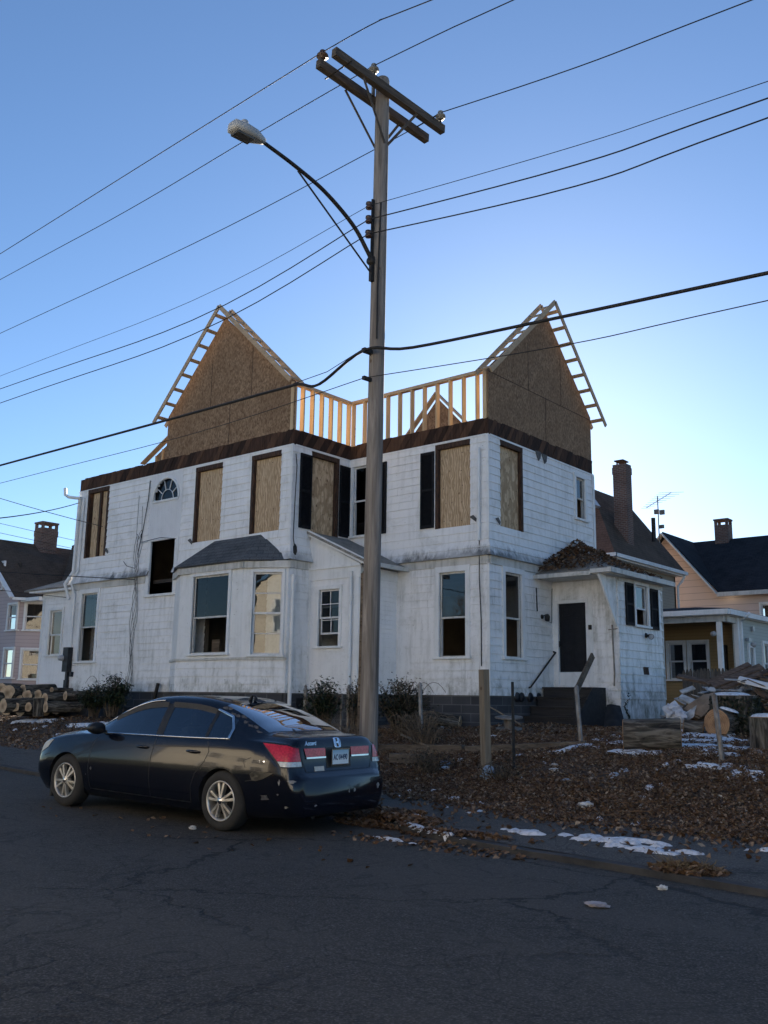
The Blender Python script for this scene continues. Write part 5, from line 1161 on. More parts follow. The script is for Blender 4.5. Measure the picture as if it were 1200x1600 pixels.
part_from(groups_[4], 'windscreen', MT['cglass'], car); part_from(groups_[5], 'rear_window', MT['cglass'], car)
bv = bvhtree.BVHTree.FromPolygons([v.co for v in bme.vertices], [tuple(p.vertices) for p in bme.polygons if p.material_index != 6])
def hit(o, d):
    h = bv.ray_cast(Vector(o), Vector(d).normalized()); return (h[0], h[1]) if h[0] is not None else (None, None)
def decal(q, plane, poly, off, dirv, mi=0, n=5):
    """polygon given in plane coordinates, draped on the body along dirv; plane(a,b)->start point"""
    b2 = bmesh.new(); f = b2.faces.new([b2.verts.new((a, c, 0)) for a, c in poly]); bmesh.ops.triangulate(b2, faces=[f])
    for _ in range(n):
        es = [e for e in b2.edges if e.calc_length() > .05]
        if not es: break
        bmesh.ops.subdivide_edges(b2, edges=es, cuts=1); bmesh.ops.triangulate(b2, faces=b2.faces)
    b2.verts.index_update(); vs_ = []; ok = []
    dv = Vector(dirv).normalized()
    for v in b2.verts:
        p, nrm = hit(plane(v.co.x, v.co.y), dv)
        ok.append(p is not None); vs_.append(tuple(world(*(p-dv*off if p is not None else (0, 0, 0)))))
    o = len(q.v); q.v += vs_
    for f in b2.faces:
        if all(ok[v.index] for v in f.verts): q.f.append(tuple(o+v.index for v in f.verts)); q.m.append(mi); q.sm.append(True)
    b2.free()
def line(q, pts, plane, dirv, w_=.008, off=.002, mi=0):
    """thin strip following the body"""
    pp = []
    for (a0, b0), (a1, b1) in zip(pts[:-1], pts[1:]):
        n = max(1, int(math.hypot(a1-a0, b1-b0)/.04))
        for k in range(n): pp.append((lerp(a0, a1, k/n), lerp(b0, b1, k/n)))
    pp.append(pts[-1]); hs = []
    for a, b_ in pp:
        p, nrm = hit(plane(a, b_), dirv)
        if p is not None: hs.append((p, nrm))
    for (p, n1), (r, n2) in zip(hs[:-1], hs[1:]):
        if (p-r).length > .25: continue
        d = (r-p).normalized(); s1, s2 = d.cross(n1).normalized()*w_/2, d.cross(n2).normalized()*w_/2; e = -Vector(dirv).normalized()*off
        q.quad(world(*(p-s1+e)), world(*(p+s1+e)), world(*(r+s2+e)), world(*(r-s2+e)), mi)
side = lambda a, b_: (a, -1.5, b_); sdir = (0, 1, 0); back = lambda a, b_: (5.5, a, b_); bdir = (-1, 0, 0); top = lambda a, b_: (a, b_, 2.0); tdir = (0, 0, -1)
side2 = lambda a, b_: (a, 1.5, b_)
# seams of doors, lids and bumpers
q = MB()
for sd_, dv in ((side, sdir), (side2, (0, -1, 0))):
    line(q, [(1.55, .93), (1.47, .80), (1.44, .55), (1.46, .28)], sd_, dv); line(q, [(2.63, .96), (2.60, .75), (2.585, .5), (2.60, .28)], sd_, dv)
    line(q, [(3.50, .97), (3.55, .86), (3.50, .74), (3.36, .60), (3.30, .45), (3.29, .28)], sd_, dv); line(q, [(1.46, .27), (3.29, .27)], sd_, dv, .010)
    line(q, [(4.15, .58), (4.30, .60), (4.42, .67), (4.55, .71)], sd_, dv); line(q, [(1.30, 1.0), (1.40, .93)], sd_, dv); line(q, [(4.14, .72), (4.10, .80), (4.20, .83)], sd_, dv, .004)
    line(q, [(.48, .62), (.62, .66)], sd_, dv)
line(q, [(-.66, 1.02), (-.67, .93), (-.60, .74), (-.58, .70), (.58, .70), (.60, .74), (.67, .93), (.66, 1.02)], back, bdir)
line(q, [(4.22, -.70), (4.68, -.67)], top, tdir); line(q, [(4.22, .70), (4.68, .67)], top, tdir); line(q, [(4.26, -.66), (4.26, .66)], top, tdir)
q.build('panel_gap', MT['plast'], car)
# crease line and lower moulding
q = MB(); line(q, [(1.2, .775), (2.4, .80), (4.2, .84)], side, sdir, .006, .004); line(q, [(1.5, .345), (3.25, .36)], side, sdir, .014, .008); q.build('side_moulding', MT['paint'], car)
# window surrounds
def edgept(u, k): y, z = section(u)[k]; return y, z
for s in (-1, 1):
    q = MB(); pts = [world(u, s*(edgept(u, 11)[0]+.006), edgept(u, 11)[1]-.004) for u in np.linspace(1.50, 3.80, 30)]
    q.tube(pts, .010, 6); pts = [world(u, s*(edgept(u, 14)[0]+.004), edgept(u, 14)[1]) for u in np.linspace(1.45, 2.5, 20)]; q.tube(pts, .008, 6)
    q.tube([world(3.80, s*(edgept(3.80, 11)[0]+.006), edgept(3.80, 11)[1]), world(3.81, s*(edgept(3.81, 12)[0]+.006), edgept(3.81, 12)[1]+.01), world(3.70, s*(edgept(3.7, 13)[0]+.005), edgept(3.7, 13)[1]+.005), world(3.44, s*(edgept(3.44, 13)[0]+.008), edgept(3.44, 13)[1]+.012)], .017, 8)
    q.build('chrome_trim', MT['chrome'], car)
    q = MB()
    for u0, u1 in ((1.75, 2.60), (2.68, 3.42)):
        a = [world(u, s*(edgept(u, 13)[0]+.012), edgept(u, 13)[1]+.02) for u in np.linspace(u0, u1, 14)]; c = [world(u, s*(edgept(u, 13)[0]+.030), edgept(u, 13)[1]-.045) for u in np.linspace(u0, u1, 14)]
        for i in range(13): q.quad(a[i], a[i+1], c[i+1], c[i])
    q.build('wind_deflector', MT['plast'], car)
    q = MB()
    for u in (2.65, 3.44):
        for k in (11, 12): q.quad(*[world(uu, s*(edgept(uu, kk)[0]+.003), edgept(uu, kk)[1]) for uu, kk in ((u-(.06 if u < 3 else .025), k), (u+(.06 if u < 3 else .025), k), (u+(.06 if u < 3 else .025), k+1), (u-(.06 if u < 3 else .025), k+1))])
    q.build('window_pillar', MT['plast'], car)
    # mirror and handles
    q = MB(); vs_ = []; m0 = Vector((1.66, s*1.01, 1.03))
    q.lathe((0, 0, 0), (1, 0, 0), [(0, -.10), (.05, -.09), (.085, -.05), (.10, .02), (.095, .055), (0, .055)], 16)
    q.v = [tuple(world(m0.x+v[0], m0.y+v[1]*1.15, m0.z+v[2]*.78)) for v in q.v]
    q.hexa([world(*p) for p in [(1.62, s*.86, .965), (1.70, s*.86, .965), (1.70, s*.95, 1.0), (1.62, s*.95, 1.0), (1.62, s*.86, 1.0), (1.70, s*.86, 1.0), (1.70, s*.95, 1.03), (1.62, s*.95, 1.03)]])
    q.build('wing_mirror', MT['plast'], car)
    for u in (2.42, 3.30):
        z = .845; q = MB(); pr = []
        for k in range(7):
            t_ = k/6; uu = u+.20*(t_-.5); p, n_ = hit((uu, s*1.5, z), (0, -s, 0)); pr.append(world(uu, p.y+s*(.012+.024*math.sin(math.pi*t_)), z))
        q.tube(pr, [.010, .016, .018, .018, .018, .016, .010], 8); q.build('door_handle', MT['paint'], car)
# lights, plate, badge, scrapes on the tail
q = MB(); decal(q, lambda a, c: (5.2, -1.4, c) if False else (5.2+a*.6, -1.5+a*.6, c), [(0, 0)]*0 or [(-.05, .99), (.0, .99), (.0, .8)], .001, (-1, 1, 0)) if False else None
diag = Vector((-.62, .78, 0)); px_ = Vector((.78, .62, 0))
dpl = lambda a, c: tuple(Vector((4.70, -.80, c))-diag*1.0+px_*a)
def lamp(name, poly, mat, off, plane=dpl, dv=diag, parent=car):
    q = MB(); decal(q, plane, poly, off, dv); o = q.build(name, mat, parent); return o
TL = lamp('tail_lamp', [(-.30, 1.00), (.02, .985), (.155, .955), (.188, .818), (-.09, .818)], MT['red'], .012)
lamp('reversing_lens', [(-.09, .815), (.19, .815), (.20, .765), (-.045, .765)], MT['clear'], .011, parent=TL)
lamp('tail_lamp_rim', [(-.325, 1.013), (.02, .998), (.17, .968), (.215, .752), (-.055, .752)], MT['plast'], .006, parent=TL)
dpr = lambda a, c: tuple(Vector((4.70, .80, c))-Vector((-.62, -.78, 0))+Vector((.78, -.62, 0))*a)
T2 = lamp('tail_lamp', [(-.30, 1.00), (.02, .985), (.155, .955), (.188, .818), (-.09, .818)], MT['red'], .012, dpr, Vector((-.62, -.78, 0)))
lamp('reversing_lens', [(-.09, .815), (.19, .815), (.20, .765), (-.045, .765)], MT['clear'], .011, dpr, Vector((-.62, -.78, 0)), T2)
for s in (-1, 1):
    o = lamp('tail_lamp', [(s*.60, .952), (s*.235, .952), (s*.235, .862), (s*.575, .862)], MT['red'], .012, back, Vector(bdir)); lamp('chrome_strip', [(s*.575, .860), (s*.235, .860), (s*.235, .842), (s*.57, .842)], MT['chrome'], .018, back, Vector(bdir), o)
lamp('plate_recess', [(-.215, .955), (.215, .955), (.225, .73), (-.225, .73)], MT['plast'], .004, back, Vector(bdir))
PTX = .205
def rp(y, z, off=.02):     # point on a flat vertical plate behind the boot
    return world(4.838+off, y, z)
q = MB(); q.hexa([rp(-.155, .765), rp(.155, .765), rp(.155, .765, .024), rp(-.155, .765, .024), rp(-.155, .93), rp(.155, .93), rp(.155, .93, .024), rp(-.155, .93, .024)])
mpl, t_, p_ = newmat('number plate'); zz = zc(t_)
L(t_, ramp(t_, maprange(t_, zz[2], .765, .93), [(.25, (.78, .84, .86)), (1, (.16, .42, .62))]), p_.inputs['Base Color']); p_.inputs['Roughness'].default_value = .4
plate = q.build('number_plate', mpl, car)
q = MB()
for y0, y1, z0, z1 in ((-.165, .165, .755, .768), (-.165, .165, .927, .94), (-.165, -.15, .768, .927), (.15, .165, .768, .927)): q.hexa([rp(y0, z0, .024), rp(y1, z0, .024), rp(y1, z0, .03), rp(y0, z0, .03), rp(y0, z1, .024), rp(y1, z1, .024), rp(y1, z1, .03), rp(y0, z1, .03)])
q.build('plate_frame', MT['chrome'], plate)
def text(name, body_, mat, size, at, parent, shear=0, sx=1.0, bold=.0, ext=.001):
    c = bpy.data.curves.new('t', 'FONT'); c.body = body_; c.size = size; c.shear = shear; c.offset = bold; c.extrude = ext; c.align_x = 'CENTER'; c.align_y = 'CENTER'
    to = bpy.data.objects.new('t', c); COL.objects.link(to); dg = bpy.context.evaluated_depsgraph_get(); dg.update()
    m2 = bpy.data.meshes.new_from_object(to.evaluated_get(dg)); bpy.data.objects.remove(to)
    q = MB(); q.add([at(v.co.x*sx, v.co.y, v.co.z) for v in m2.vertices], [tuple(p.vertices) for p in m2.polygons]); return q.build(name, mat, parent)
text('plate_text', 'AC\u00b704490', simple('plate letters', (.02, .05, .12), (.02, .05, .12), 5, rough=.5, bmp=0), .085, lambda x, y, z: rp(x, .842+y, .0255+z), plate, 0, .72, .002)
def onboot(x, y, z, y0, z0):
    p, n_ = hit((5.4, y0+x, z0+y), bdir); return world(*(Vector((p.x, y0+x, z0+y))+Vector((.004+z, 0, 0))))
text('script_badge', 'Accord', MT['chrome'], .062, lambda x, y, z: onboot(x, y, z, -.475, 1.005), car, .35, 1.05, .0015)
q = MB()
for pl in ([(-.045, -.045), (-.02, -.045), (-.015, .045), (-.05, .045)], [(.02, -.045), (.045, -.045), (.05, .045), (.015, .045)], [(-.018, -.008), (.018, -.008), (.017, .012), (-.017, .012)]):
    q.prism([onboot(x, y, .004, 0, 1.005) for x, y in pl], (.004, 0, 0))
for k in range(24): 
    a0, a1 = 2*math.pi*k/24, 2*math.pi*(k+1)/24; f_ = lambda a, r: (math.copysign(abs(math.cos(a))**.45, math.cos(a))*.062*r, math.copysign(abs(math.sin(a))**.45, math.sin(a))*.055*r)
    q.quad(*[onboot(*f_(a, r), .006, 0, 1.005) for a, r in ((a0, 1), (a1, 1), (a1, .86), (a0, .86))])
q.build('boot_emblem', MT['chrome'], car)
lamp('sticker', [(-.44, .755), (-.27, .755), (-.27, .705), (-.44, .705)], simple('white sticker', (.62, .61, .55), (.5, .5, .46), 40, rough=.6, bmp=0), .004, back, Vector(bdir))
def blob(cx, cz, rx, rz, seed, k=11):
    r = random.Random(seed); return [(cx+rx*(.35+.75*r.random())*math.cos(2*math.pi*i/k), cz+rz*(.35+.75*r.random())*math.sin(2*math.pi*i/k)) for i in range(k)]
q = MB()
for j, (a, c, rx, rz) in enumerate(((.10, .615, .06, .022), (-.055, .60, .018, .035), (.04, .34, .03, .016), (-.07, .47, .014, .008))): decal(q, dpl, blob(a, c, rx, rz, j), .003, diag)
for j, (a, c, rx, rz) in enumerate(((.20, .47, .025, .03), (.10, .47, .014, .03), (.66, .50, .03, .05), (-.5, .35, .03, .015))): decal(q, back, blob(a, c, rx, rz, 20+j), .003, bdir)
q.build('bumper_scrape', MT['chip'], car)
q = MB(); decal(q, dpl, blob(-.25, .42, .08, .045, 40), .003, diag); decal(q, side, blob(1.50, .52, .02, .03, 41), .003, sdir); decal(q, side, blob(1.40, .44, .012, .012, 42), .003, sdir)
for j in range(9): u = 3.5+.08*j; decal(q, top, blob(u, -.60-.012*j+.02*math.sin(j*2), .05, .022, 50+j), .003, tdir)
for j in range(10): decal(q, top, blob(3.35+U(-.12, .10), U(-.45, .55), .07, .05, 70+j), .003, tdir)
decal(q, top, blob(4.3, -.2, .12, .03, 90), .003, tdir)
q.build('peeled_coat', MT['peel'], car)
# dent behind the rear wheel, tow cover
q = MB(); decal(q, side, [(4.22, .66), (4.30, .70), (4.42, .69), (4.60, .69), (4.44, .62), (4.32, .59), (4.25, .60)], .006, sdir); q.build('dented_panel', simple('bent paint', (.03, .029, .025), (.07, .062, .05), 6, rough=.3, bmp=.5, bd=.02, coat=.3, detail=1), car)
# head lamps, grille, front bumper lip
for s in (-1, 1):
    pl = (lambda a, c, s=s: (a, s*1.5, c)); o = lamp('head_lamp', [(.12, .69), (.20, .62), (.52, .73), (.60, .83), (.34, .79)], MT['haze'], .006, pl, Vector((0, -s, 0)))
q = MB(); fr_ = lambda a, c: (-.6, a, c); decal(q, fr_, [(-.40, .60), (.40, .60), (.34, .50), (-.34, .50)], .005, (1, 0, 0)); decal(q, fr_, [(-.45, .38), (.45, .38), (.40, .28), (-.40, .28)], .005, (1, 0, 0)); q.build('grille', MT['plast'], car)
q = MB(); q.box(.62, .66, -.86, -.55, .10, .42); q.v = [tuple(world(*v)) for v in q.v]; q.build('mud_flap', MT['plast'], car)
# roof antenna, exhaust, underside
q = MB(); q.tube([world(3.32, 0, 1.43), world(3.36, 0, 1.50), world(3.40, 0, 1.49), world(3.42, 0, 1.44)], [.03, .016, .016, .03], 8); q.build('roof_antenna', MT['plast'], car)
q = MB(); q.tube([world(4.4, -.45, .24), world(4.85, -.45, .23)], .035, 10); q.box(.7, 4.6, -.7, .7, .20, .24); q.v = [v if i < 40 else tuple(world(*v)) for i, v in enumerate(q.v)]; q.build('underbody', MT['plast'], car)
# cabin
q = MB()
def cb(x0, x1, y0, y1, z0, z1): q.hexa([world(*p) for p in [(x0, y0, z0), (x1, y0, z0), (x1, y1, z0), (x0, y1, z0), (x0, y0, z1), (x1, y0, z1), (x1, y1, z1), (x0, y1, z1)]])
cb(1.5, 4.2, -.8, .8, .26, .30); cb(1.4, 1.75, -.78, .78, .80, .95); cb(3.75, 4.3, -.75, .75, .85, .97); q.build('cabin', MT['cabin'], car)
for x, y in ((2.35, -.38), (2.35, .38)):
    q = MB(); cb(x-.25, x+.3, y-.25, y+.25, .3, .52); q.hexa([world(*p) for p in [(x+.2, y-.25, .5), (x+.36, y-.25, .5), (x+.36, y+.25, .5), (x+.2, y+.25, .5), (x+.42, y-.22, 1.1), (x+.54, y-.22, 1.1), (x+.54, y+.22, 1.1), (x+.42, y+.22, 1.1)]]); cb(x+.46, x+.56, y-.13, y+.13, 1.12, 1.28); q.build('seat', MT['seat'], car, bevel=.03)
q = MB(); cb(3.15, 3.6, -.68, .68, .3, .55); cb(3.55, 3.75, -.66, .66, .5, 1.0); q.build('rear_seat', MT['seat'], car, bevel=.03)
q = MB(); c = Vector((1.95, -.38, .95)); q.tube([world(c.x-.05*math.sin(a), c.y+.19*math.cos(a), c.z+.18*math.sin(a)) for a in [2*math.pi*k/20 for k in range(21)]], .014, 6); q.build('steering_wheel', MT['plast'], car)
# wheels
def wheel(u, s):
    c = world(u, s*.905, .332); ax = Vector((-s*math.sin(YAW), s*math.cos(YAW), 0))
    q = MB(); q.lathe(c, ax, [(.205, -.20), (.27, -.215), (.315, -.20), (.332, -.17), (.332, -.045), (.318, -.012), (.285, .006), (.25, .008), (.222, .0), (.212, -.02)], 48)
    ty = q.build('wheel', MT['rub'], car)
    q = MB(); q.lathe(c, ax, [(.222, .002), (.218, .010), (.205, .006), (.196, -.02), (.185, -.10), (.18, -.18)], 48); rim = q.build('rim', MT['alloy'], ty)
    q = MB(); q.lathe(c, ax, [(0, -.10), (.16, -.10), (.165, -.09)], 24); q.build('brake_disc', MT['plast'], ty)
    q = MB(); q.lathe(c, ax, [(.034, .012), (.04, .010), (.062, .004), (.066, -.05)], 24)
    e1 = Vector((math.cos(YAW), math.sin(YAW), 0)); e2 = Vector((0, 0, 1)); ph = .35 if u > 2 else .9
    for k in range(5):
        for dlt in (-.17, .17):
            a = ph+2*math.pi*k/5; r0, r1 = .055, .205
            d0 = e1*math.cos(a+dlt*1.1)+e2*math.sin(a+dlt*1.1); d1 = e1*math.cos(a+dlt*1.25)+e2*math.sin(a+dlt*1.25); tn0 = e1*-math.sin(a)+e2*math.cos(a)
            A, B_ = c+d0*r0, c+d1*r1; w0, w1 = .016, .021
            q.hexa([A-tn0*w0-ax*.04, B_-tn0*w1-ax*.05, B_+tn0*w1-ax*.05, A+tn0*w0-ax*.04, A-tn0*w0*.8+ax*.006, B_-tn0*w1*.8-ax*.006, B_+tn0*w1*.8-ax*.006, A+tn0*w0*.8+ax*.006])
    q.build('spokes', MT['alloy'], rim, bevel=.004)
    q = MB(); q.lathe(c, ax, [(0, .014), (.028, .013), (.033, .008)], 16); q.build('hub_cap', MT['chrome'], rim)
    for k in range(5):
        a = ph+.6+2*math.pi*k/5; q = MB(); q.lathe(c+(e1*math.cos(a)+e2*math.sin(a))*.052, ax, [(0, .012), (.009, .012), (.010, -.0)], 6); q.build('wheel_nut', MT['plast'], rim)
for u in (.98, 3.78):
    for s in (-1, 1): wheel(u, s)
# ------------------------------------------------------------------ yard: logs, posts, fence, bushes, rubble
def endgrain(name, c1, c2):
    m, t, p = newmat(name); tc = N(t, 'ShaderNodeTexCoord'); wv = N(t, 'ShaderNodeTexWave', wave_type='RINGS', rings_direction='SPHERICAL'); wv.inputs['Scale'].default_value = 9; wv.inputs['Distortion'].default_value = 3.5; wv.inputs['Detail'].default_value = 3
    L(t, tc.outputs['Object'], wv.inputs['Vector']); ln = N(t, 'ShaderNodeVectorMath', operation='LENGTH'); L(t, tc.outputs['Object'], ln.inputs[0])
    c = mix(t, ramp(t, wv.outputs['Fac'], [(.3, 0), (.8, .6)]), c1, c2); c = mix(t, ramp(t, ln.outputs['Value'], [(.03, .85), (.11, 0)]), c, tuple(x*.45 for x in c2))
    c = mix(t, ramp(t, noi(t, coord(t), 7, 5), [(.45, 0), (.7, .7)]), c, tuple(x*.55 for x in c2)); L(t, c, p.inputs['Base Color']); p.inputs['Roughness'].default_value = .85; return m
MT['cut'] = endgrain('pale cut wood', (.62, .47, .31), (.46, .31, .18)); MT['cutr'] = endgrain('reddish cut wood', (.40, .235, .12), (.27, .14, .07))
def barkmat(name, ax):
    m, t, p = newmat(name); st = [5, 5, 5]; st[ax] = .9; v = coord(t, tuple(st)); n = noi(t, v, 2.6, 7, .62, .8); c = ramp(t, n, [(.38, (.012, .010, .008)), (.50, (.075, .062, .048)), (.62, (.20, .175, .14))])
    c = mix(t, ramp(t, noi(t, coord(t), 2.2, 4), [(.5, 0), (.72, .55)]), c, (.055, .06, .04)); L(t, c, p.inputs['Base Color']); p.inputs['Roughness'].default_value = .95; bump(t, p, n, 1.0, .05); return m
MT['barkz'] = barkmat('furrowed bark', 2)
def log(name, c, ax, r, ln, label, cat_='log', group=None, cut='cut', rough=.06, sub=26, parentless=True, snow=0):
    """c: centre of the visible cut face, ax: direction the log runs away from it"""
    ax = Vector(ax).normalized(); q = ax.to_track_quat('Z', 'Y').to_matrix(); rnd = random.Random(hash((round(c[0]*100), round(c[1]*100))) & 0xffff); sd_ = rnd.uniform(0, 50)
    t_ = thing(name, tuple(c), label, cat_, group); t_.rotation_euler = q.to_euler()
    def prof(k, z): a = 2*math.pi*k/sub; return r*(1+rough*2.2*noise.noise((math.cos(a)*1.1+sd_, math.sin(a)*1.1, z*.5))+rough*1.1*noise.noise((math.cos(a)*4+sd_, math.sin(a)*4, z*2)))
    b = MB(); nz = 10; vs_ = [(prof(k, z)*math.cos(2*math.pi*k/sub), prof(k, z)*math.sin(2*math.pi*k/sub), z) for z in [ln*i/nz for i in range(nz+1)] for k in range(sub)]
    b.add(vs_, [(i*sub+k, i*sub+(k+1) % sub, (i+1)*sub+(k+1) % sub, (i+1)*sub+k) for i in range(nz) for k in range(sub)], 0, True)
    def mk(b, nm, m):
        me = bpy.data.meshes.new(nm); me.from_pydata(b.v, [], b.f); me.materials.append(m); me.polygons.foreach_set('use_smooth', b.sm); o = bpy.data.objects.new(nm, me); COL.objects.link(o); o.parent = t_; return o
    mk(b, 'bark', MT['barkz'])
    for z, nm in ((0, 'cut_end'), (ln, 'cut_end')):
        b = MB(); s_ = -1 if z == 0 else 1; b.add([(0, 0, z+s_*.012)]+[(prof(k, z)*.93*math.cos(2*math.pi*k/sub), prof(k, z)*.93*math.sin(2*math.pi*k/sub), z+s_*.010) for k in range(sub)]+[(prof(k, z)*math.cos(2*math.pi*k/sub), prof(k, z)*math.sin(2*math.pi*k/sub), z) for k in range(sub)],
              [(0, 1+k, 1+(k+1) % sub) for k in range(sub)]+[(1+k, 1+sub+k, 1+sub+(k+1) % sub, 1+(k+1) % sub) for k in range(sub)], 0, False)
        o = mk(b, nm, MT[cut])
    return t_
GL = 'sawn logs piled at the left'
LOGS = [(-13.88, -4.33, 1.54, .214, 1.3, 'largest log of the left pile, lying high with its broad pale face out'), (-14.49, -4.2, 1.67, .146, 1.1, 'log at the far left top of the pile, half out of the picture'),
 (-14.2, -3.67, 1.65, .135, 1.2, 'log lying highest in the pile, right of the largest log'), (-13.7, -3.8, 1.48, .143, 1.2, 'log with a narrow pale face below and right of the highest log'), (-13.64, -3.5, 1.5, .133, 1.0, 'mid-height log with a dark split across its face'),
 (-13.19, -3.53, 1.39, .152, 1.1, 'log with a tilted orange-cored face standing before the upright stub'), (-12.73, -3.15, 1.47, .131, 1.3, 'rightmost log of the left pile with a dark heart in its round face'), (-13.53, -3.12, 1.64, .072, 1.0, 'thin log end showing behind the top right of the pile'),
 (-13.39, -4.69, 1.17, .2, 1.2, 'broad log on the ground at the left foot of the pile'), (-13.24, -4.41, 1.14, .135, 1.0, 'small greyish log on the ground, second from the left at the foot'), (-13.06, -4.1, 1.14, .13, 1.0, 'small log on the ground with a dark split, third from the left at the foot'),
 (-12.48, -3.9, 1.15, .158, 1.6, 'long log on the ground at the right foot of the pile'), (-13.89, -4.77, 1.39, .182, 1.2, 'log cut off by the left picture edge, middle row')]
for i, (x, y, z, r, ln, lab) in enumerate(LOGS):
    a = (i*37 % 11-5)*.08; log('log', (x, y, z), (-.42+a, .91, .03*((i % 3)-1)) if i not in (6, 11) else (.12, 1, 0), r, ln, lab, 'log', GL, 'cut', .07, 20)
for x, y, z, r in ((-13.65, -4.0, 1.05, .17), (-13.95, -3.65, 1.05, .18), (-13.45, -3.3, 1.06, .17), (-13.0, -3.25, 1.10, .17), (-14.25, -4.1, 1.08, .2), (-13.85, -3.95, 1.33, .14), (-14.3, -3.85, 1.40, .15), (-13.95, -4.15, 1.24, .15)): log('log', (x, y, z), (-.38, .92, 0), r, 1.1, 'shaded log wedged deep inside the left pile behind the front faces', 'log', GL, 'cut', .07, 18)
log('log_stub', (-12.82, -3.94, 1.40), (0, .05, -1), .15, .5, 'short grey log stub standing upright in the left pile', 'log', GL)
q = MB()
vs_ = []; nx, ny = 16, 10
for i in range(nx):
    for j in range(ny):
        x, y = -13.4+2.9*i/(nx-1), -3.0+1.0*j/(ny-1); e = math.sin(math.pi*i/(nx-1))**.6*math.sin(math.pi*j/(ny-1))**.5; vs_.append((x, y, G(x, y)-.03+e*(.42+.16*noise.noise((x*3, y*3, 0)))))
q.add(vs_, [(i*ny+j, (i+1)*ny+j, (i+1)*ny+j+1, i*ny+j+1) for i in range(nx-1) for j in range(ny-1)], 0, True); q.build('tarp', MT['plast'], None, 'crumpled black tarp heaped between the logs and the house', 'tarp')
# big pieces on the right
log('big_log', (6.33, -4.22, 1.02), (-.80, -.35, 0), .26, .86, 'big rough-barked log lying on its side in front of the porch corner', 'log', None, 'cutr', .06, 40)
log('round_log', (5.73, -1.12, 1.15), (.15, .95, .0), .262, .42, 'log with a broad round red-brown cut face turned to the street', 'log', None, 'cutr', .03, 40)
log('ivy_stump', (5.86, -.45, 1.66), (0, 0, -1), .40, .85, 'thick dark ivy-grown tree stump behind the round log', 'tree stump', None, 'cutr', .09, 36)
log('low_stump', (7.50, -3.72, 1.31), (0, 0, -1), .25, .6, 'low tree stump with a snow cap at the right picture edge', 'tree stump', None, 'cutr', .06, 30)
log('split_log', (5.05, -1.0, 1.06), (.9, .3, -.1), .15, .35, 'small split log piece standing right beside the round log', 'log', None, 'cutr', .1, 14)
log('half_log', (6.75, .05, 1.25), (.1, 1, 0), .30, .6, 'half hidden log with a red-brown face behind the low stump', 'log', None, 'cutr', .05, 30)
b = MB()
for _ in range(900):
    a, z = U(0, 6.28), U(.95, 1.62); r = .41+U(-.01, .06); leaf(b, 5.86+r*math.cos(a), -.45+r*math.sin(a), z, U(.05, .1), U(0, 6.28), U(-1.4, -.4), U(-1, 1), 0)
for _ in range(350): 
    a, r = U(0, 6.28), U(.2, .55); leaf(b, 5.98+r*math.cos(a), -1.05+r*.6*math.sin(a)+.3, 1.0+U(0, .35), U(.05, .09), U(0, 6), U(-1, 1), U(-1, 1), 0)
MT['ivy'] = simple('dark ivy', (.012, .017, .008), (.035, .042, .022), 30, rough=.7, bmp=0)
b.build('ivy_growth', MT['ivy'], None, 'dark ivy wrapped round the thick stump', 'ivy')
def cap(c, rx, ry, h, label, seed=0, tilt=0):
    q = MB(); n = 26; rings = [(0, 1), (.35, .97), (.65, .85), (.88, .55), (1, .08)]
    vs_ = [(c[0], c[1], c[2]+h)]
    for r, z in rings[1:]:
        for k in range(n): a = 2*math.pi*k/n; f = r*(1+.16*noise.noise((math.cos(a)*1.7, math.sin(a)*1.7, seed))); vs_.append((c[0]+rx*f*math.cos(a), c[1]+ry*f*math.sin(a), c[2]+h*z+tilt*f*math.cos(a)))
    q.add(vs_, [(0, 1+k, 1+(k+1) % n) for k in range(n)]+[(1+i*n+k, 1+(i+1)*n+k, 1+(i+1)*n+(k+1) % n, 1+i*n+(k+1) % n) for i in range(3) for k in range(n)], 0, True); return q.build('snow_cap', MT['snow'], None, label, 'snow')
cap((5.80, -.52, 1.66), .36, .30, .07, 'snow lying on top of the thick ivy stump', 3); cap((7.50, -3.72, 1.315), .245, .235, .06, 'thick snow cap on the low stump at the right edge', 5)
cap((5.90, -.92, 1.385), .17, .12, .05, 'strip of snow on the shoulder of the round log', 7, -.05)
# posts
def post(name, p, top, w_, mat, label, cat_, flat=True):
    q = MB(); p, top = Vector(p), Vector(top); 
    if flat: q.beam(p, top, w_, w_, up=(.3, 1, 0)); o = q.build(name, mat, None, label, cat_, bevel=.006)
    else: q.tube([p, top, top+Vector((0, 0, .03))], [w_, w_, w_*.3], 12); o = q.build(name, mat, None, label, cat_)
    return o
post('wood_post', (4.08, -6.27, .1), (4.06, -6.30, 1.98), .12, MT['postw'], 'tall square weathered wooden post standing alone in the leaf bank', 'post')
post('iron_post', (4.34, -5.9, .2), (4.33, -5.9, 1.80), .035, MT['iron'], 'thin dark iron post just behind the tall wooden post', 'post')
post('steel_pipe', (1.29, -4.26, .3), (1.25, -4.29, 1.80), .036, MT['galv'], 'rusty round fence pipe beside the bramble, right of the utility pole', 'post', False)
post('steel_pipe', (4.44, -3.87, .3), (4.38, -3.93, 1.76), .038, MT['galv'], 'grey fence pipe standing before the front steps', 'post', False)
post('steel_pipe', (7.37, -5.24, .3), (7.29, -5.27, 1.62), .036, MT['galv'], 'leaning grey fence pipe in front of the round log', 'post', False)
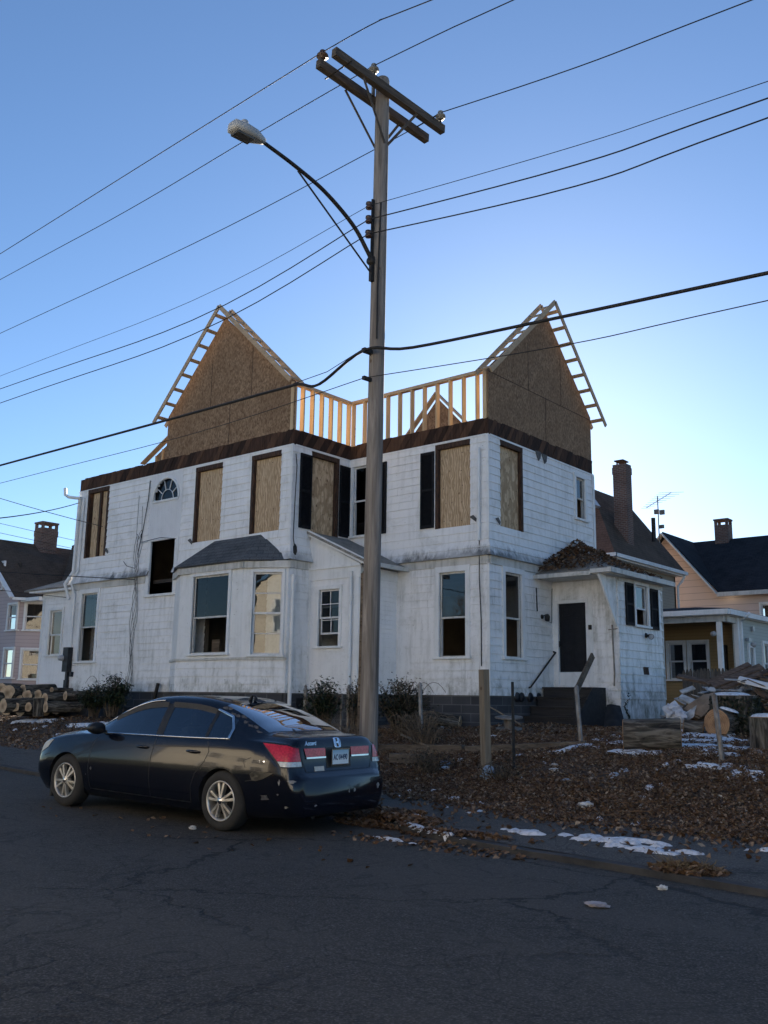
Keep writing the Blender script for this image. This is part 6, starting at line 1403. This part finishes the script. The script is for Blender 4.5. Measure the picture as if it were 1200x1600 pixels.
# chain link gate section with posts
cf = thing('chain_link_fence', (-2.2, -3.14, .8), 'short run of rusty chain link fence between two capped posts, grown over with ivy', 'fence')
for x, y in ((-2.96, -3.1), (-1.55, -3.2), (-1.78, -3.18)): 
    q = MB(); big = x != -1.78; q.tube([(x, y, .4), (x, y, 1.68 if big else 1.6)], .045 if big else .025, 10)
    if big: q.lathe((x, y, 1.66), (0, 0, 1), [(.05, 0), (.05, .05), (.03, .07), (.035, .11), (.0, .15)], 10)
    q.build('post', MT['galv'], cf)
q = MB(); q.tube([(-2.9, -3.1, 1.55), (-1.78, -3.18, 1.55)], .02, 8); q.tube([(-2.75, -3.1, .9), (-2.75, -3.1, 1.55)], .02, 8); q.build('rail', MT['galv'], cf)
q = MB()
for k in range(-14, 24):
    for s in (-1, 1):
        x0 = -2.9+k*.06; z0 = .85 if s > 0 else 1.55; x1 = x0+.70; a = max(0, (-2.9-x0)/.7); c = min(1, (-1.78-x0)/.7)
        if c > a: q.tube([(lerp(x0, x1, a), -3.14, lerp(z0, 2.4-z0, a)), (lerp(x0, x1, c), -3.14, lerp(z0, 2.4-z0, c))], .003, 4, cap=False)
q.build('mesh', MT['galv'], cf)
# shrubs: skeleton of twigs carrying leaf-sized faces
def shrub(name, base, h, rad, nst, nleaf, ls, mats, label, long=1.0, seed=1, arcs=0, hz=1.0):
    r = random.Random(seed); t_ = thing(name, tuple(base), label, 'shrub'); bs = MB(); bl = MB(); base = Vector(base)
    for k in range(nst):
        a = r.uniform(0, 6.28); d = r.uniform(.1, 1)*rad; tip = base+Vector((math.cos(a)*d, math.sin(a)*d*.8, h*r.uniform(.55, 1)*(1-.35*(d/rad)**2)))
        mid = base.lerp(tip, .5)+Vector((r.uniform(-.1, .1), r.uniform(-.1, .1), .1*h)); pts = [base+Vector((math.cos(a)*d*.25, math.sin(a)*d*.2, 0)), mid, tip]; bs.tube(pts, [.014, .009, .004], 5, cap=False)
        n = nleaf//nst
        for i in range(n):
            f = r.uniform(.3, 1)**.7; p = (pts[0].lerp(mid, f*2) if f < .5 else mid.lerp(tip, f*2-1))+Vector((r.gauss(0, .07), r.gauss(0, .07), r.gauss(0, .06)))*hz
            c, s_ = math.cos(r.uniform(0, 6.28)), math.sin(r.uniform(0, 6.28)); s = ls*r.uniform(.6, 1.25)
            yaw, ti = r.uniform(0, 6.28), r.uniform(-.9, .5); d1 = Vector((math.cos(yaw)*math.cos(ti), math.sin(yaw)*math.cos(ti), math.sin(ti))); d2 = d1.cross(Vector((r.uniform(-.4, .4), r.uniform(-.4, .4), 1))).normalized()
            bl.add([p, p+d1*s*.5*long+d2*s*.26, p+d1*s*long, p+d1*s*.5*long-d2*s*.26], [(0, 1, 2, 3)], r.randrange(len(mats)))
    for k in range(arcs):
        a = r.uniform(0, 6.28); l = r.uniform(.5, 1.1)*rad*1.6; p = base+Vector((r.uniform(-.3, .3), r.uniform(-.2, .2), 0)); e = Vector((math.cos(a), math.sin(a)*.5, 0))*l
        bs.tube([p+e*(i/10)+Vector((0, 0, h*1.15*4*(i/10)*(1-i/14)*.55)) for i in range(11)], .006, 4, cap=False)
    bs.build('stems', simple('twig', (.17, .13, .09), (.08, .06, .045), 20, rough=.9, bmp=0), t_); bl.build('leaves', mats, t_); return t_
LG = [simple('shrub leaf %d' % i, c, tuple(x*.6 for x in c), 20, rough=.45, bmp=0, spec=.4) for i, c in enumerate(((.018, .030, .012), (.035, .052, .020), (.055, .075, .032), (.028, .040, .022)))]
LD = [simple('withered leaf %d' % i, c, tuple(x*.6 for x in c), 20, rough=.8, bmp=0) for i, c in enumerate(((.05, .038, .022), (.09, .068, .042), (.03, .035, .016), (.12, .10, .07)))]
shrub('green_shrub', (-10.35, -3.15, .92), 1.25, .62, 44, 2600, .085, LG, 'evergreen shrub with drooping long leaves at the foot of the left wall', 1.5, 2, 3)
shrub('green_shrub', (-11.15, -3.2, .92), .95, .62, 40, 2200, .08, LG, 'lower dark evergreen shrub left of the drooping one', 1.5, 3, 2)
shrub('ivy_bush', (-2.25, -3.25, .78), 1.2, .60, 50, 2600, .085, LG, 'green ivy bush growing through the chain link fence', .9, 4)
shrub('ivy_bush', (-1.15, -3.4, .76), 1.35, .32, 30, 1100, .065, [LG[0], LD[2]], 'thin dark ivy climbing behind the utility pole', .9, 5)
shrub('bramble', (.05, -3.3, .75), 1.25, .72, 80, 4200, .075, [LG[0], LG[3], LD[0], LD[2], LD[0]], 'tangled dark bramble with arching twigs right of the utility pole', 1, 6, 12)
shrub('bramble', (.75, -3.75, .70), .65, .5, 40, 900, .05, LD, 'low withered brown bramble at the foot of the rusty pipe', 1, 7, 10)
shrub('dry_weeds', (1.6, -4.6, .6), .7, .6, 60, 500, .045, LD, 'dry stems standing before the rusty pipe', 1, 18, 10)
shrub('dry_weeds', (.6, -5.3, .5), .6, .6, 60, 500, .045, LD, 'dry stems at the foot of the long timber nearest the pole', 1, 19, 10)
shrub('dry_weeds', (2.9, -6.2, .35), .42, .55, 50, 600, .05, LD, 'dry brown weeds below the short timber', 1, 8, 8)
shrub('dry_weeds', (4.5, -6.5, .30), .32, .5, 40, 500, .05, LD, 'dry brown weeds round the foot of the tall wooden post', 1, 9, 4)
q = MB()
for _ in range(160):
    a = U(0, 6.28); l = U(.06, .2); x, y = 8.95+U(-.22, .22), -10.45+U(-.1, .1); q.beam((x, y, G(x, y)+.01), (x+l*math.cos(a), y+l*.5*math.sin(a), G(x, y)+U(.01, .12)), .004, .003)
q.build('dead_grass', simple('straw grass', (.20, .155, .09), (.11, .08, .05), 20, rough=.9, bmp=0), None, 'clump of dead straw-coloured grass on the kerb', 'grass')
# timbers
def tb(name, p, q_, w_, h_, mat, label, cat_='timber', group=None):
    b = MB(); b.beam(p, q_, w_, h_); return b.build(name, mat, None, label, cat_, group, bevel=.008)
def gz(x, y, d): return (x, y, G(x, y)+d)
tb('landscape_timber', gz(.7, -4.9, .05), gz(2.55, -4.70, .04), .16, .17, MT['timber'], 'long grey landscape timber edging the yard right of the pole'); tb('landscape_timber', gz(2.6, -4.70, .03), gz(4.6, -4.05, .0), .16, .16, MT['timber'], 'sunken landscape timber running on to the grey pipe before the steps')
tb('landscape_timber', gz(1.75, -5.75, .10), gz(2.36, -5.62, .10), .15, .16, MT['timber'], 'short landscape timber with a pale sawn end, nearest the pole')
tb('loose_plank', gz(2.86, -.64, .03), gz(4.0, -1.65, .03), .12, .035, MT['timber'], 'weathered plank lying on the leaves before the porch', 'plank'); tb('loose_plank', gz(.72, .30, .0) , (-.05, -.12, 1.42), .07, .03, MT['postw'], 'narrow stick leaning on the stone foundation', 'plank')
tb('loose_plank', gz(.9, -4.4, .2), gz(1.9, -4.85, .12), .05, .03, MT['postw'], 'pale broken lath lying across the timber right of the pole', 'plank')
log('rotten_log', (-.75, -.15, 1.0), (-.95, -.35, .12), .14, 1.3, 'rotten grey log lying by the cellar window', 'log', None, 'cut', .16, 16)
# cable spool
sp = thing('cable_spool', (1.17, -1.04, .86), 'empty grey plastic cable spool lying by the foundation', 'spool')
q = MB(); q.lathe((1.17, -1.04, .90), (.05, -.1, 1), [(0, .0), (.28, .0), (.28, .03), (.0, .03)], 28); q.build('flange', MT['galv'], sp); q = MB(); q.lathe((1.17, -1.04, .93), (.05, -.1, 1), [(.11, 0), (.11, .21)], 20); q.build('core', MT['galv'], sp)
q = MB(); q.lathe((1.18, -1.06, 1.14), (.05, -.1, 1), [(.06, 0), (.30, .0), (.30, .03), (.06, .03), (.06, 0)], 28); q.build('flange', MT['galv'], sp)
# rubble heap: H(a, b, z) runs along the heap, into the yard, up
HO = Vector((4.1, 1.07, 0)); rv = Vector((.94, .35, 0)); fv = Vector((-.35, .94, 0))
def Hp(px, py, b_=0): return HO+rv*((px-1040)/67*(1+b_*.045))+fv*b_+Vector((0, 0, 1.5+(1099-py)/67*(1+b_*.045)))
vs_ = []; q = MB(); nx, ny = 26, 12
for i in range(nx):
    for j in range(ny):
        a, b_ = 4.6*i/(nx-1)-.3, 2.6*j/(ny-1)-.7; p = HO+rv*a+fv*b_; e = min(1, 1.6*math.sin(math.pi*min(1, max(0, i/(nx-1))))**.7)*math.sin(math.pi*j/(ny-1))**.8
        vs_.append((p.x, p.y, G(p.x, p.y)-.05+e*(.80+.35*noise.noise((a*1.6, b_*1.6, 3))+.12*noise.noise((a*6, b_*6, 3)))))
q.add(vs_, [(i*ny+j, (i+1)*ny+j, (i+1)*ny+j+1, i*ny+j+1) for i in range(nx-1) for j in range(ny-1)], 0, False)
rr = random.Random(12)
for _ in range(700):
    a, b_ = rr.uniform(-.2, 4.2), rr.uniform(-1.3, 1.6); p = HO+rv*a+fv*b_; z = G(p.x, p.y)+.08+.95*max(0, math.sin(math.pi*min(1, max(0, (a+.3)/4.6))))**.7*max(0, math.sin(math.pi*min(1, max(0, (b_+.7)/2.6))))**.8*rr.uniform(.5, 1.25)
    yw, l = rr.uniform(0, 6.28), rr.uniform(.12, .75); e = Vector((math.cos(yw), math.sin(yw), rr.uniform(-.35, .45)))*l/2; c = Vector((p.x, p.y, z)); q.beam(c-e, c+e, rr.uniform(.03, .16), rr.uniform(.008, .03), up=(rr.uniform(-.5, .5), rr.uniform(-.5, .5), 1), mi=rr.choice((0, 1, 2, 2, 2, 3, 3, 3)))
q.build('rubble_heap', [simple('broken plaster and dirt', (.20, .165, .13), (.06, .048, .038), 9, rough=1, bmp=1, bd=.05, detail=8), simple('splintered dark wood', (.07, .043, .03), (.03, .02, .015), 9, (1, 1, 5), .9), simple('splintered tan wood', (.30, .22, .14), (.15, .10, .065), 9, (1, 1, 5), .9), simple('dirty white scraps', (.50, .50, .50), (.26, .25, .24), 9, rough=.8)], None, 'mound of broken plaster and dirt under the loose boards', 'rubble', kind='stuff')
RB = 'loose pieces on the rubble heap'
dkb = simple('dark broken board', (.06, .042, .032), (.17, .12, .09), 8, (1, 1, 6), .9, bmp=.5); tanb = simple('stained plywood sheet', (.30, .22, .15), (.16, .115, .08), 4, rough=.85, bmp=.3); whb = simple('torn dirty white siding', (.55, .55, .54), (.26, .25, .23), 7, rough=.7, bmp=.3)
bluew = simple('blue print', (.05, .09, .35), (.04, .07, .28), 6, rough=.5, bmp=0)
for (p, q_, w_, h_, m, lab) in [
 ((1038, 1060, .9), (1082, 1069, .7), .14, .06, dkb, 'dark board lying level at the porch end of the rubble heap'),
 ((1078, 1071, .6), (1136, 1043, .9), .16, .05, dkb, 'topmost dark board sloping up to the right on the rubble heap'),
 ((1086, 1074, .4), (1152, 1046, .7), .22, .05, dkb, 'widest dark board just below the topmost one'),
 ((1100, 1078, .2), (1150, 1056, .5), .12, .05, dkb, 'short dark board under the widest one'),
 ((1138, 1064, .7), (1168, 1047, .9), .10, .05, dkb, 'dark board end sticking up near the picket fence'),
 ((1178, 1027, 1.2), (1212, 1042, .8), .22, .05, dkb, 'reddish board jutting up at the right picture edge'), ((1188, 1024, 1.4), (1215, 1034, 1.1), .16, .05, dkb, 'second reddish board jutting up behind the first'),
 ((1043, 1083, .3), (1061, 1076, .4), .14, .03, whb, 'narrow white board stuck in the heap by the porch corner'), ((1042, 1089, .0), (1066, 1099, -.1), .20, .04, whb, 'broad white board sliding off the heap by the porch corner'),
 ((1144, 1078, .2), (1184, 1107, -.2), .10, .09, dkb, 'heavy dark beam sloping down to the right over the heap'), ((1056, 1118, -.5), (1092, 1113, -.4), .12, .04, tanb, 'splintered tan board at the front foot of the heap'),
 ((1062, 1108, -.5), (1100, 1098, -.3), .10, .03, tanb, 'splintered tan lath above the front foot of the heap'), ((1052, 1124, -.6), (1104, 1121, -.6), .14, .05, dkb, 'dark board lying flat at the front foot of the heap'), ((1150, 1062, .5), (1180, 1066, .4), .12, .03, tanb, 'tan board lying level behind the white trough')]:
    b = MB(); b.beam(Hp(*p), Hp(*q_), w_, h_, up=(.2, -.5, 1)); b.build('board', m, None, lab, 'board', RB, bevel=.004)
def sheet(name, pts, mat, label, cat_, n=8, th=.015, bend=.0):
    """thin warped sheet through four corners"""
    A, B_, C_, D_ = [Vector(p) for p in pts]; q = MB(); nn = (B_-A).cross(D_-A).normalized()
    for sgn in (0, 1):
        q.add([A.lerp(B_, i/n).lerp(D_.lerp(C_, i/n), j/n)+nn*(bend*math.sin(math.pi*i/n)+.03*noise.noise((i*.6, j*.6, A.x))-th*sgn) for i in range(n+1) for j in range(n+1)], [(i*(n+1)+j, (i+1)*(n+1)+j, (i+1)*(n+1)+j+1, i*(n+1)+j+1) for i in range(n) for j in range(n)], 0, True)
    return q.build(name, mat, None, label, cat_, RB)
sheet('plywood_sheet', [Hp(1048, 1106, -.5), Hp(1104, 1082, -.2), Hp(1112, 1096, -.6), Hp(1072, 1118, -.8)], tanb, 'large warped tan sheet draped over the front of the heap', 'sheet', bend=-.12)
sheet('plywood_sheet', [Hp(1160, 1079, .1), Hp(1215, 1070, .3), Hp(1215, 1076, -.1), Hp(1168, 1084, -.2)], tanb, 'curved grey-tan sheet at the right end of the heap', 'sheet', bend=-.1)
sheet('plastic_sheet', [Hp(1160, 1086, -.2), Hp(1194, 1082, -.1), Hp(1198, 1102, -.4), Hp(1164, 1100, -.5)], whb, 'crumpled white wrap with blue print at the right of the heap', 'plastic sheet', bend=.06)
b = MB()
for k in range(5): p = Hp(1170+k*5.5, 1095-k*.8, -.52); b.tube([p, p+rv*.03+Vector((0, 0, .07)), p+rv*.07+Vector((0, 0, .0)), p+rv*.09+Vector((0, 0, .06))], .008, 5)
b.build('print_marks', bluew, None, 'blue printed lettering scraps on the white wrap', 'print')
sheet('siding_flap', [Hp(1071, 1074, .1), Hp(1088, 1075, .1), Hp(1092, 1081, -.1), Hp(1078, 1079, -.1)], whb, 'small white flap of siding near the top of the heap', 'siding', bend=.03)
sheet('siding_flap', [Hp(1049, 1112, -.7), Hp(1066, 1101, -.6), Hp(1062, 1117, -.8), Hp(1053, 1122, -.8)], whb, 'bent white siding piece standing at the front of the heap', 'siding', bend=.02)
sheet('siding_flap', [Hp(1060, 1098, -.4), Hp(1110, 1090, -.3), Hp(1108, 1094, -.4), Hp(1062, 1104, -.5)], whb, 'long white strip under the warped tan sheet', 'siding', bend=.02)
b = MB(); A, B_ = Hp(1122, 1068, .3), Hp(1166, 1079, .0); d = (B_-A).normalized(); u = d.cross(Vector((0, 0, 1))).normalized(); v = u.cross(d)
for k in range(10):
    a0, a1 = math.pi*k/10, math.pi*(k+1)/10; f_ = lambda a: u*math.cos(a)*.10+v*math.sin(a)*.13
    b.quad(A+f_(a0), B_+f_(a0), B_+f_(a1), A+f_(a1))
b.build('white_trough', MT['white'], None, 'long white half-round metal trough lying across the heap', 'trough', RB)
b = MB(); A, B_ = Hp(1170, 1067, .4), Hp(1187, 1065, .2)
for k in range(12):
    a0, a1 = math.pi*k/12, math.pi*(k+1)/12; f_ = lambda a: rv*math.cos(a)*.15+Vector((0, 0, 1))*math.sin(a)*.17
    c = (A+B_)/2; b.quad(c+f_(a0)-fv*.2, c+f_(a1)-fv*.2, c+f_(a1)+fv*.2, c+f_(a0)+fv*.2)
b.build('white_arch', MT['white'], None, 'bent white metal arch at the back of the heap', 'metal sheet', RB)
sheet('tar_paper', [(2.05, 1.6, .95), (2.55, 1.75, .95), (2.25, 2.1, 1.42), (1.95, 2.0, 1.45)], MT['plast'], 'folded black panel leaning at the porch corner', 'panel', bend=.05)
def crumple(name, c, s, mat, label, cat_, seed=0, fl=.6, group=None):
    b2 = bmesh.new(); bmesh.ops.create_icosphere(b2, subdivisions=3, radius=1); q = MB()
    for v in b2.verts: n_ = 1+.55*noise.noise(v.co*2.1+Vector((seed, 0, 0)))+.3*noise.noise(v.co*5+Vector((0, seed, 0))); v.co *= n_
    q.add([(c[0]+v.co.x*s, c[1]+v.co.y*s*.8, c[2]+v.co.z*s*fl) for v in b2.verts], [tuple(v.index for v in f.verts) for f in b2.faces], 0, False); b2.free(); return q.build(name, mat, None, label, cat_, group)
MT['bag'] = simple('white plastic bag', (.62, .64, .68), (.45, .47, .52), 6, rough=.4, bmp=.3); MT['bagb'] = simple('blue plastic bag', (.28, .36, .46), (.20, .27, .36), 6, rough=.4, bmp=.3)
crumple('plastic_bag', tuple(Hp(1034, 1110, -.6)), .19, MT['bag'], 'crumpled white plastic bag between the porch corner and the heap', 'bag', 1, .9); crumple('plastic_bag', tuple(Hp(1044, 1116, -.8)), .13, MT['bag'], 'smaller white bag in front of the first beside the bent siding', 'bag', 2, .8)
crumple('plastic_bag', gz(4.29, -6.55, .10), .11, MT['bagb'], 'pale blue plastic bag at the foot of the tall wooden post', 'bag', 3, 1.1); crumple('plastic_bag', gz(2.85, -5.7, .06), .10, MT['bagb'], 'flattened bluish bag on the bank left of the tall wooden post', 'bag', 4, .4)
MT['paper'] = simple('dirty paper', (.60, .60, .60), (.42, .42, .41), 12, rough=.8, bmp=.2)
for i, (x, y, s, lab) in enumerate([(4.91, -5.65, .055, 'white scrap on the bank right of the tall post, nearest the steps'), (5.15, -6.07, .07, 'white torn cup on the bank below the nearest scrap'), (5.73, -6.77, .07, 'greenish flat lid in the leaves at mid bank'),
  (7.32, -7.79, .055, 'white wad at the pavement edge on the right bank'), (7.12, -7.38, .05, 'crumpled white wad up the right bank'), (6.67, -7.99, .10, 'grey crumpled wrapper at the pavement edge'), (6.04, -7.41, .05, 'small pale scrap on the lower bank'),
  (2.16, -3.17, .09, 'flat pale board scrap near the cable spool'), (6.97, -7.12, .05, 'whitish scrap in the middle of the right bank'), (.63, -2.52, .07, 'pale scrap in front of the rotten log'), (-.9, -.7, .08, 'white scrap against the rotten log'), (5.45, -8.1, .05, 'tiny white scrap at the lower left bank edge')]):
    crumple('litter_scrap', gz(x, y, s*.3), s, MT['paper'] if i != 2 else MT['bagb'], lab, 'litter', 10+i, .35, 'litter scraps on the leaf bank')
crumple('flat_paper', (8.91, -12.05, .035), .085, simple('pinkish paper', (.42, .38, .38), (.3, .27, .27), 12, rough=.8, bmp=.2), 'flat pinkish paper lying alone on the road', 'litter', 31, .15); crumple('litter_scrap', (9.0, -11.1, .035), .04, MT['paper'], 'small white scrap in the gutter at the right', 'litter', 32, .5)
crumple('litter_scrap', (3.62, -11.55, .04), .045, MT['paper'], 'white scrap on the road by the rear wheel', 'litter', 33, .5)

# unseen hedge added across the street to darken reflections in the car flank
hg = thing('added_hedge', (2, -24.3, .1), 'dark evergreen hedge added out of view across the street to darken the reflections in the car side', 'hedge'); b = MB(); rr = random.Random(4)
for x0 in np.arange(-22, 24, .5): h = 1.45+.2*noise.noise((x0*.8, 0, 0)); b.box(x0+.0, x0+.5, -24.6, -24.05, 0, h-.15)
b.build('branches', LG[0], hg); b = MB()
for _ in range(9000):
    x, z = rr.uniform(-22.3, 24.3), rr.uniform(.05, 1.5)+.2*noise.noise((0, 0, 0)); leaf(b, x, -24.02+rr.uniform(-.06, .12), z, rr.uniform(.08, .16), rr.uniform(0, 6), rr.uniform(-1.2, 1.2), rr.uniform(-1.2, 1.2), rr.randrange(3))
b.build('leaves', LG, hg)
# ------------------------------------------------------------------ pieces that lie apart become parts of their own
def split_loose(o):
    bm = bmesh.new(); bm.from_mesh(o.data); bmesh.ops.remove_doubles(bm, verts=bm.verts, dist=1e-4); bm.verts.ensure_lookup_table()
    seen = set(); comps = []
    for v in bm.verts:
        if v.index in seen: continue
        st_ = [v]; seen.add(v.index); c = []
        while st_:
            x = st_.pop(); c.append(x.index)
            for e in x.link_edges:
                y = e.other_vert(x)
                if y.index not in seen: seen.add(y.index); st_.append(y)
        comps.append(c)
    if len(comps) > 1:
        for c in comps:
            cs = {i: k for k, i in enumerate(c)}; fs = [f for f in bm.faces if f.verts[0].index in cs]
            me = bpy.data.meshes.new(o.data.name); me.from_pydata([bm.verts[i].co for i in c], [], [[cs[v.index] for v in f.verts] for f in fs])
            for m in o.data.materials: me.materials.append(m)
            me.polygons.foreach_set('material_index', [f.material_index for f in fs]); me.polygons.foreach_set('use_smooth', [f.smooth for f in fs])
            n = bpy.data.objects.new(o.name.split('.')[0], me); COL.objects.link(n); n.parent = o.parent
        bpy.data.objects.remove(o)
    bm.free()
for o in list(bpy.data.objects):
    if o.type == 'MESH' and not o.children and o.name.split('.')[0] in ('partition', 'bay_moulding', 'dangling_wire', 'panel_gap', 'cellar_window', 'stone_scroll', 'torn_sheathing_paper', 'window_pillar', 'wind_deflector', 'bumper_scrape', 'peeled_coat', 'side_moulding', 'corner_board', 'interior_door', 'grille', 'floor', 'cable_clamp'):
        split_loose(o)
